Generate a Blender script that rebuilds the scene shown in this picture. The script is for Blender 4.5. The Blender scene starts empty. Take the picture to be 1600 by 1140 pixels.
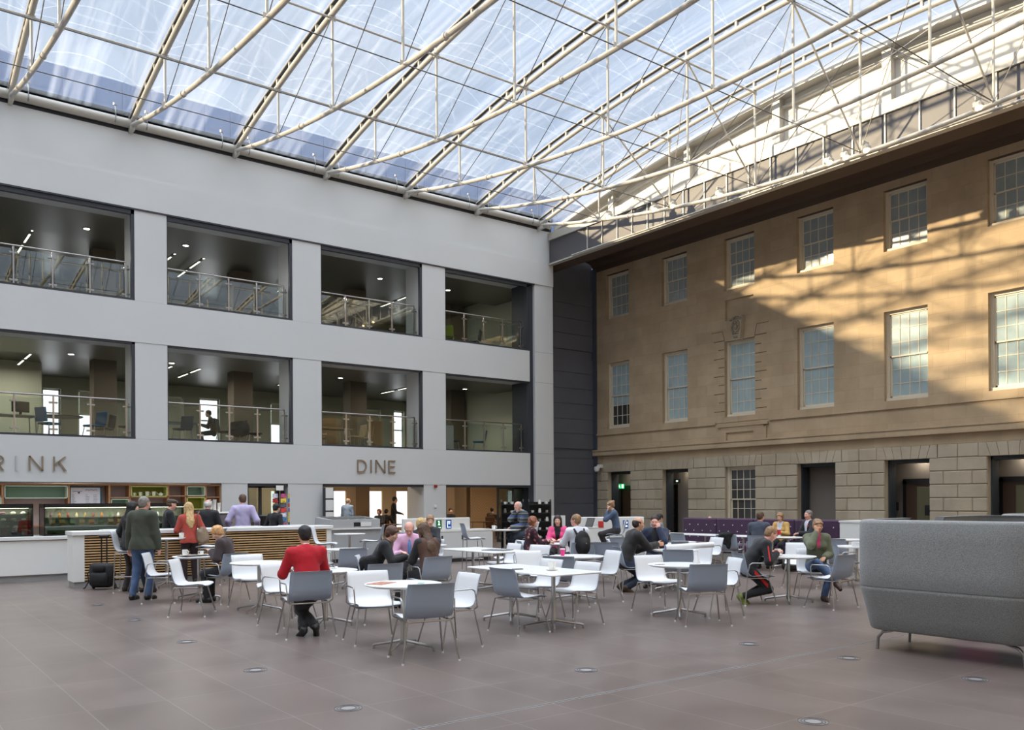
import bpy, math, random
import numpy as np
from mathutils import Vector, Matrix
random.seed(7)
S = bpy.context.scene
COL = S.collection
PI = math.pi

# ---------------------------------------------------------------- camera, sky, sun, exposure
CAM_H = 1.66
cam_d = bpy.data.cameras.new('camera'); cam = bpy.data.objects.new('camera', cam_d); COL.objects.link(cam)
cam_d.sensor_width = 36.0; cam_d.lens = 1350/1600*36.0
cam_d.shift_y = (780.8-570)/1600
cam_d.clip_start = 0.05; cam_d.clip_end = 500
cam.matrix_world = (Matrix.Translation((0, 0, CAM_H)) @ Matrix.Rotation(math.radians(52.62-90), 4, 'Z')
                    @ Matrix.Rotation(math.radians(90), 4, 'X') @ Matrix.Rotation(-0.006, 4, 'Z'))
S.camera = cam
S.view_settings.view_transform = 'Standard'; S.view_settings.look = 'None'
S.view_settings.gamma = 1.0; S.view_settings.use_curve_mapping = False
S.view_settings.exposure = 0.0

W = bpy.data.worlds.new('sky'); S.world = W; W.use_nodes = True
nt = W.node_tree; nt.nodes.clear()
def N(t, ty, **k):
    n = t.nodes.new(ty)
    for a, v in k.items(): setattr(n, a, v)
    return n
wo = N(nt, 'ShaderNodeOutputWorld'); bg = N(nt, 'ShaderNodeBackground')
tc = N(nt, 'ShaderNodeTexCoord'); sep = N(nt, 'ShaderNodeSeparateXYZ')
nt.links.new(tc.outputs['Generated'], sep.inputs[0])
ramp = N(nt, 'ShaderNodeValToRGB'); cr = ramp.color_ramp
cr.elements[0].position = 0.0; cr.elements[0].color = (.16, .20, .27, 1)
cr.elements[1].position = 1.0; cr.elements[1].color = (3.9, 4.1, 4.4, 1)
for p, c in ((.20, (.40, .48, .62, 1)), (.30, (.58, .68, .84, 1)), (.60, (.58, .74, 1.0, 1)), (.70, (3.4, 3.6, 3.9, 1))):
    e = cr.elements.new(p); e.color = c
nz = N(nt, 'ShaderNodeTexNoise'); nz.inputs['Scale'].default_value = 2.6; nz.inputs['Detail'].default_value = 5
mp = N(nt, 'ShaderNodeMapping'); mp.inputs['Scale'].default_value = (1, 1, 2.2)
nt.links.new(tc.outputs['Generated'], mp.inputs[0]); nt.links.new(mp.outputs[0], nz.inputs['Vector'])
ad = N(nt, 'ShaderNodeMath', operation='MULTIPLY_ADD'); ad.inputs[1].default_value = .05; 
nt.links.new(nz.outputs['Fac'], ad.inputs[0]); nt.links.new(sep.outputs['Z'], ad.inputs[2])
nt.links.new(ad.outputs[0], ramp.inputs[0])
cl = N(nt, 'ShaderNodeMapRange'); cl.inputs[1].default_value = .42; cl.inputs[2].default_value = .75
cl.inputs[3].default_value = 0; cl.inputs[4].default_value = .75
nt.links.new(nz.outputs['Fac'], cl.inputs[0])
up = N(nt, 'ShaderNodeMapRange'); up.inputs[1].default_value = .25; up.inputs[2].default_value = .42; up.clamp = True
hi = N(nt, 'ShaderNodeMapRange'); hi.inputs[1].default_value = .58; hi.inputs[2].default_value = .66; hi.inputs[3].default_value = 1; hi.inputs[4].default_value = 0; nt.links.new(sep.outputs['Z'], hi.inputs[0])
mh = N(nt, 'ShaderNodeMath', operation='MULTIPLY')
nt.links.new(sep.outputs['Z'], up.inputs[0])
mu = N(nt, 'ShaderNodeMath', operation='MULTIPLY'); nt.links.new(up.outputs[0], mh.inputs[0]); nt.links.new(hi.outputs[0], mh.inputs[1]); nt.links.new(cl.outputs[0], mu.inputs[0]); nt.links.new(mh.outputs[0], mu.inputs[1])
mxw = N(nt, 'ShaderNodeMix', data_type='RGBA'); nt.links.new(mu.outputs[0], mxw.inputs[0])
nt.links.new(ramp.outputs[0], mxw.inputs[6]); mxw.inputs[7].default_value = (.92, .97, 1.05, 1)
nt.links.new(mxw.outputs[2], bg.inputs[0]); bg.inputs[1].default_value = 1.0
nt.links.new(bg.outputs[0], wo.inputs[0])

sun_d = bpy.data.lights.new('sun', 'SUN'); sun = bpy.data.objects.new('sun', sun_d); COL.objects.link(sun)
sun_d.energy = 12.0; sun_d.color = (1.0, .78, .49); sun_d.angle = math.radians(1.1)
sun.rotation_euler = Vector((1, -.60, -.338)).to_track_quat('-Z', 'Y').to_euler()
sun.location = (-30, 40, 30)

# ---------------------------------------------------------------- helpers
def tag(o, label=None, cat=None, group=None, kind=None):
    if label: o['label'] = label
    if cat: o['category'] = cat
    if group: o['group'] = group
    if kind: o['kind'] = kind
    return o
def thing(name, label, cat, loc=(0, 0, 0), rz=0, group=None):
    o = bpy.data.objects.new(name, None); COL.objects.link(o); o.empty_display_size = .1
    o.location = loc; o.rotation_euler = (0, 0, rz)
    return tag(o, label, cat, group)
KIDS = {}
def link(o, parent=None):
    COL.objects.link(o)
    if parent is not None:
        o.parent = parent; KIDS.setdefault(parent.name, []).append(o)
    return o
def copy_tree(o, parent=None):
    c = o.copy(); link(c, parent)
    for ch in KIDS.get(o.name, []): copy_tree(ch, c)
    return c
class MB:
    def __init__(s): s.v = []; s.f = []; s.m = []; s.cur = 0; s.M = None
    def add(s, vs, fs):
        b = len(s.v)
        if s.M is not None: vs = [tuple(s.M @ Vector(p)) for p in vs]
        s.v += [tuple(p) for p in vs]
        for f in fs: s.f.append(tuple(b+i for i in f)); s.m.append(s.cur)
        return s
    def box(s, x0, x1, y0, y1, z0, z1):
        if x0 > x1: x0, x1 = x1, x0
        if y0 > y1: y0, y1 = y1, y0
        if z0 > z1: z0, z1 = z1, z0
        return s.add([(x0,y0,z0),(x1,y0,z0),(x1,y1,z0),(x0,y1,z0),(x0,y0,z1),(x1,y0,z1),(x1,y1,z1),(x0,y1,z1)],
              [(0,3,2,1),(4,5,6,7),(0,1,5,4),(1,2,6,5),(2,3,7,6),(3,0,4,7)])
    def cbox(s, c, sx, sy, sz): return s.box(c[0]-sx/2, c[0]+sx/2, c[1]-sy/2, c[1]+sy/2, c[2]-sz/2, c[2]+sz/2)
    def rbox(s, x0, x1, y0, y1, z0, z1, b):
        'box with chamfered edges'
        xs = (x0, x0+b, x1-b, x1); ys = (y0, y0+b, y1-b, y1); zs = (z0, z0+b, z1-b, z1)
        vs = []; idx = {}
        def V(i, j, k):
            e = [(q in (0, 3)) for q in (i, j, k)]
            if sum(e) != 1: return None
            if (i,j,k) not in idx: idx[(i,j,k)] = len(vs); vs.append((xs[i], ys[j], zs[k]))
            return idx[(i,j,k)]
        fs = []
        for a in (0, 3):
            r = [V(a,1,1), V(a,2,1), V(a,2,2), V(a,1,2)]; fs.append(r if a else r[::-1])
            r = [V(1,a,1), V(1,a,2), V(2,a,2), V(2,a,1)]; fs.append(r if a else r[::-1])
            r = [V(1,1,a), V(2,1,a), V(2,2,a), V(1,2,a)]; fs.append(r if a else r[::-1])
        for a in (0, 3):
            for c in (0, 3):
                ia = 1 if a == 0 else 2; ic = 1 if c == 0 else 2
                fl = (a == c)
                r = [V(a,ic,1), V(a,ic,2), V(ia,c,2), V(ia,c,1)]; fs.append(r[::-1] if fl else r)
                r = [V(1,a,ic), V(2,a,ic), V(2,ia,c), V(1,ia,c)]; fs.append(r[::-1] if fl else r)
                r = [V(ic,1,a), V(ic,2,a), V(c,2,ia), V(c,1,ia)]; fs.append(r[::-1] if fl else r)
                for d in (0, 3):
                    idd = 1 if d == 0 else 2
                    r = [V(a,ic,idd), V(ia,c,idd), V(ia,ic,d)]; fs.append(r)
        return s.add(vs, fs)
    def tube(s, pts, r, n=8, cap=True, r2=None):
        pts = [Vector(p) for p in pts]; m = len(pts)
        rings = []; prev = None
        for i, p in enumerate(pts):
            if i == 0: t = pts[1]-p
            elif i == m-1: t = p-pts[i-1]
            else: t = (p-pts[i-1]).normalized()+(pts[i+1]-p).normalized()
            t.normalize()
            if prev is None:
                a = Vector((0, 0, 1)) if abs(t.z) < .9 else Vector((1, 0, 0))
                u = t.cross(a).normalized()
            else:
                u = (prev-t*prev.dot(t)).normalized()
            prev = u; w = t.cross(u)
            rr = r if r2 is None else r+(r2-r)*i/(m-1)
            sc = 1.0
            if 0 < i < m-1:
                c = (pts[i]-pts[i-1]).normalized().dot(t); sc = 1/max(c, .5)
            rings.append([p+(u*math.cos(2*PI*k/n)+w*math.sin(2*PI*k/n))*rr*(sc if False else 1) for k in range(n)])
        vs = [q for rg in rings for q in rg]; fs = []
        for i in range(m-1):
            for k in range(n):
                k2 = (k+1) % n
                fs.append((i*n+k, i*n+k2, (i+1)*n+k2, (i+1)*n+k))
        if cap:
            fs.append(tuple(range(n))[::-1]); fs.append(tuple((m-1)*n+k for k in range(n)))
        return s.add(vs, fs)
    def lathe(s, prof, c=(0, 0, 0), n=24, close=True):
        'prof: (radius, z) from bottom to top'
        vs = []; fs = []
        for (r, z) in prof:
            for k in range(n): vs.append((c[0]+r*math.cos(2*PI*k/n), c[1]+r*math.sin(2*PI*k/n), c[2]+z))
        for i in range(len(prof)-1):
            for k in range(n):
                k2 = (k+1) % n
                fs.append((i*n+k, i*n+k2, (i+1)*n+k2, (i+1)*n+k))
        if close:
            fs.append(tuple(range(n))[::-1]); fs.append(tuple((len(prof)-1)*n+k for k in range(n)))
        return s.add(vs, fs)
    def prism(s, poly, ax, a, b):
        'poly of 2D points extruded along axis ax from a to b'
        n = len(poly)
        def P(p, t): return {0: (t, p[0], p[1]), 1: (p[0], t, p[1]), 2: (p[0], p[1], t)}[ax]
        vs = [P(p, a) for p in poly]+[P(p, b) for p in poly]
        fs = [tuple(range(n))[::-1], tuple(range(n, 2*n))]
        for i in range(n):
            j = (i+1) % n; fs.append((i, j, n+j, n+i))
        return s.add(vs, fs)
    def sphere(s, c, r, n=12, m=8, sq=(1, 1, 1)):
        vs = []; fs = []
        for i in range(m+1):
            a = PI*i/m
            for k in range(n):
                b = 2*PI*k/n
                vs.append((c[0]+r*sq[0]*math.sin(a)*math.cos(b), c[1]+r*sq[1]*math.sin(a)*math.sin(b), c[2]-r*sq[2]*math.cos(a)))
        for i in range(m):
            for k in range(n):
                k2 = (k+1) % n
                fs.append((i*n+k, i*n+k2, (i+1)*n+k2, (i+1)*n+k))
        return s.add(vs, fs)
    def build(s, name, mats, parent=None, smooth=False, fix=True, label=None):
        me = bpy.data.meshes.new(name); me.from_pydata(s.v, [], s.f)
        if not isinstance(mats, (list, tuple)): mats = [mats]
        for q in mats: me.materials.append(q)
        if len(mats) > 1: me.polygons.foreach_set('material_index', s.m)
        if fix:
            import bmesh
            bm = bmesh.new(); bm.from_mesh(me); bmesh.ops.remove_doubles(bm, verts=bm.verts, dist=1e-5)
            bmesh.ops.recalc_face_normals(bm, faces=bm.faces); bm.to_mesh(me); bm.free()
        if smooth:
            me.polygons.foreach_set('use_smooth', [True]*len(me.polygons))
            if smooth != 'all': me.set_sharp_from_angle(angle=math.radians(smooth if smooth is not True else 40))
        me.update()
        o = bpy.data.objects.new(name, me); link(o, parent)
        if label: o['label'] = label
        return o
def struct(o): o['kind'] = 'structure'; return o
def boxo(name, mat, a, b, parent=None, label=None, bev=0):
    m = MB()
    x0, x1 = sorted((a[0], b[0])); y0, y1 = sorted((a[1], b[1])); z0, z1 = sorted((a[2], b[2]))
    if bev: m.rbox(x0, x1, y0, y1, z0, z1, bev)
    else: m.box(x0, x1, y0, y1, z0, z1)
    return m.build(name, mat, parent, label=label)

# ---------------------------------------------------------------- materials
MATS = {}
def lin(c):
    'sRGB 0-255 to linear'
    return tuple(((x/255)/12.92 if x/255 <= .04045 else ((x/255+.055)/1.055)**2.4) for x in c)
def mat(name, rgb, rough=.5, metal=0, var=0, vscale=4, bump=0, bscale=40, emit=None, es=1, spec=.5, sheen=0, coat=0, vcol=None):
    if name in MATS: return MATS[name]
    m = bpy.data.materials.new(name); m.use_nodes = True; t = m.node_tree; b = t.nodes['Principled BSDF']
    c = lin(rgb)+(1,)
    b.inputs['Base Color'].default_value = c; b.inputs['Roughness'].default_value = rough
    b.inputs['Metallic'].default_value = metal; b.inputs['Specular IOR Level'].default_value = spec
    if sheen: b.inputs['Sheen Weight'].default_value = sheen
    if coat: b.inputs['Coat Weight'].default_value = coat
    if var or bump:
        tc = N(t, 'ShaderNodeTexCoord')
    if var:
        n = N(t, 'ShaderNodeTexNoise'); n.inputs['Scale'].default_value = vscale; n.inputs['Detail'].default_value = 4
        t.links.new(tc.outputs['Object'], n.inputs['Vector'])
        mx = N(t, 'ShaderNodeMix', data_type='RGBA')
        d = tuple(max(0, x*(1-var)) for x in c[:3])+(1,) if vcol is None else lin(vcol)+(1,)
        u = tuple(min(1, x*(1+var)) for x in c[:3])+(1,)
        mx.inputs[6].default_value = d; mx.inputs[7].default_value = u
        mr = N(t, 'ShaderNodeMapRange'); mr.inputs[1].default_value = .3; mr.inputs[2].default_value = .7
        t.links.new(n.outputs['Fac'], mr.inputs[0]); t.links.new(mr.outputs[0], mx.inputs[0])
        t.links.new(mx.outputs[2], b.inputs['Base Color'])
    if bump:
        n2 = N(t, 'ShaderNodeTexNoise'); n2.inputs['Scale'].default_value = bscale; n2.inputs['Detail'].default_value = 3
        t.links.new(tc.outputs['Object'], n2.inputs['Vector'])
        bp = N(t, 'ShaderNodeBump'); bp.inputs['Strength'].default_value = bump; bp.inputs['Distance'].default_value = .02
        t.links.new(n2.outputs['Fac'], bp.inputs['Height']); t.links.new(bp.outputs[0], b.inputs['Normal'])
    if emit:
        b.inputs['Emission Color'].default_value = lin(emit)+(1,); b.inputs['Emission Strength'].default_value = es
    MATS[name] = m
    return m
def glassy(name, tint=(235, 245, 240), refl=.12, rough=.02, haze=0, ior=1.5, hazecol=(255, 255, 255)):
    'thin sheet: see-through with a Fresnel reflection'
    if name in MATS: return MATS[name]
    m = bpy.data.materials.new(name); m.use_nodes = True; t = m.node_tree; t.nodes.clear()
    o = N(t, 'ShaderNodeOutputMaterial'); tr = N(t, 'ShaderNodeBsdfTransparent'); gl = N(t, 'ShaderNodeBsdfGlossy')
    tr.inputs[0].default_value = lin(tint)+(1,); gl.inputs['Roughness'].default_value = rough
    fr = N(t, 'ShaderNodeFresnel'); fr.inputs['IOR'].default_value = ior
    ml = N(t, 'ShaderNodeMath', operation='MULTIPLY_ADD', use_clamp=True); ml.inputs[1].default_value = 1.0; ml.inputs[2].default_value = refl
    t.links.new(fr.outputs[0], ml.inputs[0])
    mx = N(t, 'ShaderNodeMixShader'); t.links.new(ml.outputs[0], mx.inputs[0])
    t.links.new(tr.outputs[0], mx.inputs[1]); t.links.new(gl.outputs[0], mx.inputs[2])
    out = mx.outputs[0]
    if haze:
        df = N(t, 'ShaderNodeBsdfTranslucent'); df.inputs[0].default_value = lin(hazecol)+(1,)
        m2 = N(t, 'ShaderNodeMixShader'); m2.inputs[0].default_value = haze
        t.links.new(out, m2.inputs[1]); t.links.new(df.outputs[0], m2.inputs[2]); out = m2.outputs[0]
    t.links.new(out, o.inputs[0]); MATS[name] = m
    return m
WHITE = mat('white_panel', (206, 208, 208), .55, var=.015, vscale=.6)
WHITE2 = mat('white_paint', (226, 226, 222), .5)
STEELW = mat('white_steel', (186, 182, 173), .38)
CHROME = mat('brushed_steel', (176, 174, 172), .28, metal=1)
SATIN = mat('satin_steel', (150, 150, 150), .4, metal=1)
DARK = mat('dark_metal', (52, 56, 64), .45)
DARK2 = mat('charcoal_cladding', (98, 101, 110), .5, var=.05, vscale=1.2)
DARK3 = mat('slate_cladding', (72, 78, 90), .5)
BLACK = mat('black_plastic', (18, 18, 20), .4)
PLAST = mat('white_plastic', (222, 223, 225), .35)
PLASTG = mat('grey_plastic', (156, 168, 184), .4)
LAM = mat('white_laminate', (228, 228, 226), .3)
WOOD = mat('oak_slat', (204, 168, 120), .5, var=.18, vscale=8)
CERAM = mat('ceramic', (236, 234, 228), .15)
# ---------------------------------------------------------------- material: floor tiles, stone, film
def tile_mat():
    m = bpy.data.materials.new('floor_tile'); m.use_nodes = True; t = m.node_tree; b = t.nodes['Principled BSDF']
    tc = N(t, 'ShaderNodeTexCoord'); mp = N(t, 'ShaderNodeMapping'); mp.inputs['Location'].default_value = (.21, .35, 0)
    mp.inputs['Rotation'].default_value = (0, 0, PI/2)
    t.links.new(tc.outputs['Object'], mp.inputs[0])
    br = N(t, 'ShaderNodeTexBrick'); br.offset = 0; br.squash = 1
    br.inputs['Scale'].default_value = 1; br.inputs['Brick Width'].default_value = .61*2; br.inputs['Row Height'].default_value = .61
    br.inputs['Mortar Size'].default_value = .004; br.inputs['Mortar Smooth'].default_value = .2; br.inputs['Bias'].default_value = 0
    br.inputs['Color1'].default_value = lin((113, 101, 96))+(1,); br.inputs['Color2'].default_value = lin((107, 95, 90))+(1,)
    br.inputs['Mortar'].default_value = lin((138, 130, 125))+(1,)
    t.links.new(mp.outputs[0], br.inputs['Vector'])
    n = N(t, 'ShaderNodeTexNoise'); n.inputs['Scale'].default_value = 1.3; n.inputs['Detail'].default_value = 6
    t.links.new(tc.outputs['Object'], n.inputs['Vector'])
    mr = N(t, 'ShaderNodeMapRange'); mr.inputs[1].default_value = .3; mr.inputs[2].default_value = .7; mr.inputs[3].default_value = .9; mr.inputs[4].default_value = 1.08
    t.links.new(n.outputs['Fac'], mr.inputs[0])
    mx = N(t, 'ShaderNodeMix', data_type='RGBA', blend_type='MULTIPLY'); mx.inputs[0].default_value = 1
    t.links.new(br.outputs['Color'], mx.inputs[6]); t.links.new(mr.outputs[0], mx.inputs[7])
    t.links.new(mx.outputs[2], b.inputs['Base Color'])
    b.inputs['Roughness'].default_value = .36; b.inputs['Specular IOR Level'].default_value = .45
    r2 = N(t, 'ShaderNodeMapRange'); r2.inputs[3].default_value = .24; r2.inputs[4].default_value = .42
    t.links.new(n.outputs['Fac'], r2.inputs[0]); t.links.new(r2.outputs[0], b.inputs['Roughness'])
    return m
def stone_mat(name, c1, c2, mort, bw=.95, rh=.395, ms=.004, offs=(0, 0, 0)):
    m = bpy.data.materials.new(name); m.use_nodes = True; t = m.node_tree; b = t.nodes['Principled BSDF']
    tc = N(t, 'ShaderNodeTexCoord'); sp = N(t, 'ShaderNodeSeparateXYZ'); cb = N(t, 'ShaderNodeCombineXYZ')
    t.links.new(tc.outputs['Object'], sp.inputs[0]); t.links.new(sp.outputs['Y'], cb.inputs[0]); t.links.new(sp.outputs['Z'], cb.inputs[1])
    mp = N(t, 'ShaderNodeMapping'); mp.inputs['Location'].default_value = offs; t.links.new(cb.outputs[0], mp.inputs[0])
    br = N(t, 'ShaderNodeTexBrick'); br.offset = .5
    br.inputs['Scale'].default_value = 1; br.inputs['Brick Width'].default_value = bw; br.inputs['Row Height'].default_value = rh
    br.inputs['Mortar Size'].default_value = ms; br.inputs['Mortar Smooth'].default_value = .3; br.inputs['Bias'].default_value = -.1
    br.inputs['Color1'].default_value = lin(c1)+(1,); br.inputs['Color2'].default_value = lin(c2)+(1,); br.inputs['Mortar'].default_value = lin(mort)+(1,)
    t.links.new(mp.outputs[0], br.inputs['Vector'])
    n = N(t, 'ShaderNodeTexNoise'); n.inputs['Scale'].default_value = .9; n.inputs['Detail'].default_value = 9; n.inputs['Roughness'].default_value = .62
    t.links.new(tc.outputs['Object'], n.inputs['Vector'])
    mr = N(t, 'ShaderNodeMapRange'); mr.inputs[1].default_value = .3; mr.inputs[2].default_value = .7; mr.inputs[3].default_value = .86; mr.inputs[4].default_value = 1.1
    t.links.new(n.outputs['Fac'], mr.inputs[0])
    mx = N(t, 'ShaderNodeMix', data_type='RGBA', blend_type='MULTIPLY'); mx.inputs[0].default_value = 1
    t.links.new(br.outputs['Color'], mx.inputs[6]); t.links.new(mr.outputs[0], mx.inputs[7])
    t.links.new(mx.outputs[2], b.inputs['Base Color'])
    n2 = N(t, 'ShaderNodeTexNoise'); n2.inputs['Scale'].default_value = 22; n2.inputs['Detail'].default_value = 5
    t.links.new(tc.outputs['Object'], n2.inputs['Vector'])
    bp = N(t, 'ShaderNodeBump'); bp.inputs['Strength'].default_value = .25; bp.inputs['Distance'].default_value = .02
    t.links.new(n2.outputs['Fac'], bp.inputs['Height']); t.links.new(bp.outputs[0], b.inputs['Normal'])
    b.inputs['Roughness'].default_value = .85; b.inputs['Specular IOR Level'].default_value = .2
    return m
def film_mat():
    'clear foil roof cushion with fine seams, streaks and a slight milky scatter'
    m = bpy.data.materials.new('foil_cushion'); m.use_nodes = True; t = m.node_tree; t.nodes.clear()
    o = N(t, 'ShaderNodeOutputMaterial'); tr = N(t, 'ShaderNodeBsdfTransparent'); tr.inputs[0].default_value = (.93, .95, .97, 1)
    gl = N(t, 'ShaderNodeBsdfGlossy'); gl.inputs['Roughness'].default_value = .06
    df = N(t, 'ShaderNodeBsdfTranslucent'); df.inputs[0].default_value = (.95, .97, 1, 1)
    fr = N(t, 'ShaderNodeFresnel'); fr.inputs['IOR'].default_value = 1.35
    fm = N(t, 'ShaderNodeMath', operation='MULTIPLY'); fm.inputs[1].default_value = .12; t.links.new(fr.outputs[0], fm.inputs[0])
    a = N(t, 'ShaderNodeMixShader'); t.links.new(fm.outputs[0], a.inputs[0]); t.links.new(tr.outputs[0], a.inputs[1]); t.links.new(gl.outputs[0], a.inputs[2])
    tc = N(t, 'ShaderNodeTexCoord')
    # streaks running across each cushion
    mp = N(t, 'ShaderNodeMapping'); mp.inputs['Scale'].default_value = (3.0, .10, .3); mp.inputs['Rotation'].default_value = (0, 0, .04)
    t.links.new(tc.outputs['Object'], mp.inputs[0])
    n = N(t, 'ShaderNodeTexNoise'); n.inputs['Scale'].default_value = 1.2; n.inputs['Detail'].default_value = 5; t.links.new(mp.outputs[0], n.inputs['Vector'])
    r1 = N(t, 'ShaderNodeMapRange'); r1.inputs[1].default_value = .5; r1.inputs[2].default_value = .8; r1.inputs[3].default_value = .018; r1.inputs[4].default_value = .13
    t.links.new(n.outputs['Fac'], r1.inputs[0])
    # seams: y + bow across the bay, every 1.7 m
    sp = N(t, 'ShaderNodeSeparateXYZ'); t.links.new(tc.outputs['Object'], sp.inputs[0])
    x2 = N(t, 'ShaderNodeMath', operation='POWER'); ab = N(t, 'ShaderNodeMath', operation='ABSOLUTE'); t.links.new(sp.outputs['X'], ab.inputs[0])
    t.links.new(ab.outputs[0], x2.inputs[0]); x2.inputs[1].default_value = 2
    sm = N(t, 'ShaderNodeMath', operation='MULTIPLY_ADD'); t.links.new(x2.outputs[0], sm.inputs[0]); sm.inputs[1].default_value = -.12; t.links.new(sp.outputs['Y'], sm.inputs[2])
    md = N(t, 'ShaderNodeMath', operation='PINGPONG'); t.links.new(sm.outputs[0], md.inputs[0]); md.inputs[1].default_value = .86
    lt = N(t, 'ShaderNodeMath', operation='LESS_THAN'); t.links.new(md.outputs[0], lt.inputs[0]); lt.inputs[1].default_value = .010
    s1 = N(t, 'ShaderNodeMath', operation='MULTIPLY_ADD', use_clamp=True); t.links.new(lt.outputs[0], s1.inputs[0]); s1.inputs[1].default_value = .15; t.links.new(r1.outputs[0], s1.inputs[2])
    b = N(t, 'ShaderNodeMixShader'); t.links.new(s1.outputs[0], b.inputs[0]); t.links.new(a.outputs[0], b.inputs[1]); t.links.new(df.outputs[0], b.inputs[2])
    t.links.new(b.outputs[0], o.inputs[0])
    return m
FLOOR = tile_mat()
STONE = stone_mat('ashlar_stone', (184, 164, 136), (176, 155, 127), (160, 140, 112))
STONE2 = stone_mat('rusticated_stone', (180, 169, 149), (170, 157, 136), (170, 157, 136), bw=1.3, rh=.79, ms=0)
FILM = film_mat()

# ---------------------------------------------------------------- floor
YA = 26.5; XB = 25.6
struct(boxo('floor', FLOOR, (-9, -3, -.3), (XB+6, YA+14, 0)))
mb = MB(); mb.box(-9, 25.6, 5.395, 5.402, 0, .002); mb.box(-9, 25.6, 5.425, 5.432, 0, .002)
struct(mb.build('trim_1', mat('strip_metal', (168, 164, 160), .4)))            # pair of metal strips across the floor
mb = MB(); mb.box(-9, 25.6, 5.402, 5.425, -.001, .0012); struct(mb.build('trim_2', DARK))
# recessed floor lights
mb = MB()
for r0, r1 in ((.108, .114), (.085, .091), (.062, .068)):
    mb.lathe([(r0, .0), (r0, .004), (r1, .004), (r1, 0)], n=28, close=False)
t0 = thing('floor_light', '', 'floor light')
ring = mb.build('ring', DARK, t0)
MB().lathe([(.055, 0), (.055, .003)], n=24).build('lens', mat('frosted_glass', (150, 148, 148), .3), t0)
MB().lathe([(.12, 0), (.12, .002)], n=28).build('rim', mat('light_rim', (132, 124, 120), .4), t0)
for i, (x, y, l) in enumerate(((3.15, 6.3, 'round recessed floor light, nearest one left of the front table'), (3.15, 8.3, 'round recessed floor light left of the red-jumper man'),
    (3.15, 10.5, 'round recessed floor light in front of the armless white chair'), (3.15, 12.9, 'small round floor light near the left white armchair'), (3.15, 15.2, 'farthest floor light, just before the black trolley bag'),
    (5.67, 6.25, 'round recessed floor light in front of the white table group, mid floor'), (5.67, 3.75, 'round recessed floor light beside the metal strip, closest to the bottom edge'), (8.13, 6.2, 'faint round floor light left of the grey sofa'),
    (8.13, 3.7, 'round recessed floor light in front of the grey sofa'), (8.2, 5.0, 'small recessed floor light by the metal strip near the sofa leg'))):
    o = t0 if i == 0 else copy_tree(t0)
    o.location = (x, y, 0); tag(o, l, 'floor light', 'recessed floor lights')

# ---------------------------------------------------------------- white wall on the left (plane Y = 26.5)
L1, H1, L2, H2, GF, TOP = 3.52, 6.30, 7.53, 10.17, 2.23, 12.34
OPX = [(-2.4, 1.55), (2.52, 6.54), (7.44, 11.36), (12.35, 16.26), (17.23, 21.15)]
GOX = [(-9, 9.03), (9.84, 11.17), (12.37, 16.28), (17.22, 21.15)]
D = 1.15
mb = MB()
mb.box(-9, 22.36, YA, YA+D, 11.05, TOP); mb.box(-9, 22.36, YA-.035, YA+D, H2, 11.05)
mb.box(-9, 21.15, YA-.012, YA+D, H1, L2-.03); mb.box(-9, 21.15, YA-.012, YA+D, GF, L1-.03)
def piers(ops, z0, z1, end=21.15):
    prev = -9
    for a, b in ops:
        if a > prev: mb.box(prev, a, YA, YA+D, z0, z1)
        prev = b
piers(OPX, L2-.03, H2); piers(OPX, L1-.03, H1); piers(GOX, 0, GF)
mb.box(21.42, 22.36, YA, YA+D, 0, H2)
struct(mb.build('wall_left', WHITE))
mb = MB()      # joints, dark liners of the openings and the dark column at the end
mb.box(21.15, 21.42, YA+.12, YA+D-.02, 0, H2)
struct(mb.build('trim_3', DARK))
mb = MB()
for a, b in OPX:
    for z0, z1, hh in ((L2, H2, .17), (L1, H1, .06)):
        mb.box(a, b, YA+.02, YA+.14, z1-hh, z1); mb.box(b-.09, b, YA+.02, YA+.14, z0, z1); mb.box(a, a+.03, YA+.02, YA+.14, z0, z1)
        mb.box(a, b, YA-.005, YA+.14, z0-.03, z0+.03)
for a, b in GOX[1:]: mb.box(a, b, YA+.02, YA+.14, GF-.09, GF); mb.box(a, a+.04, YA+.02, YA+.1, 0, GF)
mb.box(11.06, 11.17-.0, YA+.3, YA+.42, 0, GF)
mb.box(-9, 21.42, YA-.03, YA+.02, H2-.045, H2)
struct(mb.build('trim_4', DARK))
mb = MB()
for z in (7.5, 6.3, 3.49, 2.23):
    prev = None
    for a, b in OPX:
        if prev is not None: mb.box(prev, a, YA-.003, YA, z-.006, z+.006)
        prev = b
    mb.box(21.42, 22.36, YA-.003, YA, z-.006, z+.006)
struct(mb.build('trim_5', mat('joint_grey', (150, 152, 154), .6)))

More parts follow.
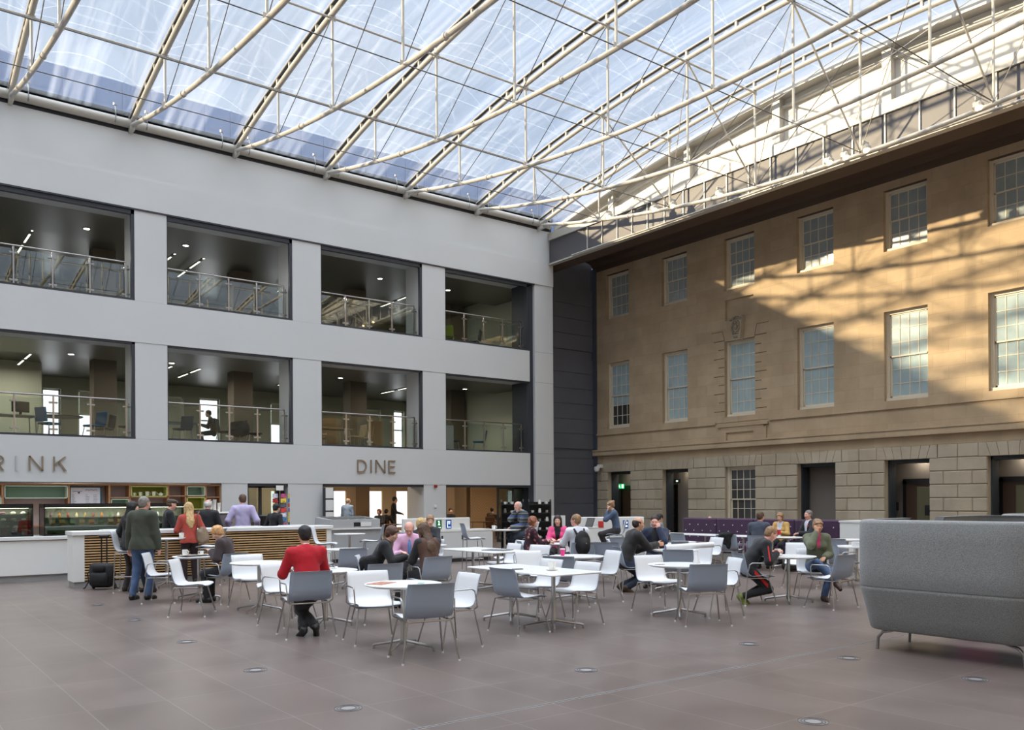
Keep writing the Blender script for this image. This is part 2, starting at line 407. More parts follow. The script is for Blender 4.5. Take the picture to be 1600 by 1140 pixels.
# upper floors behind the openings
CEILM = mat('metal_ceiling', (126, 124, 114), .35, metal=.4)
ROOMW = mat('room_wall', (198, 200, 178), .8); COLM = mat('room_column', (122, 112, 98), .8)
CARP = mat('carpet', (60, 62, 66), .95)
GLOWPANE = mat('glowing_pane', (255, 255, 255), .5, emit=(236, 242, 250), es=1.6)  # panes emit their own light in place of daylight outside
for fl_i, (z0, z1) in enumerate(((L1, H1), (L2, H2))):
    mb = MB(); mb.box(-9, 23, YA+D, YA+13, z0-.3, z0); mb.box(-9, 21.1, YA+.05, YA+D, z0-.3, z0-.031)
    struct(mb.build('floor', CARP))
    mb = MB(); mb.box(-9, 23, YA+D, YA+4.2, z1+.05, z1+.35); mb.box(-9, 23, YA+4.2, YA+13, z1+.4, z1+.6)
    struct(mb.build('ceiling', CEILM))
    mb = MB()
    y = YA+12.0
    wins = [(1.3, 2.0), (2.5, 3.3), (6.0, 6.68), (7.3, 8.2), (10.7, 11.5), (12.15, 13.05), (15.4, 16.3), (20.1, 21.15), (21.9, 22.5)]
    prev = -9
    for a, b in wins: mb.box(prev, a, y, y+.3, z0, z1+.5); mb.box(a, b, y, y+.3, z0+2.7, z1+.5); prev = b
    mb.box(prev, 23, y, y+.3, z0, z1+.5); mb.box(22.6, 23, YA+D, y, z0, z1+.5); mb.box(-9.3, -9, YA+D, y, z0, z1+.5)
    if fl_i == 0: mb.box(-6, 5.45, YA+8.5, YA+8.7, z0, z1+.4)
    struct(mb.build('wall_back', ROOMW))
    mb = MB()
    for x in (-2.6, 2.3, 7.1, 12.05, 17.0, 22.03): mb.box(x-.35, x+.4, YA+6.4, YA+7.1, z0, z1+.4)
    struct(mb.build('column', COLM))
    for wi, (a, b) in enumerate(wins):
        w = struct(boxo('window_%d' % (30+fl_i*10+wi), GLOWPANE, (a, y+.2, z0), (b, y+.22, z0+2.7)))
        mb = MB(); mb.box(a, b, y+.12, y+.19, z0+2.63, z0+2.7); mb.box(a, a+.07, y+.12, y+.19, z0, z0+2.7); mb.box(b-.07, b, y+.12, y+.19, z0, z0+2.7); mb.box(a, b, y+.12, y+.19, z0+1.7, z0+1.76)
        mb.build('window_frame', WHITE2, w)
        if wi in (3, 4, 6, 7): boxo('blind', mat('blind_cloth', (232, 232, 208), .9), (a+.07, y+.1, z0+(1.75 if wi in (3, 6) else .8)), (b-.07, y+.11, z0+2.65), w)
# downlights and linear office lights
DLM = mat('downlight_glow', (255, 250, 235), .5, emit=(255, 246, 225), es=14)
def downlight(x, y, z, label, power=18):
    t = thing('ceiling_downlight', label, 'ceiling light', (x, y, z), 0, 'round downlights behind the openings')
    MB().lathe([(.09, -.012), (.09, 0)], n=20).build('lamp_disc', DLM, t)
    MB().lathe([(.09, -.016), (.12, -.016), (.12, 0), (.09, 0)], n=20, close=False).build('rim', WHITE2, t)
    ld = bpy.data.lights.new('lamp', 'SPOT'); ld.energy = power*6; ld.color = (1, .93, .8); ld.spot_size = 2.4; ld.spot_blend = .6; ld.shadow_soft_size = .08
    lo = bpy.data.objects.new('lamp', ld); COL.objects.link(lo); lo.parent = t; lo.location = (0, 0, -.03)
PB = ['first bay from the left', 'second bay from the left', 'third bay from the left', 'right-hand bay']
for fi, (zc, lv) in enumerate(((H1+.05, 'lower office floor'), (H2+.05, 'upper office floor'))):
    for bi, x in enumerate(((5.52, 8.59, 14.81, 20.53), (5.87, 8.9, 16.2, 19.32))[fi]):
        downlight(x, YA+(3.6, 3.0)[fi], zc, 'round lit ceiling downlight behind the %s of the %s' % (PB[bi], lv))
LINM = mat('office_tube', (255, 255, 240), .5, emit=(250, 248, 225), es=2.2)
for fi, zc in enumerate((H1+.4, H2+.4)):
    for bi, x in enumerate((3.0, 4.6, 9.0, 10.0, 14.0, 18.8)):
        t = thing('linear_ceiling_light', 'suspended linear ceiling light in the %s office, %s of six along the ceiling' % (('lower', 'upper')[fi], ('first', 'second', 'third', 'fourth', 'fifth', 'sixth')[bi]), 'ceiling light', (x, YA+5.6, zc-.25), 0, 'linear office lights')
        MB().box(-.035, .035, -2.2, 2.2, 0, .05).build('housing', mat('grey_housing', (120, 118, 110), .6), t)
        mb = MB()
        for q in (-1.5, 0, 1.5): mb.box(-.028, .028, q-.55, q+.55, -.012, 0)
        mb.build('tube', LINM, t)
        mb = MB(); mb.tube([(0, -1.8, .08), (0, -1.8, .25)], .006, 6); mb.tube([(0, 1.8, .08), (0, 1.8, .25)], .006, 6); mb.build('hanger', SATIN, t)
        ld = bpy.data.lights.new('lamp', 'AREA'); ld.energy = 60; ld.shape = 'RECTANGLE'; ld.size = .1; ld.size_y = 4; ld.color = (1, .97, .86)
        lo = bpy.data.objects.new('lamp', ld); COL.objects.link(lo); lo.parent = t; lo.location = (0, 0, -.03)
# glass balustrades
BALU = glassy('balustrade_glass_top', (236, 242, 240), .10, .01, ior=1.45)
BALG = glassy('balustrade_glass', (236, 242, 240), .0, .01, ior=1.4)
ord_ = ['far left', 'second', 'third', 'right-hand']
for fi, z0 in enumerate((L1, L2)):
    for bi, (a, b) in enumerate(OPX[1:]):
        t = thing('glass_balustrade', 'glass balustrade with steel handrail in the %s opening of the %s floor' % (('leftmost', 'second', 'third', 'rightmost')[bi], ('first', 'top')[fi]), 'balustrade', ((a+b)/2, YA+.3, z0), 0, 'glass balustrades')
        w = (b-a)/2-.05
        MB().tube([(-w, 0, 1.12), (w-.12, 0, 1.12)], .024, 10).build('handrail', CHROME, t, smooth=True)
        ps = [w-.13-(2*w-.13)/4.1*k for k in range(5)] if bi else [w-.13-.95*k for k in range(5)]
        prev = None
        ps = [p for p in ps if p > -w+.1]
        for p in ps:
            po = MB().box(p-.022, p+.022, -.02, .02, 0, 1.1).build('post', CHROME, t)
            for zz in (.18, .92):
                for s0, s1 in ((-.11, -.02), (.02, .11)): MB().rbox(p+s0, p+s1, -.03, .03, zz-.025, zz+.025, .008).build('glass_clamp', CHROME, po)
        ed = ps[::-1]; ed = [-w]+ed+[w]
        for k in range(len(ed)-1):
            if ed[k+1]-ed[k] > .12: MB().box(ed[k]+.045, ed[k+1]-.045, -.006, .006, .07, 1.03).build('glass_panel', (BALG, BALU)[fi], t)
# letters on the wall
LETM = mat('bronze_letter', (150, 138, 124), .35, metal=.6)
def letters(word, x, z, size, gap, name, label, mt=LETM, y=YA-.05):
    cu = bpy.data.curves.new(name, 'FONT'); cu.body = word; cu.size = size; cu.extrude = .012; cu.space_character = gap
    try: cu.offset = -.003
    except Exception: pass
    o = bpy.data.objects.new(name, cu); COL.objects.link(o)
    dg = bpy.context.evaluated_depsgraph_get(); me = bpy.data.meshes.new_from_object(o.evaluated_get(dg))
    bpy.data.objects.remove(o)
    me.materials.append(mt); xs = [v.co.x for v in me.vertices]; zs = [v.co.y for v in me.vertices]
    o = bpy.data.objects.new(name, me); COL.objects.link(o)
    o.rotation_euler = (PI/2, 0, 0); o.location = (x, y, z)
    return o, min(xs), max(xs), min(zs), max(zs)
def word(s, x0, x1, z0, z1, name, label, mt=LETM, y=YA-.03):
    t = thing(name, label, 'sign', ((x0+x1)/2, y, z0))
    step = None
    # letters laid one by one so every letter is its own part
    ws = {'D': .82, 'R': .8, 'I': .22, 'N': .88, 'K': .82, 'E': .62}
    tot = sum(ws[c] for c in s); h = z1-z0
    gap = ((x1-x0)-tot*h)/(len(s)-1); x = x0
    for c in s:
        w = ws[c]*h; b = h*.105; m = MB(); m.M = Matrix.Translation((x-(x0+x1)/2, 0, 0))
        e = -.03
        if c in 'DRNKE': m.box(0, b, e, 0, 0, h)
        if c == 'I': m.box(w/2-b/2, w/2+b/2, e, 0, 0, h)
        if c == 'N': m.box(w-b, w, e, 0, 0, h); m.prism([(0, h), (b*1.15, h), (w, 0), (w-b*1.15, 0)], 1, e, 0)
        if c == 'E': m.box(b, w, e, 0, 0, b); m.box(b, w, e, 0, h-b, h); m.box(b, w*.92, e, 0, h/2-b/2, h/2+b/2)
        if c == 'K': m.prism([(b*.8, h*.34), (b*.8, h*.50), (w-b*1.3, h), (w, h)], 1, e, 0); m.prism([(w*.36, h*.60), (w*.50, h*.66), (w+b*.2, 0), (w-b*1.2, 0)], 1, e, 0)
        if c in 'DR':
            r = h/2 if c == 'D' else h*.29; cz = h/2 if c == 'D' else h-r; cx = w-r
            m.box(b, cx, e, 0, cz+r-b, cz+r); m.box(b, cx, e, 0, cz-r, cz-r+b)
            k = 14
            for i in range(k):
                a0 = -PI/2+PI*i/k; a1 = -PI/2+PI*(i+1)/k
                m.prism([(cx+r*math.cos(a0), cz+r*math.sin(a0)), (cx+r*math.cos(a1), cz+r*math.sin(a1)), (cx+(r-b)*math.cos(a1), cz+(r-b)*math.sin(a1)), (cx+(r-b)*math.cos(a0), cz+(r-b)*math.sin(a0))], 1, e, 0)
            if c == 'R': m.prism([(w*.46, cz-r+b*.5), (w*.46+b*1.2, cz-r+b*.5), (w, 0), (w-b*1.25, 0)], 1, e, 0)
        m.build('letter_%s' % c.lower(), mt if not (c == 'I' and s != 'DINE') else mat('pale_letter', (190, 192, 198), .4), t, fix=False)
        x += w+gap
    return t
word('DRINK', 2.33, 4.72, 2.53, 2.93, 'drink_sign', 'bronze capital letters ending in RINK on the white wall above the servery shelves')
word('DINE', 13.62, 15.09, 2.62, 3.06, 'dine_sign', 'bronze capital letters DINE on the white wall above the restaurant opening')
MB().rbox(-.06, .06, -.09, 0, -.05, .05, .02).build('fire_sounder', mat('red_plastic', (150, 36, 34), .4))
o = bpy.data.objects['fire_sounder']; o.location = (16.75, YA, 2.18); tag(o, 'small dark red fire sounder on the white pier above the cabinet', 'alarm')
MB().rbox(-.05, .05, -.04, 0, -.05, .05, .01).build('wall_sensor', WHITE2)
o = bpy.data.objects['wall_sensor']; o.location = (16.75, YA, 1.45); tag(o, 'small square sensor switch on the white pier right of DINE', 'switch')

# ---------------------------------------------------------------- dark recess and stone wall on the right (plane X = 25.6)
mb = MB()
zs = [10.65, 9.97, 9.35, 8.70, 8.03, 7.68, 7.06, 6.39, 5.74, 5.09, 4.47, 3.83, 3.42, 2.77, 2.15, 1.5, .85, .2, 0]
for i in range(len(zs)-1):
    d = 0 if zs[i] not in (8.03, 3.83) else .06
    mb.box(22.36, XB-.06, 27.6+d, 27.8, zs[i+1], zs[i]-.014)
mb.box(22.36, XB, 27.7, 27.85, 0, 12)
struct(mb.build('wall_recess', DARK2))
mb = MB(); mb.box(22.2, 22.36, YA+D, 27.6, 0, 12.3); mb.box(XB-.07, XB, 27.4, 27.7, 0, 11.6); struct(mb.build('trim_6', DARK3))
YW = [(25.47, 26.80), (22.33, 23.63), (19.20, 20.54), (16.08, 17.46), (12.97, 14.35), (9.88, 11.24), (6.77, 8.12), (3.67, 5.0), (.55, 1.9)]
Y0B, Y1B = -3, 27.55
def wallB(rows, z0, z1, x0=XB, x1=XB+.55):
    prev = Y0B
    for a, b in sorted(rows):
        mb.box(x0, x1, prev, a, z0, z1); prev = b
    mb.box(x0, x1, prev, Y1B, z0, z1)
mb = MB()
wallB([], 11.21, 12.0); wallB(YW, 9.31, 11.21); wallB([], 8.95, 9.31)
wallB([(19.25, 20.5)], 8.20, 8.95)            # sunk panel above the carved keystone
mb.box(XB+.10, XB+.55, 19.25, 20.5, 8.20, 8.95)
wallB([], 7.44, 8.20); wallB(YW, 4.66, 7.44); wallB([], 4.46, 4.66, XB-.02); wallB([], 3.77, 4.46)
struct(mb.build('wall_right', STONE))
mb = MB(); wallB([], 3.23, 3.53)
wallB([], 3.53, 3.77, XB-.16); mb.box(XB-.19, XB, Y0B, Y1B, 3.72, 3.78)
mb.box(XB-.06, XB, Y0B, 18.6, 4.40, 4.47); mb.box(XB-.06, XB, 20.95, Y1B, 4.40, 4.47)
# panel under the central window
mb.box(XB-.10, XB, 18.62, 20.86, 4.28, 4.36); mb.box(XB-.07, XB, 18.8, 20.7, 4.2, 4.28)
mb.box(XB-.06, XB, 18.7, 19.25, 3.78, 4.2); mb.box(XB-.06, XB, 20.45, 20.8, 3.78, 4.2); mb.box(XB-.06, XB, 19.25, 20.45, 4.08, 4.2)
struct(mb.build('trim_7', STONE))
# rusticated ground floor: every block chamfered
mb = MB(); GB = [(25.43, 26.78), (22.33, 23.66), (19.22, 20.55), (16.06, 17.49), (12.95, 14.36), (9.85, 11.29), (6.77, 8.12), (3.67, 5.0), (.55, 1.9)]
prev = Y0B; c = .395
piersB = []
for a, b in sorted(GB): piersB.append((prev, a)); prev = b
piersB.append((prev, Y1B))
for (a, b) in piersB:
    mb.box(XB+.03, XB+.55, a, b, 0, 3.23)
    for k in range(8):
        z1 = 2.83-c*k; z0 = max(0, z1-c)
        if z1 <= 0.02: break
        w = b-a
        if w > 1.2: cuts = [0, .5, 1] if k % 2 == 0 else [0, .25, .75, 1]
        elif w > .5: cuts = [0, .6, 1] if k % 2 else [0, .4, 1]
        else: cuts = [0, 1]
        for i in range(len(cuts)-1):
            mb.rbox(XB-.02, XB+.1, a+w*cuts[i]+.004, a+w*cuts[i+1]-.004, z0+.006, z1-.006, .022)
for (a, b) in GB:
    mb.box(XB+.03, XB+.55, a, b, 2.83, 3.23)
    yc = (a+b)/2; q = [-.95, -.62, -.38, -.13, .13, .38, .62, .95]; f = [0, .10, .07, .03, -.03, -.07, -.10, 0]
    for i in range(7):
        y0, y1 = yc+q[i], yc+q[i+1]
        t0_, t1_ = y0-f[i]*1.2, y1-f[i+1]*1.2
        mb.prism([(y0+.006, 2.835), (y1-.006, 2.835), (t1_-.006, 3.222), (t0_+.006, 3.222)], 0, XB-.02, XB+.08)
for i in range(len(GB)-1):
    s_ = sorted(GB); a = (s_[i][0]+s_[i][1])/2+.95; b = (s_[i+1][0]+s_[i+1][1])/2-.95
    n = 2; w = b-a
    for k in range(n): mb.rbox(XB-.02, XB+.08, a+w*k/n+.006, a+w*(k+1)/n-.006, 2.835, 3.222, .018)
struct(mb.build('wall_right', STONE2))
# quoins beside the central first-floor window and carved keystone
mb = MB(); GR = mat('stone_joint', (92, 78, 58), .9)
for k in range(9):
    z = 4.88+.325*k; L = .26 if k % 2 else .48
    mb.box(XB-.003, XB+.02, 20.56, 20.56+L, z-.014, z+.014); mb.box(XB-.003, XB+.02, 19.18-L, 19.18, z-.014, z+.014)
mb.box(XB-.003, XB+.02, 20.62, 21.15, 7.82, 7.84); mb.box(XB-.003, XB+.02, 18.6, 19.12, 7.86, 7.88)
mb.prism([(19.2, 7.44), (19.22, 7.44), (19.12, 7.88), (19.1, 7.88)], 0, XB-.003, XB+.02); mb.prism([(20.52, 7.44), (20.54, 7.44), (20.64, 7.84), (20.62, 7.84)], 0, XB-.003, XB+.02)
struct(mb.build('trim_8', GR))
t = thing('carved_keystone', 'carved stone cartouche keystone above the central first-floor window of the stone wall', 'carving', (XB, 19.87, 7.40))
mb = MB(); mb.prism([(-.17, 0), (.17, 0), (.26, .84), (-.26, .84)], 0, -.20, 0); mb.build('keystone_block', STONE2, t)
mb = MB()
mb.M = Matrix.Translation((-.22, 0, 0))
for k in range(20):
    a = 2*PI*k/20; mb.sphere((0, .16*math.cos(a), .46+.22*math.sin(a)), .045, 8, 6)
for q in (-.2, -.1, 0, .1, .2): mb.sphere((0, q, .77+.03*math.cos(q*12)), .055, 8, 6)
mb.sphere((0, 0, .46), .09, 10, 8, (.8, 1, 1.3)); mb.sphere((-.02, 0, .60), .055, 10, 8)
for q in (-.1, -.03, .04, .11): mb.sphere((0, q, .22), .03, 8, 6)
for q in (-.06, 0, .06): mb.sphere((0, q, .1), .045, 8, 6)
mb.build('carved_relief', mat('mottled_carving', (150, 138, 118), .9, var=.5, vscale=20, bump=.6, bscale=30), t, smooth=True)  # darker mottled colour sets the relief off from the block
# ---------------------------------------------------------------- sash windows of the stone wall
SASH = mat('sash_paint', (214, 204, 184), .5)
PANEB = mat('obscured_glass', (160, 180, 184), .12, var=.12, vscale=2.5, spec=.6); PANEU = mat('upper_glass', (152, 163, 165), .07, var=.12, vscale=2.5, spec=.8)
PANED = mat('dark_glass', (58, 58, 58), .08, spec=.8)
WN = [0]
def sash(y0, y1, z0, z1, rows, pane, dark_cells=None, parts=True):
    WN[0] += 1
    w = bpy.data.objects.new('window_%d' % WN[0], None); COL.objects.link(w); struct(w)
    w.location = (XB+.17, (y0+y1)/2, z0)
    hw = (y1-y0)/2; h = z1-z0; fw = .085
    m = MB(); m.box(0, .14, -hw, -hw+fw, 0, h); m.box(0, .14, hw-fw, hw, 0, h); m.box(0, .14, -hw+fw, hw-fw, h-fw, h); m.rbox(-.06, .14, -hw, hw, 0, .10, .012)
    m.box(-.03, 0, -hw, -hw+.035, .1, h); m.box(-.03, 0, hw-.035, hw, .1, h)
    m.build('window_frame', SASH, w)
    iw = hw-fw; mid = .1+(h-.1-fw)*.5
    for nm, (a, b), dx, r in (('upper_sash', (mid-.03, h-fw), .04, rows), ('lower_sash', (.1, mid+.03), .08, rows)):
        m = MB(); s = .045
        m.box(dx, dx+.04, -iw, -iw+s, a, b); m.box(dx, dx+.04, iw-s, iw, a, b)
        m.box(dx, dx+.04, -iw, iw, a, a+s*(1.5 if nm[0] == 'l' else 1)); m.box(dx, dx+.04, -iw, iw, b-s, b)
        for k in range(1, 4): yy = -iw+2*iw*k/4; m.box(dx+.002, dx+.038, yy-.012, yy+.012, a, b)
        for k in range(1, r): zz = a+(b-a)*k/r; m.box(dx+.004, dx+.036, -iw, iw, zz-.012, zz+.012)
        so = m.build(nm, SASH, w)
        if dark_cells and nm == 'lower_sash':
            boxo('pane', PANEB, (dx+.018, -iw+.01, a+(b-a)*.66), (dx+.022, iw-.01, b-.01), so)
            boxo('pane', PANED, (dx+.018, -iw+.01, a+.01), (dx+.022, iw-.01, a+(b-a)*.66), so)
        else: boxo('pane', pane, (dx+.018, -iw+.01, a+.01), (dx+.022, iw-.01, b-.01), so)
    return w
for i, (a, b) in enumerate(YW):
    sash(a, b, 4.66, 7.44, 3, PANEB, dark_cells=(i == 0))
    sash(a, b, 9.31, 11.21, 2, PANEU)
sash(19.22, 20.55, .45, 2.83, 3, PANED)
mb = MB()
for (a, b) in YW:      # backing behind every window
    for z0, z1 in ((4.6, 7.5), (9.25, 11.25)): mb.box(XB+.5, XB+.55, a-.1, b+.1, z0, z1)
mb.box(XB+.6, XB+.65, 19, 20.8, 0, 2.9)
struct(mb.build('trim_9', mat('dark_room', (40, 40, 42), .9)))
# openings to the ground floor lobby
LOBBY = mat('lobby_wall', (120, 112, 104), .8); BROWN = mat('door_leaf', (70, 50, 36), .5); OLIVE = mat('olive_glass', (104, 102, 76), .15)
PORTAL = mat('portal_steel', (50, 56, 62), .45)
mb = MB()
for i, (a, b) in enumerate(GB):
    if i == 2: continue
    mb.box(XB+.22, XB+.6, b-.05, b+.02, 0, 2.83); mb.box(XB+.22, XB+.6, a-.02, a+.05, 0, 2.83); mb.box(XB+.22, XB+.6, a, b, 2.72, 2.83)
struct(mb.build('trim_10', PORTAL))
mb = MB(); mb.box(XB+1.0, XB+1.1, Y0B, Y1B, 0, 3.2)
for i, (a, b) in enumerate(GB[:-1]):
    n = GB[i+1][1]; mb.box(XB+.55, XB+1.0, (a+n)/2-.06, (a+n)/2+.06, 0, 3.2)
mb.box(XB+.7, XB+.75, 16.0, 17.5, 0, 2.8); mb.box(XB+.5, XB+1.1, Y1B-.1, Y1B, 0, 3.2)
struct(mb.build('wall_lobby', LOBBY))
struct(boxo('ceiling', WHITE2, (XB+.55, Y0B, 2.95), (XB+1.1, Y1B, 3.05)))
for i, (yy, w) in enumerate(((26.42, .86), (24.05, .44), (13.62, 1.1), (10.72, 1.1))):
    d = bpy.data.objects.new('door_%d' % (i+1), None); COL.objects.link(d); struct(d); d.location = (XB+.99, yy, 0)
    m = MB(); m.box(-.06, 0, -w/2-.1, -w/2, 0, 2.2); m.box(-.06, 0, w/2, w/2+.1, 0, 2.2); m.box(-.06, 0, -w/2-.1, w/2+.1, 2.1, 2.25); m.build('door_frame', BLACK, d)
    boxo('door_leaf', BROWN, (-.04, -w/2, 0), (-.01, w/2, 2.1), d)
    if i > 1:
        boxo('vision_panel', OLIVE, (-.05, -w/2+.05, .2), (-.042, w/2-.35, 2.0), d)
        boxo('push_plate', BLACK, (-.06, -w/2+.2, 1.1), (-.05, -w/2+.5, 1.42), d)
    m = MB(); m.tube([(-.1, -w/2+.08, .95), (-.1, -w/2+.08, 1.35)], .012, 8); m.box(-.1, -.04, -w/2+.07, -w/2+.09, .96, .98); m.box(-.1, -.04, -w/2+.07, -w/2+.09, 1.32, 1.34); m.build('door_handle', CHROME, d)
for y, lab in ((14.55, 'black card reader box on the lobby wall left of the glazed brown door'), (11.48, 'black card reader box on the lobby wall in the right-hand doorway')):
    t = thing('card_reader', lab, 'card reader', (XB+1.0, y, 1.4))
    MB().rbox(-.09, 0, -.12, .12, -.14, .14, .02).build('reader_box', BLACK, t); boxo('reader_window', PANED, (-.095, -.08, .02), (-.09, .08, .1), t)
t = thing('exit_sign', 'green running-man exit sign hanging in the far left doorway of the stone wall', 'sign', (XB+.75, 26.75, 2.12))
GRN = mat('exit_green', (20, 120, 70), .4, emit=(40, 190, 110), es=1.2); WGL = mat('sign_white', (240, 250, 240), .4, emit=(235, 255, 240), es=1.3)
boxo('sign_board', GRN, (-.01, -.2, 0), (.01, .2, .2), t)
mb = MB(); mb.box(-.014, -.01, -.17, -.06, .02, .18); mb.sphere((-.012, .09, .15), .018, 8, 6, (.2, 1, 1)); mb.prism([(.02, .03), (.045, .03), (.08, .09), (.11, .13), (.07, .13), (.05, .09)], 0, -.014, -.01)
mb.prism([(.08, .09), (.13, .05), (.15, .06), (.1, .11)], 0, -.014, -.01); mb.build('pictogram', WGL, t)
mb = MB(); mb.box(-.003, .003, -.15, -.145, .2, .67); mb.box(-.003, .003, .145, .15, .2, .67); mb.build('hanger', SATIN, t)
t = thing('hanging_sign', 'small dark hanging sign with white lettering in the second doorway', 'sign', (XB+.75, 23.7, 2.3))
boxo('sign_board', PORTAL, (-.01, -.32, 0), (.01, .32, .16), t)
mb = MB()
for q in (-.25, -.19, -.13, -.07, .12, .18): mb.box(-.014, -.01, -q-.02, -q+.02, .05, .11)
mb.build('lettering', WGL, t)
mb = MB(); mb.box(-.003, .003, -.25, -.245, .16, .65); mb.box(-.003, .003, .245, .25, .16, .65); mb.build('hanger', SATIN, t)
t = thing('security_camera', 'white dome security camera on the far left corner of the stone wall', 'camera', (XB, 27.15, 2.95))
MB().rbox(-.2, 0, -.1, .1, .05, .2, .02).build('bracket', WHITE2, t)
mb = MB(); mb.lathe([(.02, -.16), (.09, -.13), (.12, -.05), (.12, .04), (.06, .08)], c=(-.28, 0, .04), n=20); mb.build('dome', WHITE2, t, smooth=True)
def lampl(kind, loc, e, col, sz=.3, rot=(0, 0, 0), sy=None, spread=None):
    ld = bpy.data.lights.new('lamp', kind); ld.energy = e; ld.color = col
    if kind == 'AREA':
        ld.size = sz
        if sy: ld.shape = 'RECTANGLE'; ld.size_y = sy
    else: ld.shadow_soft_size = sz
    lo = bpy.data.objects.new('lamp', ld); COL.objects.link(lo); lo.location = loc; lo.rotation_euler = rot
    return lo
for y in (26.1, 23.0, 13.6, 10.6):  # unseen lamps added to brighten the lobby doorways
    t = thing('lobby_fill_lamp', 'added fill lamp hidden above a lobby doorway of the stone wall', 'ceiling light', (XB+.78, y, 2.94), 0, 'added lobby fill lamps')
    MB().lathe([(.08, -.01), (.08, 0)], n=16).build('lamp_disc', DLM, t)
    lo = lampl('AREA', (0, 0, -.03), 7, (1, .9, .75), .2); lo.parent = t

# ---------------------------------------------------------------- eaves fascia, soffit and clerestory above the stone wall
ya, yb = Y0B, 27.55
SOFF = mat('soffit', (82, 66, 54), .8, var=.06, vscale=.5)
mb = MB(); mb.prism([(22.2, 11.03), (23.0, 11.0), (25.1, 11.86), (25.38, 11.80), (25.54, 11.66), (25.6, 11.45), (25.62, 11.2), (26.1, 11.2), (26.1, 12.1), (22.25, 12.0)], 1, ya, 26.45)
mb.prism([(22.36, 11.03), (23.0, 11.0), (25.1, 11.86), (25.38, 11.80), (25.54, 11.66), (25.6, 11.45), (25.62, 11.2), (26.1, 11.2), (26.1, 12.1), (22.36, 12.0)], 1, 26.45, 27.6)
struct(mb.build('ceiling_eaves', SOFF))
FASC = mat('fascia_grey', (84, 82, 85), .5)
mb = MB(); mb.box(22.17, 22.3, ya, 26.45, 11.05, 11.98); struct(mb.build('trim_11', FASC))
mb = MB(); mb.box(22.08, 22.3, ya, 26.45, 11.0, 11.05); mb.tube([(22.06, ya, 11.06), (22.06, 25.0, 11.06)], .03, 8); struct(mb.build('trim_12', STEELW))
mb = MB()
for y in [24.2, 23.4, 22.6, 21.85, 21.1, 20.3, 19.45, 18.55, 17.65, 16.8, 16.0, 15.1, 14.2, 13.3, 12.35, 11.4, 10.5, 9.5, 8.5, 7.5, 6.5, 5.5, 4.5, 3.5]: mb.box(22.13, 22.18, y-.02, y+.02, 11.05, 11.98)
struct(mb.build('trim_13', STEELW))
mb = MB(); mb.box(22.1, 22.45, ya, 26.45, 11.98, 12.28); mb.box(22.5, 22.56, ya, 26.45, 12.28, 12.36)
struct(mb.build('trim_14', STEELW))
def top_z(y): return 12.5+1.55*(1-((y-12.75)/13.65)**2)
def bot_z(y): return 12.5-1.6*(1-((y-12.75)/13.65)**2)
mb = MB(); n = 32; ys = [26.4-27.3*i/n for i in range(n+1)]
poly = [(y, top_z(y)+.12) for y in ys]+[(ys[-1], 12.2), (ys[0], 12.2)]
mb.prism(poly, 0, 22.75, 22.95)
struct(mb.build('wall_gable', mat('gable_panel', (216, 212, 204), .6)))
mb = MB()
for y in (23.3, 19.6, 16.05, 12.5, 8.9, 5.3, 1.9): mb.box(22.5, 22.76, y-.13, y+.13, 12.3, top_z(y)+.1)
for k in range(n):      # sloping trim under the roof edge
    y0, y1 = ys[k], ys[k+1]
    for dz, hh, x0, x1 in ((-.12, .16, 22.35, 22.8), (-.42, .07, 22.6, 22.78)):
        if min(top_z(y0), top_z(y1))+dz < 12.35: continue
        mb.add([(x0, y0, top_z(y0)+dz), (x1, y0, top_z(y0)+dz), (x1, y0, top_z(y0)+dz+hh), (x0, y0, top_z(y0)+dz+hh), (x0, y1, top_z(y1)+dz), (x1, y1, top_z(y1)+dz), (x1, y1, top_z(y1)+dz+hh), (x0, y1, top_z(y1)+dz+hh)],
               [(0,1,2,3), (4,7,6,5), (0,4,5,1), (1,5,6,2), (2,6,7,3), (3,7,4,0)])
for a, b in ((22.9, 20.0), (19.2, 16.5), (15.7, 12.9), (12.1, 9.3), (8.5, 5.7)): mb.box(22.62, 22.74, b, a, 12.42, 12.52)
struct(mb.build('trim_15', STEELW))

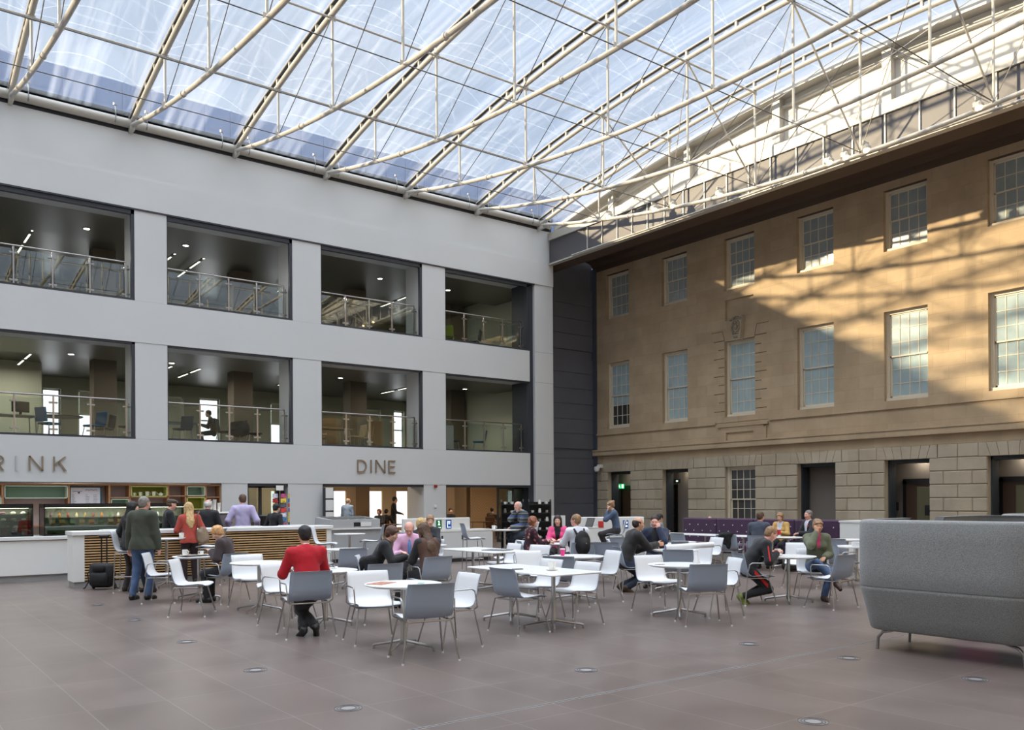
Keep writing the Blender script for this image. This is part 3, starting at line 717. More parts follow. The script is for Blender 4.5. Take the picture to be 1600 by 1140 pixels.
# ---------------------------------------------------------------- roof trusses and foil roof
XT = [-8.68, -5.66, -2.64, .38, 3.41, 6.44, 9.47, 12.5, 15.54, 18.6, 21.62]
YN = [26.4-3.4125*k for k in range(9)]
ORD = ['hidden left', 'hidden left', 'hidden left', 'hidden left', 'leftmost', 'second', 'third', 'fourth', 'fifth', 'sixth', 'last']
CABLE = mat('steel_cable', (92, 92, 92), .4, metal=.6)
n = 32; ys = [26.4-27.3*i/n for i in range(n+1)]
def make_truss():
    t = thing('roof_truss', '', 'roof truss')
    MB().tube([(0, y, top_z(y)) for y in ys], .072, 10, r2=None).build('top_chord', STEELW, t, smooth=True)
    MB().tube([(0, y, bot_z(y)) for y in ys], .060, 10).build('bottom_chord', STEELW, t, smooth=True)
    m = MB()
    for dx in (-.055, .055): m.tube([(dx, y, top_z(y)+.21) for y in ys], .018, 6)
    for i in range(1, 32): 
        m.box(-.05, .05, ys[i]-.03, ys[i]+.03, top_z(ys[i])+.05, top_z(ys[i])+.21)
    m.build('cushion_rail', STEELW, t)
    m = MB()
    for i in range(n):
        y0, y1 = ys[i], ys[i+1]
        m.add([(-.04, y0, top_z(y0)+.20), (.04, y0, top_z(y0)+.20), (.04, y1, top_z(y1)+.20), (-.04, y1, top_z(y1)+.20), (-.04, y0, top_z(y0)+.24), (.04, y0, top_z(y0)+.24), (.04, y1, top_z(y1)+.24), (-.04, y1, top_z(y1)+.24)], [(0,1,2,3), (4,7,6,5), (0,4,5,1), (2,6,7,3), (1,5,6,2), (3,7,4,0)])
    m.build('cushion_clamp', DARK, t)
    for k in range(1, 8):
        y = YN[k]
        m = MB(); m.tube([(0, y, bot_z(y)), (0, y, top_z(y))], .034, 8); m.box(-.09, .09, y-.012, y+.012, top_z(y)-.16, top_z(y)-.04); m.box(-.09, .09, y-.012, y+.012, bot_z(y)+.02, bot_z(y)+.12)
        m.cbox((.06, y, top_z(y)+.09), .05, .05, .1)
        m.build('post', STEELW, t)
    for k in range(1, 8):
        if k == 4: continue
        d = 1 if k < 4 else -1
        a, b = (0, YN[k]-.08*d, bot_z(YN[k])+.06), (0, YN[k+d], top_z(YN[k+d])-.06)
        MB().tube([a, b], .011, 6).build('tie_cable', CABLE, t)
    m = MB(); m.box(-.05, .05, 26.15, 26.5, 12.3, 12.62); m.box(-.012, .012, 25.9, 26.4, 12.32, 12.58); m.build('end_plate', STEELW, t)
    for y in (24.9, 21.5, 14.5):
        MB().tube([(0, y-.035, bot_z(y-.035)), (0, y+.035, bot_z(y+.035))], .078, 12).build('splice_collar', STEELW, t)
    return t
tr0 = make_truss()
for i, x in enumerate(XT):
    o = tr0 if i == 0 else copy_tree(tr0)
    o.location = (x, 0, 0)
    lab = {'hidden left': 'cream tubular roof truss standing beyond the left edge of the picture', 'last': 'last cream tubular roof truss, carrying the spotlights'}.get(ORD[i], '%s cream fish-belly roof truss, counting from the left along the white wall' % ORD[i])
    tag(o, lab, 'roof truss', 'tubular roof trusses')
for k in range(1, 8):
    y = YN[k]
    w = ('first', 'second', 'third', 'fourth', 'fifth', 'sixth', 'seventh')[k-1]
    o = MB().tube([(XT[0], y, top_z(y)-.1), (XT[-1], y, top_z(y)-.1)], .030, 8).build('cross_tube', STEELW, None, smooth=True)
    tag(o, 'thin cream cross tube joining truss tops, %s row from the white wall' % w, 'roof tube', 'roof cross tubes')
    o = MB().tube([(XT[0], y, bot_z(y)+.05), (XT[-1], y, bot_z(y)+.05)], .013, 6).build('cross_cable', CABLE, None, smooth=True)
    tag(o, 'dark cable joining truss bottoms, %s row from the white wall' % w, 'roof cable', 'roof cross cables')
    o = MB().tube([(XT[-2], y, top_z(y)-.1), (XT[-1], y, bot_z(y)+.05)], .026, 8).build('brace_tube', STEELW, None, smooth=True)
    tag(o, 'slanting brace tube of the end bay, %s row from the white wall' % w, 'brace', 'end bay braces')
    m = MB()
    m.tube([(XT[-2], y, bot_z(y)+.05), (XT[-1], YN[k+1], top_z(YN[k+1])-.1)], .012, 6)
    m.tube([(XT[-2], y, top_z(y)-.1), (XT[-1], YN[k-1], bot_z(YN[k-1])+.05)], .012, 6)
    tag(m.build('brace_cable', STEELW), 'pale brace cables of the end bay, %s row from the white wall' % w, 'roof cable', 'end bay brace cables')
# edge tube and gutter on top of the white wall
o = MB().tube([(-9, 26.42, 12.56), (22.2, 26.42, 12.56)], .13, 14).build('edge_tube', STEELW, smooth=True)
tag(o, 'thick cream edge tube running along the top of the white wall', 'roof tube')
mb = MB(); mb.box(-9, 22.3, 26.5, 26.75, 12.34, 12.84); mb.box(-9, 22.3, 26.38, 26.55, 12.74, 12.86)
struct(mb.build('trim_16', mat('gutter_black', (34, 36, 42), .5)))
mb = MB()
for x in XT:
    for dx in (-.45, .4):
        mb.tube([(x+dx, 26.3, 12.44), (x+dx, 26.22, 12.5), (x+dx, 26.22, 12.7), (x+dx, 26.3, 12.95)], .014, 6); mb.tube([(x+dx, 26.3, 12.93), (x+dx, 26.3, 12.99)], .05, 8)
struct(mb.build('trim_17', SATIN))
FOILL = ['clear foil roof cushion of the bays beyond the left edge of the picture']*4+['clear foil roof cushion between the %s trusses' % w for w in ('leftmost and second', 'second and third', 'third and fourth', 'fourth and fifth', 'fifth and sixth', 'sixth and last')]+['narrow clear foil strip closing the roof against the white gable']
for i in range(len(XT)):
    x0 = XT[i]; x1 = XT[i+1] if i+1 < len(XT) else 22.85
    for nm, bulge in (('top', .42), ('low', -.10)):
        nx = 10; ny = 44; vs = []; fs = []; xc = (x0+x1)/2
        for a in range(nx+1):
            u = a/nx; bx = 4*u*(1-u)
            for b in range(ny+1):
                v = b/ny; y = 26.45-27.4*v; ends = min(1, 12*v, 12*(1-v))
                vs.append((x0+(x1-x0)*u-xc, y-12.75, top_z(y)+.235+bulge*bx*ends))
        for a in range(nx):
            for b in range(ny):
                p = a*(ny+1)+b; fs.append((p, p+1, p+ny+2, p+ny+1))
        m = MB(); m.add(vs, fs)
        if nm == 'top':
            par = thing('foil_cushion', 'clear inflated foil roof cushion, bay %d of eleven from the left' % (i+1), 'roof cushion', (xc, 12.75, 0), 0, 'foil roof cushions')
            par['label'] = FOILL[i]
            m.build('outer_foil', FILM, par, smooth='all', fix=False)
        else: m.build('inner_foil', FILM, par, smooth='all', fix=False)
# spotlights on the last truss
SPOTM = mat('lamp_glow', (255, 240, 200), .5, emit=(255, 226, 170), es=9)
for i, y in enumerate((22.48, 20.27, 19.45, 17.5, 13.7, 13.2, 12.6, 9.7)):
    z = bot_z(y)
    lab = ('farthest spotlight', 'second spotlight from the far end', 'third spotlight from the far end', 'fourth spotlight from the far end', 'left one of the three spotlights in a row', 'middle one of the three spotlights in a row', 'right one of the three spotlights in a row', 'single spotlight nearest the right edge')[i]
    t = thing('spotlight', lab+' on the last roof truss', 'spotlight', (21.62, y, z), 0, 'spotlights on the last truss')
    m = MB(); m.rbox(-.12, .12, -.11, .11, .02, .2, .04); m.rbox(-.14, .14, -.02, .02, .2, .3, .01); m.box(-.02, .02, -.02, .02, -.05, .05); m.build('housing', STEELW, t)
    m = MB(); m.M = Matrix.Translation((-.05, -.05, .04)); m.lathe([(.0, -.07), (.07, -.06), (.085, -.02), (.085, .02)], n=16); m.build('lamp_lens', SPOTM, t, smooth=True)
    lo = lampl('SPOT', (-.05, -.05, -.08), 50, (1, .85, .6), .05); lo.data.spot_size = 1.6; lo.parent = t

# ---------------------------------------------------------------- the sides of the hall behind the camera
mb = MB(); mb.box(-9.3, -9, -3, 27, 0, 11.5); mb.box(-9, 26.1, -3.3, -3, 0, 12)
struct(mb.build('wall_rear', mat('rear_wall', (200, 194, 184), .8)))
struct(boxo('ceiling_rear', WHITE2, (-9, -3, 12.0), (26.1, -.9, 12.3)))
mb = MB(); mb.box(-9.3, 23, YA+13, YA+13.3, 0, 10.6); mb.box(-9.3, 22.3, YA+D, YA+13.3, 10.75, 11.0); mb.box(22.3, 26, 27.9, YA+13.3, 10.75, 11.0); mb.box(23, 23.2, YA+1.4, YA+13, 3.3, 10.8)
struct(mb.build('wall_outer', mat('outer_wall', (150, 148, 142), .9)))
mb = MB(); mb.box(-40, 40, 34.0, 34.3, 11.0, 17.15)
for k in range(80): mb.box(-40+k, -39.9+k, 33.96, 34.0, 11.0, 17.15)
struct(mb.build('wall_plant_screen', mat('plant_screen', (112, 136, 176), .6)))
# ---------------------------------------------------------------- ground floor: servery, shelves, restaurant
WOODB = mat('shelf_oak', (178, 132, 92), .5, var=.1, vscale=5)
def CF(x, y): return (.607*x+.795*y)
# rooms behind the ground openings
mb = MB(); mb.box(-9, 9.6, YA+1.9, YA+2.0, 0, 3.2); mb.box(9.3, 9.45, YA+D, YA+13, 0, 3.3)
struct(mb.build('wall_servery', mat('servery_wall', (196, 186, 180), .7)))
BEIGE = mat('restaurant_wall', (196, 172, 138), .8)
def herring():
    m = bpy.data.materials.new('herringbone'); m.use_nodes = True; t = m.node_tree; b = t.nodes['Principled BSDF']
    tc = N(t, 'ShaderNodeTexCoord'); sp = N(t, 'ShaderNodeSeparateXYZ'); t.links.new(tc.outputs['Object'], sp.inputs[0])
    pp = N(t, 'ShaderNodeMath', operation='PINGPONG'); pp.inputs[1].default_value = .45; t.links.new(sp.outputs['X'], pp.inputs[0])
    a = N(t, 'ShaderNodeMath', operation='ADD'); t.links.new(pp.outputs[0], a.inputs[0]); t.links.new(sp.outputs['Z'], a.inputs[1])
    f = N(t, 'ShaderNodeMath', operation='PINGPONG'); f.inputs[1].default_value = .07; t.links.new(a.outputs[0], f.inputs[0])
    r = N(t, 'ShaderNodeValToRGB'); t.links.new(f.outputs[0], r.inputs[0])
    r.color_ramp.elements[0].color = lin((168, 132, 98))+(1,); r.color_ramp.elements[0].position = 0.0
    r.color_ramp.elements[1].color = lin((206, 174, 138))+(1,); r.color_ramp.elements[1].position = .02
    t.links.new(r.outputs[0], b.inputs['Base Color']); b.inputs['Roughness'].default_value = .6
    return m
mb = MB(); y = YA+11
gw = [(10.0, 11.4), (15.0, 15.9), (17.6, 18.7), (19.6, 20.65), (21.45, 22.1), (25.1, 25.45)]
prev = 9.3
for a, b in gw: mb.box(prev, a, y, y+.3, 0, 3.2); mb.box(a, b, y, y+.3, 0, .35); mb.box(a, b, y, y+.3, 2.13, 3.2); prev = b
mb.box(prev, 26.8, y, y+.3, 0, 3.2); mb.box(26.7, 26.9, 27.9, y, 0, 3.2)
struct(mb.build('wall_restaurant', BEIGE))
for i, (a, b) in enumerate(gw): struct(boxo('window_%d' % (60+i), GLOWPANE, (a, y+.1, .35), (b, y+.12, 2.13)))
mb = MB()
for x in (12.1, 16.98, 21.9): mb.box(x-.32, x+.32, YA+6, YA+6.8, 0, 3.2)
struct(mb.build('column', mat('brown_column', (132, 108, 82), .8)))
struct(boxo('wall_herringbone', herring(), (24.3, YA+8.6, 0), (26.7, YA+8.7, 3.2)))
struct(boxo('ceiling', mat('restaurant_ceiling', (190, 180, 165), .8), (-9, YA+D, 3.0), (22.3, YA+13, 3.2)))
struct(boxo('ceiling', mat('restaurant_ceiling', (190, 180, 165), .8), (22.3, 27.9, 3.0), (26.9, YA+13, 3.2)))
for x, yy in ((14.5, 29.5), (14.5, 34), (19.5, 29.5), (19.5, 34), (24, 31)):
    t = thing('pendant_lamp', 'warm restaurant ceiling lamp hidden above the %s, %s' % ('DINE opening' if x < 16 else 'right-hand opening', 'nearer one' if yy < 30 else ('farther one' if yy > 33 else 'rightmost one')), 'ceiling light', (x, yy, 2.99), 0, 'restaurant lamps')
    MB().lathe([(.1, -.02), (.1, 0)], n=16).build('lamp_disc', DLM, t)
    lo = lampl('AREA', (0, 0, -.04), 70, (1, .82, .6), .6); lo.parent = t
for x in (-2, 1.5, 5, 8):
    t = thing('servery_lamp', 'servery ceiling lamp out of sight behind the white wall', 'ceiling light', (x, YA+1.2, 2.99), 0, 'servery lamps')
    MB().lathe([(.1, -.02), (.1, 0)], n=16).build('lamp_disc', DLM, t)
    lo = lampl('AREA', (0, 0, -.04), 16, (1, .92, .8), .5); lo.parent = t
# wall of oak pigeonholes
t = thing('pigeonhole_shelf', 'long oak wall shelf of open compartments with green and white boxes behind the servery', 'shelf', (0, YA+.1, 0))
xs = [-3.0, -.5, 2.56, 3.20, 4.80, 5.85, 6.40, 7.47, 7.98, 8.58, 9.02]
m = MB(); m.box(-3, 9.05, 0, .42, 2.14, 2.19); m.box(-3, 9.05, 0, .42, 1.02, 1.06)
for x in xs: m.box(x-.025, x+.025, 0, .42, 1.06, 2.14)
for a, b, z in ((-.5, 2.56, 1.84), (2.56, 3.20, 1.84), (5.85, 6.40, 1.80), (6.40, 7.47, 1.8), (7.47, 7.98, 1.84), (7.98, 8.58, 1.82), (8.58, 9.02, 1.80), (7.47, 7.98, 1.47), (8.58, 9.02, 1.42)): m.box(a, b, 0, .42, z-.015, z+.015)
m.build('shelf_frame', WOODB, t)
boxo('back_panel', mat('shelf_back', (196, 184, 184), .7), (-3, .42, 1.02), (9.05, .44, 2.19), t)
GRN1 = mat('sage_box', (132, 158, 142), .6); GRN2 = mat('olive_box', (140, 140, 52), .6); LIP1 = mat('pale_lip', (208, 218, 196), .5); LIP2 = mat('lime_lip', (204, 206, 120), .5)
for a, b, z0, z1, g in ((2.62, 3.17, 1.44, 1.82, 0), (2.0, 2.53, 1.86, 2.13, 1), (3.24, 4.77, 1.78, 2.13, 0), (5.89, 6.37, 1.42, 1.76, 0), (6.43, 7.44, 1.82, 2.13, 1), (8.01, 8.55, 1.84, 2.13, 0), (8.01, 8.55, 1.43, 1.8, 1)):
    m = MB(); s = .022
    m.box(a, b, -.02, .4, z0, z0+s); m.box(a, b, -.02, .4, z1-s, z1); m.box(a, a+s, -.02, .4, z0, z1); m.box(b-s, b, -.02, .4, z0, z1)
    bx = m.build('painted_box', (LIP1, LIP2)[g], t)
    boxo('box_lining', (GRN1, GRN2)[g], (a+s, .3, z0+s), (b-s, .4, z1-s), bx)
# menu board
t = thing('menu_board', 'white menu board in a teal frame hanging in the oak shelf above the display case', 'menu board', (5.25, YA+.22, 1.45))
m = MB(); m.box(-.42, -.38, 0, .03, 0, .66); m.box(.38, .42, 0, .03, 0, .66); m.box(-.42, .42, 0, .03, .63, .66); m.build('frame', mat('teal_frame', (44, 92, 104), .5), t)
boxo('board', mat('menu_white', (232, 230, 236), .5), (-.38, .01, 0), (.38, .03, .63), t)
m = MB()
random.seed(3)
for i in range(5): m.box(-.33+.05*i, -.295+.05*i, .004, .009, .52, .535)
for i in range(9):
    m.box(.0+.035*i, .02+.035*i, .004, .009, .555+.01*math.sin(i*2), .575+.01*math.sin(i*2))
for r in range(9):
    for c, x in enumerate((-.35, .0, .2)):
        m.box(x, x+.05+.07*random.random(), .004, .009, .06+.045*r, .067+.045*r)
m.lathe([(.02, 0), (.028, .035)], c=(-.17, .004, .47), n=10)
m.build('handwriting', mat('ink', (70, 70, 84), .7), t)
# mugs and teapot on the lime shelf
def mug(h=.1, r=.042, saucer=False):
    m = MB(); m.lathe([(r*.7, 0), (r*.95, h*.25), (r, h), (r*.9, h), (r*.82, h*.3), (.001, h*.1)], n=18, close=False)
    pts = [(r*.95, 0, h*.8), (r*1.5, 0, h*.78), (r*1.7, 0, h*.5), (r*1.4, 0, h*.25), (r*.9, 0, h*.22)]
    m.tube(pts, .006, 6); return m
for i, (x, s) in enumerate(((6.55, .7), (6.72, .9), (6.91, 1.1), (7.10, 1.1))):
    o = mug(.1*s+.02, .05*s).build('mug', CERAM, smooth=True); o.location = (x, YA+.25, 1.845); tag(o, ('smallest cream mug at the left end of the lime shelf box', 'second cream mug from the left on the lime shelf box', 'third cream mug from the left on the lime shelf box', 'large cream mug next to the teapot on the lime shelf box')[i], 'mug', 'mugs on the lime shelf')
t = thing('teapot', 'small cream teapot at the right end of the mug row on the lime shelf box', 'teapot', (7.3, YA+.25, 1.845))
MB().lathe([(.03, 0), (.06, .03), (.055, .07), (.03, .09)], n=16).build('pot_body', CERAM, t, smooth=True)
m = MB(); m.lathe([(.03, .088), (.012, .1), (.012, .115), (.001, .12)], n=12); m.build('lid', CERAM, t, smooth=True)
MB().tube([(-.05, 0, .03), (-.09, 0, .06), (-.1, 0, .085)], .011, 8, r2=.006).build('spout', CERAM, t)
MB().tube([(.05, 0, .07), (.09, 0, .065), (.085, 0, .03), (.055, 0, .025)], .006, 6).build('handle', CERAM, t)
# back counter with display cases
t = thing('servery_counter', 'long white servery counter with stone plinth under the glass display cases', 'counter', (0, 20.62, 0))
boxo('counter_body', WHITE2, (-4, .02, .14), (9.4, .8, .86), t); boxo('worktop', LAM, (-4, -.02, .87), (9.4, .86, .95), t, bev=.01); boxo('plinth', mat('stone_plinth', (150, 148, 146), .5, var=.06), (-4, .06, 0), (9.4, .8, .14), t)
CASEG = glassy('case_glass', (220, 232, 226), .07, .01)
FOODC = [(214, 190, 150), (190, 150, 100), (230, 220, 200), (120, 60, 90), (200, 120, 50), (60, 90, 140), (90, 120, 60), (160, 70, 60), (225, 225, 225)]
def case(name, label, x0, x1, tiers, tier_z, black_top):
    t = thing(name, label, 'display case', ((x0+x1)/2, 20.68, .951)); w = (x1-x0)/2
    m = MB()
    for sx in (-w, w-.02): m.box(sx, sx+.02, 0, .02, 0, .66); m.box(sx, sx+.02, .6, .62, 0, .66)
    m.box(-w, w, 0, .62, .60, .69); m.box(-w, w, 0, .62, 0, .03); m.build('case_frame', BLACK, t)
    boxo('front_glass', CASEG, (-w+.02, .005, .03), (w-.02, .012, .6), t)
    boxo('side_glass', CASEG, (-w+.005, .02, .03), (-w+.012, .6, .6), t); boxo('side_glass', CASEG, (w-.012, .02, .03), (w-.005, .6, .6), t)
    boxo('back_lining', mat('case_back', (150, 144, 136), .5), (-w+.02, .6, .03), (w-.02, .61, .6), t)
    for k in range(tiers): boxo('case_shelf', CASEG, (-w+.02, .06+.06*k, tier_z[k]), (w-.02, .58, tier_z[k]+.008), t)
    boxo('strip_lamp', mat('case_lamp', (255, 244, 220), .5, emit=(255, 236, 200), es=14), (-w+.05, .3, .592), (w-.05, .33, .6), t)
    lo = lampl('AREA', (0, .31, .585), 4*(x1-x0), (1, .92, .78), w*1.8, sy=.1); lo.parent = t
    return t
case('display_case', 'left glass display case of plated sandwiches and cakes on the servery counter', 1.2, 3.05, 3, (.17, .32, .46), 1)
case('display_case', 'long glass display case of packets and bottles left of the olive-coated man', 3.25, 6.3, 2, (.2, .38), 1)
random.seed(11)
names = ['sandwich', 'cake', 'pastry']
def food_row(x0, x1, y, z, n, kind, grp, where):
    for i in range(n):
        x = x0+(x1-x0)*(i+.5)/n; c = random.choice(FOODC); mt = mat('food_%d' % FOODC.index(c), c, .6)
        o = None
        if kind == 'plate':
            o = thing('plated_snack', '', 'food', (x, y, z)); MB().lathe([(.04, 0), (.075, .012)], n=14).build('plate', CERAM, o, smooth=True)
            mm = MB(); mm.sphere((0, 0, .03), .05, 10, 6, (1, .9, .55)); mm.build('snack', mt, o, smooth=True)
        elif kind == 'packet':
            mm = MB(); mm.add([(-.05, -.01, 0), (.05, -.01, 0), (.05, .03, 0), (-.05, .03, 0), (-.055, .0, .13), (.055, .0, .13), (.055, .008, .13), (-.055, .008, .13), (-.05, -.03, .06), (.05, -.03, .06)], [(0,1,9,8), (8,9,5,4), (4,5,6,7), (2,3,7,6), (3,0,8,4,7), (1,2,6,5,9), (0,3,2,1)])
            o = mm.build('snack_packet', mt); o.location = (x, y, z)
        else:
            mm = MB(); mm.lathe([(.022, 0), (.026, .01), (.026, .06), (.012, .08), (.012, .1)], n=10); o = mm.build('drink_bottle', mt, smooth=True); o.location = (x, y, z)
        od = ('first', 'second', 'third', 'fourth', 'fifth', 'sixth', 'seventh', 'eighth', 'ninth', 'tenth', 'eleventh', 'twelfth', 'thirteenth', 'fourteenth', 'fifteenth', 'sixteenth')[i]
        tag(o, '%s %s from the left %s' % (od, {'plate': 'plated snack', 'packet': 'bright snack packet', 'bottle': 'small drink bottle'}[kind], where), 'food' if kind != 'bottle' else 'bottle', grp)
food_row(1.5, 3.0, 21.0, .952+.468, 8, 'plate', 'snacks on the top case shelf', 'on the top shelf of the left display case')
food_row(1.5, 3.0, 20.95, .952+.328, 8, 'plate', 'snacks on the middle case shelf', 'on the middle shelf of the left display case')
food_row(1.5, 3.0, 20.9, .952+.178, 9, 'plate', 'cakes on the low case shelf', 'on the low shelf of the left display case')
food_row(1.5, 3.0, 20.85, .952+.031, 8, 'packet', 'packets on the case floor', 'on the floor of the left display case')
food_row(3.35, 6.1, 21.05, .952+.389, 16, 'bottle', 'bottles on the top case shelf', 'on the top shelf of the long display case')
food_row(3.35, 6.1, 20.95, .952+.209, 14, 'packet', 'packets on the middle case shelf', 'on the middle shelf of the long display case')
food_row(3.35, 4.6, 20.85, .952+.031, 5, 'plate', 'plates on the case floor', 'on the floor of the long display case')
# coffee machine and stacked cups on the back counter
t = thing('coffee_machine', 'chrome and white espresso machine on the servery counter by the flat-capped man', 'coffee machine', (7.2, 20.95, .951))
boxo('machine_body', CHROME, (-.45, -.2, .08), (.45, .25, .42), t, bev=.03); boxo('cup_tray', WHITE2, (-.47, -.22, .42), (.47, .27, .46), t, bev=.01); boxo('drip_tray', BLACK, (-.45, -.3, 0), (.45, .25, .08), t)
m = MB()
for q in (-.25, .05, .3): m.tube([(q, -.22, .22), (q, -.36, .2)], .015, 8); m.lathe([(.03, -.05), (.035, .03)], c=(q, -.2, .2), n=10)
m.build('group_handle', BLACK, t)
random.seed(5)
for i in range(7):
    o = MB().lathe([(.03, 0), (.042, .22+.04*(i % 3)), (.046, .225+.04*(i % 3)), (.001, .2)], n=12, close=False).build('cup_stack', CERAM, smooth=True)
    o.location = (6.75+.1*(i % 4), 20.9+.1*(i//4), 1.412); tag(o, '%s tall stack of white takeaway cups on the espresso machine' % ('far left front', 'second front', 'third front', 'right front', 'far left rear', 'second rear', 'third rear')[i], 'cups', 'cup stacks on the espresso machine')
boxo('till_screen', BLACK, (8.0, 20.7, .951), (8.35, 20.95, 1.32), bev=.02); tag(bpy.data.objects['till_screen'], 'black till screen on the counter left of the lilac-shirted man', 'till')
t = thing('card_carousel', 'revolving wire rack full of colourful postcards beside the lilac-shirted man', 'card rack', (9.0, 21.9, 0))
MB().tube([(0, 0, .03), (0, 0, 1.95)], .015, 8).build('pole', CHROME, t); MB().lathe([(.25, 0), (.25, .03)], n=20).build('base', CHROME, t)
m = MB()
for k in range(4):
    a = PI/4+k*PI/2
    for z in [1.0+.13*j for j in range(7)]: m.tube([(.2*math.cos(a)-.08*math.sin(a), .2*math.sin(a)+.08*math.cos(a), z), (.2*math.cos(a)+.08*math.sin(a), .2*math.sin(a)-.08*math.cos(a), z)], .004, 5)
m.build('wire_rack', SATIN, t)
PC = [(190, 60, 60), (60, 120, 160), (220, 190, 70), (120, 100, 140), (210, 120, 80), (200, 200, 210), (80, 80, 90), (180, 80, 120)]
random.seed(9)
for k in range(3):
    a = -PI/2-.9+k*.9
    for j in range(7):
        c = random.choice(PC); m = MB(); m.M = Matrix.Rotation(a+PI/2, 4, 'Z') @ Matrix.Translation((0, -.24, 1.0+.125*j)); m.box(-.075, .075, -.003, .003, 0, .11)
        m.build('postcard', mat('card_%d' % PC.index(c), c, .4, var=.5, vscale=18), t)
boxo('card_header', LAM, (-.1, -.01, 1.95), (.1, .01, 2.08), t)
# glazed door and dark frame behind
t = bpy.data.objects.new('door_9', None); COL.objects.link(t); struct(t); t.location = (9.84, YA+.5, 0)
m = MB(); m.box(0, .06, 0, .06, 0, 2.2); m.box(.55, .65, 0, .06, 0, 2.2); m.box(1.2, 1.3, 0, .06, 0, 2.2); m.box(0, 1.3, 0, .06, 2.1, 2.23); m.box(0, 1.3, 0, .06, 0, .12); m.build('door_frame', DARK, t)
boxo('door_glass', CASEG, (.06, .02, .12), (.55, .03, 2.1), t); boxo('door_glass', CASEG, (.65, .02, .12), (1.2, .03, 2.1), t)
# slatted front bar
FC0, FC1 = 3.39, 8.80
t = thing('slatted_bar', 'long white-topped bar faced with horizontal oak slats in front of the servery', 'bar', (0, 18.4, 0))
boxo('bar_top', LAM, (FC0-.03, -.04, 1.02), (FC1+.03, .62, 1.10), t, bev=.008); boxo('end_panel', WHITE2, (FC0, 0, .12), (FC0+.2, .56, 1.02), t); boxo('end_panel', WHITE2, (FC1-.12, 0, .12), (FC1, .56, 1.02), t)
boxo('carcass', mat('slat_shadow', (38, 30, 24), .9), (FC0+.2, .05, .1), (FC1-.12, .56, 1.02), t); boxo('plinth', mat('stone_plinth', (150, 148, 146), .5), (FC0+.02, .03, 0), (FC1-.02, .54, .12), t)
for k in range(17):
    z = .145+.052*k
    boxo('slat', WOOD, (FC0+.2, 0, z), (FC1-.12, .045, z+.026), t)
for i, (x, z) in enumerate(((4.25, 1.1), (6.9, 1.1), (8.0, 1.1))):
    o = boxo('tray', LAM, (x-.3, 18.5, z+.001), (x+.3, 18.85, z+.02)); tag(o, ('white tray at the left end of the slatted bar', 'white tray on the slatted bar by the bald man in black', 'white tray on the slatted bar right of the lilac shirt')[i], 'tray', 'trays on the slatted bar')
# information pillar with paper wallets, copier, recycling cabinet, crockery trolley
t = thing('leaflet_stand', 'tall dark frame holding white paper wallets at the left edge of the DINE opening', 'leaflet stand', (12.45, YA-.25, 0))
boxo('stand_frame', DARK, (-.18, 0, 0), (.2, .05, 2.1), t)
for k in range(4): boxo('paper_wallet', LAM, (-.1, -.03, .55+.4*k), (.17, 0, .9+.4*k), t, bev=.005)
t = thing('serving_unit', 'grey self-service unit with a sloping lid and paper slot right of the slatted bar', 'serving unit', (10.7, 21.2, 0))
m = MB(); m.prism([(0, .93), (.9, .93), (.9, 1.22), (0, 1.16)], 0, -.62, .9); m.build('unit_top', mat('grey_lacquer', (176, 178, 180), .4), t)
boxo('unit_body', mat('grey_door', (168, 170, 172), .5), (-.75, .05, .1), (.95, .85, .89), t); boxo('unit_ledge', LAM, (-.8, -.02, .89), (1.0, .9, .93), t)
m = MB()
for k in range(5): m.prism([(.05, 1.175), (.85, 1.228), (.85, 1.235), (.05, 1.182)], 0, -.5+.26*k, -.3+.26*k)
m.build('lid_slat', SATIN, t); boxo('paper_slot', BLACK, (.1, -.01, .97), (.3, .0, 1.08), t); boxo('paper_flap', WHITE2, (.3, -.02, .97), (.62, 0, 1.08), t); boxo('plinth', DARK, (-.7, .1, 0), (.9, .8, .1), t)
t = thing('recycling_cabinet', 'white recycling cabinet with two green and one blue sign behind the seated group', 'cabinet', (0, 19.4, 0))
boxo('upstand', WHITE2, (11.35, .1, .86), (13.45, .2, 1.19), t, bev=.01); boxo('cabinet_top', LAM, (11.35, 0, .82), (14.2, .72, .86), t); boxo('cabinet_body', WHITE2, (11.4, .02, .1), (14.15, .7, .82), t); boxo('plinth', DARK, (11.45, .06, 0), (14.1, .66, .1), t)
for k in range(3): boxo('cabinet_door', WHITE, (11.45+.9*k, 0, .13), (12.3+.9*k, .02, .79), t)
for x in (12.2, 12.45, 13.1): boxo('finger_pull', DARK, (x, -.008, .6), (x+.05, .0, .72), t)
for x, c, nm in ((12.02, (34, 118, 74), 'green recycling sign'), (12.35, (34, 118, 74), 'second green recycling sign'), (12.66, (40, 92, 178), 'blue recycling sign')):
    s = boxo('recycling_sign', mat('sign_%d' % c[0], c, .5), (x, .085, .90), (x+.17, .1, 1.14), t, label=nm)
    m = MB()
    if c[0] != 34: m.box(x+.04, x+.05, .08, .085, .94, 1.1)
    if c[0] == 34: m.box(x+.07, x+.10, .08, .085, 1.02, 1.11); m.box(x+.055, x+.115, .08, .085, 1.0, 1.02); m.box(x+.055, x+.08, .08, .085, 1.09, 1.11)
    else: m.box(x+.04, x+.13, .08, .085, 1.08, 1.1); m.box(x+.05, x+.065, .08, .085, 1.02, 1.08); m.box(x+.105, x+.12, .08, .085, 1.02, 1.08)
    for q in (.03, .07, .11): m.box(x+q, x+q+.025, .08, .085, .93, .95)
    m.build('pictogram', WGL, s)
t = thing('white_low_wall', 'low white screen with a coloured poster and blue sign behind the laptop woman', 'screen', (16.6, 17.4, 0), math.radians(-30))
boxo('screen_panel', WHITE2, (-.85, 0, 0), (1.05, .35, 1.17), t, bev=.01)
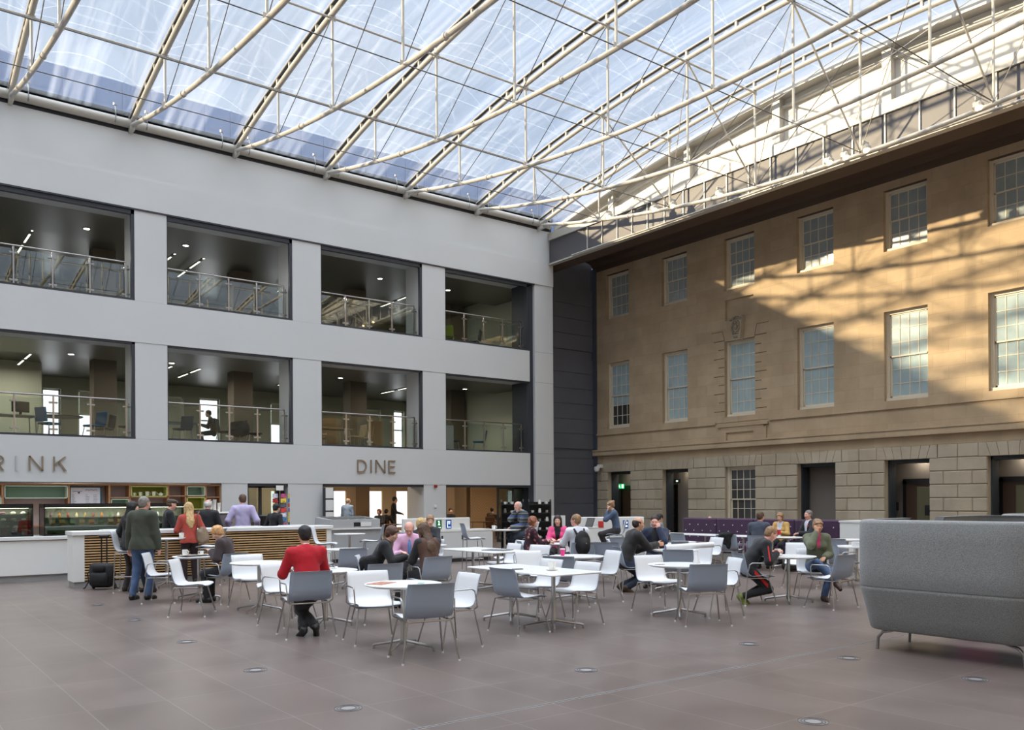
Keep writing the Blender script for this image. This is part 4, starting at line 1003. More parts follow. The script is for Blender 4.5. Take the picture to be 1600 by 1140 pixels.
boxo('blue_sign', mat('sign_40', (40, 92, 178), .5), (.45, -.01, .85), (.6, 0, 1.08), t); boxo('red_sign', mat('sign_red', (196, 52, 44), .5), (-.25, -.01, .88), (-.1, 0, 1.06), t)
boxo('pictogram', WGL, (.48, -.014, .99), (.57, -.01, 1.04), t); boxo('pictogram', WGL, (.48, -.014, .9), (.57, -.01, .94), t)
t = thing('white_screen', 'plain low white screen panel behind the crockery trolley and the smiling woman', 'screen', (17.9, 21.5, 0), math.radians(-37)); boxo('screen_panel', WHITE2, (-.55, 0, 0), (.55, .1, 1.15), t)
for i, (x, y, l) in enumerate(((15.9, 20.8, 'black crockery trolley stacked with white cups behind the striped-jumper man'), (16.6, 20.35, 'second black crockery trolley with jugs and cups, against the white wall end'))):
    t = thing('crockery_trolley', l, 'trolley', (x, y, 0), math.radians(-37), 'crockery trolleys')
    for sx in (-.33, .33):
        MB().tube([(sx, -.22, .12), (sx, -.22, 1.6), (sx, -.17, 1.66), (sx, .17, 1.66), (sx, .22, 1.6), (sx, .22, .12)], .018, 8).build('side_frame', BLACK, t)
    for k in range(6): boxo('tier', BLACK, (-.33, -.22, .2+.26*k), (.33, .22, .23+.26*k), t)
    boxo('back_panel', BLACK, (-.32, .19, .2), (.32, .21, 1.6), t)
    if i == 0: boxo('side_panel', BLACK, (-.34, -.2, .15), (-.32, .2, 1.6), t)
    for sx in (-.3, .3):
        for sy in (-.18, .18): m = MB(); m.tube([(sx-.012, sy, .05), (sx+.012, sy, .05)], .05, 12); m.tube([(sx, sy, .05), (sx, sy, .14)], .01, 6); m.build('castor', BLACK, t)
    random.seed(20+i); Rz = Matrix.Rotation(math.radians(-37), 4, 'Z')
    for k in range(6):
        for c in range(3):
            for d in (-1, 1):
                if random.random() < .25: continue
                p = Vector((x, y, 0)) + Rz @ Vector((-.22+.22*c, .09*d-.02, .231+.26*k))
                if random.random() < .85 or k == 0:
                    o = mug(.075, .042).build('cup', CERAM, smooth=True); kind = 'cup'
                else:
                    o = MB().lathe([(.04, 0), (.05, .05), (.034, .11), (.038, .135)], n=14).build('jug', CERAM, smooth=True); kind = 'jug'
                o.location = p; o.rotation_euler = (0, 0, random.random()*6)
                tag(o, 'white %s on the %s tier of the %s crockery trolley, %s %s' % (kind, ('bottom', 'second', 'third', 'fourth', 'fifth', 'top')[k], ('left', 'right')[i], ('left', 'middle', 'right')[c], ('front', 'back')[d > 0]), kind, 'crockery on the trolleys')
# folding doors at the right-hand opening
t = bpy.data.objects.new('door_10', None); COL.objects.link(t); struct(t); t.location = (20.72, YA+.25, 0)
for k, (x0, y0, x1, y1) in enumerate(((-.35, .9, -.1, .12), (-.1, .12, .15, .9), (.15, .9, .4, .12))):
    dx, dy = x1-x0, y1-y0; L = math.hypot(dx, dy); m = MB(); m.M = Matrix.Translation((x0, y0, 0)) @ Matrix.Rotation(math.atan2(dy, dx), 4, 'Z')
    m.box(0, .08, -.02, .02, 0, 2.2); m.box(L-.08, L, -.02, .02, 0, 2.2); m.box(0, L, -.02, .02, 0, .12); m.box(0, L, -.02, .02, 2.1, 2.2)
    lf = m.build('door_leaf', DARK, t)
    m2 = MB(); m2.M = m.M; m2.box(.08, L-.08, -.004, .004, .12, 2.1); m2.build('glass_pane', CASEG, lf)

# ---------------------------------------------------------------- chairs
def shell_mesh(z=.45, back=.36):
    prof = [(.245, -.018), (.22, -.004), (.16, .004), (.06, -.004), (-.06, -.012), (-.14, -.004), (-.19, .025), (-.222, .075), (-.24, .14), (-.255, .22), (-.275, .30), (-.295, back-.005), (-.302, back)]
    m = MB(); nx = 10; V = []
    def width(i): t = i/(len(prof)-1); return .255 if t < .3 else (.262 if t < .6 else .262-.012*(t-.6)/.4)
    for side in (0, 1):
        for i, (y, dz) in enumerate(prof):
            a = max(0, i-1); b = min(len(prof)-1, i+1)
            ty, tz = prof[b][0]-prof[a][0], prof[b][1]-prof[a][1]; L = math.hypot(ty, tz); ny, nz_ = -tz/L, ty/L   # points to rear/underside
            up_ = i/(len(prof)-1); w = width(i)
            for k in range(nx+1):
                u = -1+2*k/nx; off = (.012 if side else 0)
                cup = .022*u*u
                if i < 5: V.append((w*u, y+ny*off*0, z+dz+cup*.8-(off if i < 5 else 0)))
                else:
                    f = min(1, (i-4)/3); V.append((w*u, y+cup*1.6*f-(off*f), z+dz+cup*.8*(1-f)-off*(1-f)))
    n = nx+1; R = len(prof)
    fs = []
    for i in range(R-1):
        for k in range(nx): fs.append((i*n+k, i*n+k+1, (i+1)*n+k+1, (i+1)*n+k))
    m.cur = 0; m.add(V[:R*n], fs)
    b0 = R*n; m.cur = 1; base = len(m.v); m.add(V[b0:], [tuple(f[::-1]) for f in fs])
    rim = [(i*n) for i in range(R)]+[((R-1)*n+k) for k in range(1, n)]+[(i*n+nx) for i in range(R-2, -1, -1)]+[k for k in range(nx-1, 0, -1)]
    for j in range(len(rim)):
        a, c = rim[j], rim[(j+1) % len(rim)]; m.f.append((a, c, base+c, base+a)); m.m.append(1)
    return m
def make_chair(name, arms=False, stool=False, both=PLASTG, seatm=PLAST):
    t = thing(name, '', 'chair'); z = .765 if stool else .455
    shell_mesh(z).build('seat_shell', [seatm, both], t, smooth='all', fix=False)
    ft = mat('foot_glide', (226, 226, 226), .5)
    fx, fy = (.24, .22) if stool else (.305, .255)
    for sx in (-1, 1):
        for sy in (-1, 1):
            m = MB(); top = (sx*.235, sy*.17-.02, z-.035); m.tube([(sx*.19, sy*.15-.02, z-.035), top, (sx*(.235+.1*(fx-.235)), (sy*.17-.02)*.9+.1*sy*fy, z-.07), (sx*fx, sy*fy, .015)], .0095, 8)
            m.cur = 1; m.lathe([(.014, 0), (.014, .02)], c=(sx*fx, sy*fy, 0), n=10)
            m.build('leg', [CHROME, ft], t, smooth=True)
    m = MB()
    for sy in (-1, 1): m.tube([(-.235, sy*.17-.02, z-.035), (.235, sy*.17-.02, z-.035)], .0095, 8)
    for sx in (-1, 1): m.tube([(sx*.235, -.19, z-.035), (sx*.235, .15, z-.035)], .008, 8)
    m.build('seat_frame', CHROME, t)
    if stool:
        m = MB(); zz = .3; w = .24*.62+.09; 
        q = lambda sx, sy: (sx*(.235+(fx-.235)*.62), sy*(.17+(fy-.17)*.62), zz)
        for a, b in (((-1, -1), (1, -1)), ((1, -1), (1, 1)), ((1, 1), (-1, 1)), ((-1, 1), (-1, -1))): m.tube([q(*a), q(*b)], .008, 8)
        m.build('footrest', CHROME, t)
    if arms:
        for sx in (-1, 1):
            m = MB(); x = sx*.275
            m.tube([(sx*.235, .15, z-.03), (x, .16, z-.01), (x+sx*.012, .155, z+.17), (x+sx*.012, .13, z+.20), (x+sx*.012, -.13, z+.205), (x+sx*.01, -.17, z+.18), (x, -.21, z+.0), (sx*.235, -.19, z-.03)], .0085, 8)
            m.build('armrest', CHROME, t, smooth=True)
    return t
P_CH = make_chair('dining_chair'); P_AR = make_chair('armchair', arms=True); P_ST = make_chair('bar_stool', stool=True)
PROTO = {'c': (P_CH, 'chair', 'armless two-tone chairs'), 'a': (P_AR, 'chair', 'two-tone armchairs'), 's': (P_ST, 'stool', 'two-tone bar stools')}
used = set()
def chair(kind, x, y, fx, fy, label):
    p, cat, grp = PROTO[kind]
    o = p if kind not in used else copy_tree(p); used.add(kind)
    o.location = (x, y, 0); o.rotation_euler = (0, 0, math.atan2(-fx, fy)); tag(o, label, cat, grp); return o
FW = (.607, .795); RT = (.795, -.607)
def hd(deg): a = math.radians(deg); return (math.cos(a)*FW[0]+math.sin(a)*RT[0], math.cos(a)*FW[1]+math.sin(a)*RT[1])
CH = [
 ('a', 4.11, 14.98, .88, -.48, 'white armchair behind the olive-coated man, left of the tray table'),
 ('c', 3.98, 12.98, .84, -.54, 'armless white chair in profile in front of the tray table'),
 ('a', 4.9, 14.25, -.38, .93, 'grey-backed chair the fair-haired woman with the phone sits on'),
 ('c', 5.0, 13.27, -.02, -1, 'white chair behind the round table left of the red jumper'),
 ('a', 4.67, 11.1, .34, -.94, 'white armchair directly left of the man in the red jumper'),
 ('a', 4.85, 12.0, -.95, .3, 'armchair half hidden behind the armchair beside the red jumper'),
 ('a', 4.46, 10.04, .17, .98, 'grey-backed armchair carrying the man in the red jumper'),
 ('a', 4.90, 9.11, -.19, -.98, 'wide white armchair behind the frontmost round table'),
 ('a', 4.75, 7.76, .22, .98, 'grey-backed armchair nearest the camera, in front of the frontmost round table'),
 ('a', 5.43, 8.3, -1, .08, 'white armchair on the right of the frontmost round table'),
 ('c', 6.68, 8.62, 1, 0.02, 'grey-backed armless chair at the left corner of the pointed white table'),
 ('c', 7.66, 8.68, -1, 0, 'white chair at the near right side of the pointed white table'),
 ('c', 7.66, 9.45, -1, 0.03, 'white chair at the far right side of the pointed white table'),
 ('c', 9.73, 10.38, -.97, .24, 'white chair right of the table with the pink cup'),
 ('c', 8.64, 9.99, *hd(25), 'grey-backed chair in front of the table with the pink cup'),
 ('c', 8.86, 10.95, *hd(150), 'white chair left of the table with the pink cup'),
 ('c', 11.11, 11.03, .87, -.49, 'grey-backed chair under the man in the black fleece'),
 ('c', 9.49, 8.86, -.2, -.98, 'white chair left of the round table with the paper cup sleeve'),
 ('c', 8.97, 7.58, .54, .84, 'grey-backed chair in front of the round table with the standing card'),
 ('a', 9.78, 7.99, -.88, .47, 'white armchair right of the round table with the standing card'),
 ('a', 11.32, 8.54, .85, -.52, 'grey-backed armchair under the boy in the tracksuit'),
 ('a', 11.81, 7.49, .05, 1, 'grey-backed armchair in front of the woman in the green jacket'),
 ('c', 12.59, 8.28, -.73, -.68, 'white chair under the woman in the green jacket'),
 ('c', 14.1, 9.6, *hd(200), 'white chair seen between the tracksuit boy and the woman in green'),
 ('a', 7.02, 11.3, *hd(320), 'grey-backed armchair of the woman in the brown waistcoat'),
 ('c', 6.45, 11.95, *hd(85), 'grey-backed chair draped with a black coat, left of the meeting table'),
 ('c', 7.65, 13.0, *hd(185), 'chair of the bald man in the pink shirt'),
 ('c', 5.75, 10.55, *hd(330), 'grey-backed chair just behind the wide white armchair'),
 ('a', 9.98, 13.35, -1, .1, 'white armchair at the far right of the long table with the folder'),
 ('a', 9.98, 12.5, -1, -.15, 'white armchair at the near right of the long table with the folder'),
 ('c', 10.9, 14.4, *hd(250), 'grey chair beyond the long table, below the striped jumper'),
 ('c', 11.55, 12.95, *hd(340), 'grey-backed chair of the man wearing a rucksack'),
 ('c', 12.1, 12.6, *hd(20), 'grey-backed chair right of the rucksack man'),
 ('a', 12.9, 13.1, *hd(100), 'white armchair below the laptop table'),
 ('c', 13.75, 14.1, *hd(0), 'grey-backed chair behind the man in the black fleece'),
 ('c', 11.2, 14.0, *hd(80), 'chair of the woman in the flowered blouse'),
 ('c', 12.5, 14.7, *hd(185), 'chair of the smiling woman in pink'),
 ('c', 11.2, 9.95, *hd(20), 'grey-backed chair in front of the table with the rolled drawings'),
 ('c', 12.25, 10.55, *hd(215), 'white chair behind the rolled drawings'),
 ('c', 12.25, 11.5, *hd(200), 'chair of the dark-haired man resting his cheek on his hand'),
 ('a', 14.75, 12.35, *hd(250), 'white armchair right of the small round table before the purple bench'),
 ('c', 13.35, 11.95, *hd(15), 'grey-backed chair in front of the small round table before the purple bench'),
 ('c', 16.5, 14.5, *hd(60), 'pale grey-backed chair at the bench table, left of the coat chair'),
 ('a', 16.55, 13.15, *hd(35), 'pale grey-backed chair with a black coat hung over it'),
 ('a', 16.75, 12.45, *hd(20), 'pale grey-backed chair right of the coat chair, under the grey-suited man'),
 ('c', 16.4, 15.6, *hd(45), 'pale grey-backed chair at the far left end of the bench table'),
 ('a', 7.1, 15.5, *hd(105), 'white armchair just behind the red-jumper man, by the thin far table'),
 ('c', 7.2, 14.3, *hd(335), 'small grey-backed chair behind the black-coated woman'),
 ('c', 9.0, 15.0, *hd(40), 'chair of the nearer blonde woman in black'),
 ('c', 9.95, 16.0, *hd(200), 'chair of the second fair-haired person by the cabinet'),
 ('a', 16.5, 10.3, *hd(40), 'grey-backed armchair at the far table right of the woman in green'),
 ('a', 14.75, 9.15, *hd(75), 'grey-backed armchair left of the right-hand table beside the sofa'),
 ('c', 15.4, 8.55, *hd(0), 'grey-backed chair half hidden by the grey sofa'),
 ('s', 4.08, 17.05, *hd(78), 'grey-backed bar stool beside the black trolley bag'),
 ('s', 5.75, 17.55, *hd(262), 'white bar stool between the rust-jumper woman and the seated fair-haired woman'),
 ('s', 7.96, 16.95, *hd(85), 'grey-backed bar stool to the right of the red-jumper man, head height'),
 ('s', 9.25, 17.3, *hd(265), 'white bar stool hidden behind the black-coated woman'),
 ('s', 11.6, 16.7, *hd(75), 'grey-backed bar stool before the recycling cabinet'),
 ('s', 13.05, 16.55, *hd(250), 'bar stool of the bearded man in the striped jumper'),
 ('s', 15.65, 16.1, *hd(275), 'bar stool of the woman at the laptop'),
]
for c in CH: chair(*c)

# ---------------------------------------------------------------- tables
def star_base(t, h, reach=.36, n=4, rot=.5, cx=0, cy=0, col=.028):
    m = MB(); m.lathe([(col+.012, .06), (col+.012, .11), (col, .13), (col, h)], c=(cx, cy, 0), n=16); m.build('column', CHROME, t, smooth=True)
    for k in range(n):
        a = rot+2*PI*k/n; c, s = math.cos(a), math.sin(a)
        m = MB(); m.tube([(cx+c*.02, cy+s*.02, .105), (cx+c*reach*.95, cy+s*reach*.95, .05), (cx+c*reach, cy+s*reach, .04), (cx+c*reach, cy+s*reach, .0)], .016, 8); m.build('foot', CHROME, t, smooth=True)
def round_table(x, y, r, h, label, rot=.4, grp='round white café tables', nm='round_table'):
    t = thing(nm, label, 'table', (x, y, 0), rot, grp)
    MB().lathe([(r-.05, h-.03), (r-.006, h-.012), (r, h-.006), (r-.003, h)], n=48).build('tabletop', LAM, t, smooth=30)
    star_base(t, h-.03, .36 if h < .9 else .3); return t
TH = .74; BH = .95
for a in ((4.87, 8.38, .43, TH, 'frontmost round white table with a leaflet on its left edge', .15), (5.03, 10.71, .43, TH, 'round white table the red-jumper man is leaning on', .3), (4.9, 12.74, .43, TH, 'empty round white table left of the red jumper', .2),
          (4.7, 14.96, .43, TH, 'round white table with the black tray and white cups', .35), (7.14, 12.06, .36, TH, 'round table where the pink-shirted man and two women meet', .5), (9.42, 10.6, .45, TH, 'round white table with the pink paper cup', .2),
          (9.28, 8.27, .44, TH, 'round white table with a small standing white card', .25), (11.85, 10.65, .42, TH, 'round table with the rolled white drawings', .5), (11.91, 8.31, .43, TH, 'round table between the tracksuit boy and the woman in green', .15),
          (15.3, 9.15, .42, TH, 'right-hand white table partly hidden by the grey sofa', .5), (17.6, 10.75, .45, TH, 'far white table right of the woman in green, near the stone wall', .5), (14.14, 12.61, .38, TH, 'small round white table before the purple bench', .6),
          (7.55, 15.15, .42, TH, 'thin-edged round white table behind the red-jumper man, near the slatted bar', .4), (11.85, 13.9, .38, TH, 'small table of the laughing woman in pink', .5), (17.7, 12.35, .38, TH, 'small table in front of the man with the poppy', .5), (9.5, 15.25, .36, TH, 'table of the two fair-haired people, hidden behind the brown waistcoat', .5)):
    round_table(*a)
for a in ((4.89, 17.55, .34, BH, 'tall round bar table with one cup beside the olive-coated man', .3), (8.61, 17.1, .34, BH, 'tall round bar table in front of the grey self-service unit', .2), (12.46, 16.6, .36, BH, 'tall round bar table the striped-jumper man leans on', .3), (14.95, 16.55, .40, BH, 'tall round bar table with the open laptop', .2)):
    round_table(*a, grp='tall bar tables', nm='bar_table')
def rect_table(x0, x1, y0, y1, label, cols):
    t = thing('long_table', label, 'table', ((x0+x1)/2, (y0+y1)/2, 0), 0, 'rectangular white tables')
    w, d = (x1-x0)/2, (y1-y0)/2; MB().rbox(-w, w, -d, d, TH-.025, TH, .008).build('tabletop', LAM, t)
    for c in cols: star_base(t, TH-.025, .38, cy=c, rot=PI/4+.1)
    return t
rect_table(6.80, 7.62, 8.09, 9.94, 'long pointed-looking white table with a coffee cup, right of centre', (-.45, .45))
rect_table(8.95, 9.80, 12.25, 13.95, 'long white table with a dark folder behind the pointed table', (-.4, .4))
rect_table(17.25, 17.95, 12.95, 16.6, 'long narrow white table in front of the purple bench', (-1.2, 0, 1.2))

# ---------------------------------------------------------------- purple bench, low walls, sofas
PURP = mat('plum_velvet', (66, 38, 68), .9, sheen=.3, var=.12, vscale=3)
t = thing('buttoned_bench', 'long plum velvet bench with a tall buttoned back in front of the stone wall', 'bench', (0, 0, 0))
bx0, by0, by1 = 19.35, 11.95, 17.0
boxo('plinth', mat('bench_plinth', (146, 140, 134), .6), (18.62, by0, 0), (19.5, by1, .2), t)
nb = 4
for k in range(nb):
    a = by0+(by1-by0)*k/nb; b = by0+(by1-by0)*(k+1)/nb
    MB().rbox(18.6, 19.3, a+.006, b-.006, .2, .45, .04).build('seat_cushion', PURP, t)
    MB().rbox(19.22, 19.45, a+.006, b-.006, .42, 1.12, .035).build('back_cushion', PURP, t)
BUT = mat('pale_button', (206, 196, 200), .4)
m = MB()
for r, z in enumerate((.93, .76, .59)):
    for i in range(16):
        y = by0+.16+(by1-by0-.3)*(i+.5*(r % 2))/15.5
        if y < by1-.05: m.sphere((19.215, y, z), .017, 8, 6)
b_ = m.build('button', BUT, t); b_['kind'] = 'stuff'
t = thing('bench_end_wall', 'low white boxed end panel beside the plum bench', 'panel', (19.5, 11.45, 0)); boxo('end_panel', WHITE2, (-.4, -.35, 0), (.35, .42, 1.07), t); boxo('capping', LAM, (-.42, -.37, 1.07), (.37, .44, 1.11), t)
t = thing('low_bench', 'low plum bench seen right of the white end panel', 'bench', (19.6, 10.2, 0)); MB().rbox(-.3, .3, -.75, .75, .2, .45, .04).build('seat_cushion', PURP, t); MB().rbox(.12, .32, -.75, .75, .42, .82, .04).build('back_cushion', PURP, t); boxo('plinth', BLACK, (-.25, -.7, 0), (.3, .7, .2), t)
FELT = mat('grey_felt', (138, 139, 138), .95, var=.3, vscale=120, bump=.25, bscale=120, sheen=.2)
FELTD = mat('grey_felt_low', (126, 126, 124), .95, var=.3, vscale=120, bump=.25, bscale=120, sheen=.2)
def booth(x, y, L, Dp, rz, label):
    'high-backed booth sofa: wraparound upper screen, tapering lower shell, steel legs; open towards local +X'
    t = thing('booth_sofa', label, 'sofa', (x, y, 0), rz, 'grey high-backed sofas')
    def outline(off, r=.34, k=8, open_=True, dx=0):
        # from open end (+x, +y side) round the back to open end (+x, -y side)
        hx, hy = Dp/2-off, L/2-off; rr = max(.05, r-off); p = [(hx+off, hy)]
        for i in range(k+1): a = PI/2+PI/2*i/k; p.append((-hx+rr+rr*math.cos(a), hy-rr+rr*math.sin(a)))
        for i in range(k+1): a = PI+PI/2*i/k; p.append((-hx+rr+rr*math.cos(a), -hy+rr+rr*math.sin(a)))
        p.append((hx+off, -hy)); return p
    def wall(zs_off, th, mat_, name, closed_top=True):
        m = MB(); rings = []
        for z, o in zs_off: rings.append([(px, py, z) for px, py in outline(o)])
        for z, o in reversed(zs_off): rings.append([(px, py, z) for px, py in outline(o+th)])
        n = len(rings[0]); vs = [p for r in rings for p in r]; fs = []
        R = len(rings)
        for i in range(R):
            j = (i+1) % R
            for k in range(n-1): fs.append((i*n+k, i*n+k+1, j*n+k+1, j*n+k))
        fs.append(tuple(i*n for i in range(R))); fs.append(tuple(i*n+n-1 for i in range(R))[::-1])
        m.add(vs, fs); return m.build(name, mat_, t, smooth=50)
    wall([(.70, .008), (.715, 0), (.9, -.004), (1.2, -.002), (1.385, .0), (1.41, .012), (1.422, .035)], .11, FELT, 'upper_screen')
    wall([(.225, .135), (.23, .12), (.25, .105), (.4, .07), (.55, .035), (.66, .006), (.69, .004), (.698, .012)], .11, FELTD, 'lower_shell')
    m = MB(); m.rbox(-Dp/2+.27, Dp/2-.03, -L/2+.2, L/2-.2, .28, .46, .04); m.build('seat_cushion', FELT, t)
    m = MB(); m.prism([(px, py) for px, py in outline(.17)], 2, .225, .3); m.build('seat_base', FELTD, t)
    for sx in (-1, 1):
        for sy in (-1, 1):
            px, py = sx*(Dp/2-.22), sy*(L/2-.38)
            m = MB(); m.tube([(px, py-sy*.06, .235), (px-0.0, py+sy*.10, .19), (px-sx*0, py+sy*.15, .13), (px, py+sy*.16, .0)], .017, 8); m.build('leg', CHROME, t, smooth=True)
    return t
booth(9.31, 4.37, 1.95, 1.12, 0, 'large grey felt high-backed sofa at the right edge of the picture, seen from behind')
booth(11.35, 4.42, 1.95, 1.12, PI, 'second grey felt sofa whose curved top shows above the large sofa')
booth(13.35, 4.6, 1.95, 1.12, 0, 'third grey felt sofa, only a low hump of its rim showing above the second')
o = thing('pink_stool', 'pale pink stool glimpsed between the legs of the large grey sofa', 'stool', (10.45, 4.75, 0))
m = MB(); m.lathe([(.19, 0), (.2, .03), (.2, .4), (.18, .43)], n=24); m.build('stool_body', mat('pink_felt', (186, 132, 146), .9), o, smooth=True)

# ---------------------------------------------------------------- things on the tables
def put(o, x, y, z, label, cat, grp=None, rz=0):
    o.location = (x, y, z); o.rotation_euler = (0, 0, rz); tag(o, label, cat, grp); return o
def cup_saucer(x, y, z, label, s=1.0):
    t = thing('cup', label, 'cup', (x, y, z), random.random()*6, 'coffee cups'); mm = mug(.085*s, .042*s); mm.v = [(a, b, c+.012) for a, b, c in mm.v]; mm.build('cup_body', CERAM, t, smooth=True)
    MB().lathe([(.04, 0), (.075, .008), (.078, .014), (.04, .006)], n=24).build('saucer', CERAM, t, smooth=True)
cup_saucer(7.22, 8.60, TH, 'cream cup and saucer on the long pointed-looking table', 1.25)
cup_saucer(5.14, 17.42, BH, 'white cup and saucer on the tall table by the rust jumper', 1.1)
cup_saucer(7.1, 11.85, TH, 'cream cup and saucer in front of the pink-shirted man', 1.1)
cup_saucer(11.78, 8.42, TH, 'wide white cup and saucer by the tracksuit boy', 1.2)
cup_saucer(11.9, 13.72, TH, 'tall white cup in front of the smiling woman in pink', 1.2)
cup_saucer(11.65, 14.0, TH, 'second white cup near the flowered blouse', .9)
cup_saucer(12.2, 16.7, BH, 'white cup on the tall table left of the striped jumper', 1.1)
cup_saucer(17.6, 13.0, TH, 'white cup on the bench table left of the grey-suited man', 1.1)
cup_saucer(4.45, 14.9, TH+.013, 'white cup on the black tray', 1.1)
cup_saucer(4.72, 14.88, TH+.013, 'white bowl and saucer at the middle of the black tray', .8)
o = boxo('tray', BLACK, (-.24, -.16, 0), (.24, .16, .012), bev=.004); put(o, 4.62, 14.9, TH+.0005, 'black serving tray on the table of the fair-haired woman', 'tray', rz=.2)
t = thing('paper_cup', 'pink paper cup on the round table in the middle', 'cup', (9.25, 10.75, TH)); MB().lathe([(.03, 0), (.042, .105)], n=20).build('cup_body', mat('hot_pink', (226, 50, 132), .4), t, smooth=40)
MB().lathe([(.044, .105), (.044, .118), (.036, .122)], n=20).build('lid', PLAST, t)
t = thing('paper_cup', 'red and white paper cup on the table of the man with the poppy', 'cup', (17.55, 12.5, TH)); MB().lathe([(.03, .05), (.045, .17)], n=20).build('cup_body', mat('cup_red', (190, 40, 50), .4), t, smooth=40)
MB().lathe([(.026, 0), (.03, .05)], n=20).build('cup_base', PLAST, t); MB().tube([(0, 0, .17), (.01, .02, .23)], .005, 6).build('straw', PLAST, t)
o = boxo('leaflet', mat('leaflet_print', (176, 120, 96), .5, var=.5, vscale=25), (-.15, -.1, 0), (.15, .1, .004)); put(o, 4.68, 8.53, TH+.0005, 'brown printed leaflet on the left of the frontmost table', 'leaflet', rz=.5)
o = boxo('leaflet', mat('leaflet_green', (150, 190, 180), .5, var=.2, vscale=25), (-.07, -.035, 0), (.07, .035, .002)); put(o, 5.03, 8.26, TH+.0005, 'pale green slip of paper on the right of the frontmost table', 'leaflet', rz=.9)
o = boxo('leaflet', mat('slip_grey', (150, 160, 150), .5), (-.07, -.035, 0), (.07, .035, .002)); put(o, 5.2, 10.82, TH+.0005, 'small printed slip on the table of the red-jumper man', 'leaflet', rz=.9)
o = boxo('phone', BLACK, (-.035, -.07, 0), (.035, .07, .01), bev=.003); put(o, 7.0, 9.05, TH+.0005, 'black phone lying on the long pointed-looking table', 'phone', rz=1.2)
t = thing('folder', 'dark flat folder lying on the long table behind', 'folder', (9.4, 12.75, TH), .4); boxo('folder_cover', mat('folder_grey', (110, 112, 116), .4), (-.17, -.24, 0), (.17, .24, .012), t); boxo('folder_flap', mat('folder_light', (150, 152, 156), .4), (-.1, -.2, .012), (.12, .1, .02), t)
t = thing('standing_card', 'small folded white card standing on the round table with the paper sleeve', 'card', (9.55, 8.18, TH), .3)
m = MB(); m.add([(-.045, -.04, 0), (.045, -.04, 0), (.03, 0, .19), (-.03, 0, .19), (-.045, .04, 0), (.045, .04, 0), (-.045, -.037, 0), (.045, -.037, 0), (.045, .037, 0), (-.045, .037, 0)], [(0, 1, 2, 3), (5, 4, 3, 2), (0, 3, 4), (1, 5, 2), (0, 4, 5, 1)]); m.build('card', PLAST, t)
o = boxo('coaster', SATIN, (-.05, -.05, 0), (.05, .05, .003)); put(o, 9.03, 8.4, TH+.0005, 'small metal coaster on the round table with the standing card', 'coaster')
t = thing('drawing_roll', 'long roll of white drawings lying across the table of the two men', 'paper roll', (11.95, 10.35, TH), math.radians(-25))
MB().tube([(-.5, 0, .055), (.42, 0, .095)], .055, 20, r2=.05).build('paper_roll', PLAST, t, smooth=40)
m = MB()
for r in (.045, .034, .023): m.tube([(-.503, 0, .055), (-.5, 0, .055)], r, 18)
m.build('roll_end', mat('paper_violet', (176, 170, 206), .6), t)
o = boxo('papers', PLAST, (-.2, -.14, 0), (.2, .14, .006)); put(o, 7.32, 12.05, TH+.0005, 'loose white papers on the meeting table', 'papers', rz=.4)
t = thing('laptop', 'open black laptop on the tall table of the woman in blue', 'laptop', (14.9, 16.45, BH), math.atan2(RT[1], RT[0])+PI/2+PI+.5)
boxo('keyboard_base', SATIN, (-.17, -.12, 0), (.17, .12, .015), t, bev=.004)
m = MB(); m.M = Matrix.Translation((0, .12, .012)) @ Matrix.Rotation(-.35, 4, 'X'); m.box(-.17, .17, 0, .01, 0, .24); s_ = m.build('screen', BLACK, t)
m = MB(); m.M = Matrix.Translation((0, .12, .012)) @ Matrix.Rotation(-.35, 4, 'X'); m.box(-.155, .155, -.002, .0, .015, .225); m.build('display', mat('display_grey', (60, 62, 64), .3, emit=(120, 124, 126), es=.3), s_)
o = boxo('paper_box', PLAST, (-.12, -.18, 0), (.12, .18, .09)); put(o, 15.15, 8.95, TH+.0005, 'white box on the right-hand table beside the sofa', 'box', rz=.6)
# black trolley bag with extended handle
t = thing('trolley_bag', 'black wheeled rucksack with its handle pulled up in front of the slatted bar', 'bag', (3.80, 17.92, 0), math.radians(-35))
MB().rbox(-.21, .21, -.13, .13, .04, .50, .06).build('bag_body', mat('black_nylon', (22, 22, 24), .7, bump=.3, bscale=14), t, smooth=60)
MB().rbox(-.17, .17, -.2, -.12, .07, .33, .04).build('front_pocket', mat('black_nylon', (22, 22, 24), .7), t, smooth=60)
MB().rbox(-.12, .12, -.18, -.12, .34, .48, .03).build('top_pocket', mat('black_nylon', (22, 22, 24), .7), t, smooth=60)
m = MB(); m.tube([(-.05, .1, .48), (-.05, .1, 1.0)], .013, 8); m.tube([(.05, .1, .48), (.05, .1, 1.0)], .013, 8); m.rbox(-.09, .09, .075, .125, .98, 1.03, .01); m.build('pull_handle', BLACK, t)
for sx in (-.2, .2): MB().tube([(sx-.015, .1, .045), (sx+.015, .1, .045)], .045, 14).build('wheel', BLACK, t)
for sx in (-1, 1): MB().tube([(sx*.18, .0, .42), (sx*.26, -.02, .3), (sx*.24, -.03, .14), (sx*.3, -.05, .03), (sx*.33, -.05, .02)], .012, 6).build('strap', mat('black_nylon', (22, 22, 24), .7), t)
# coats and bags
CLOTHB = mat('black_cloth', (20, 20, 23), .9, bump=.3, bscale=12)
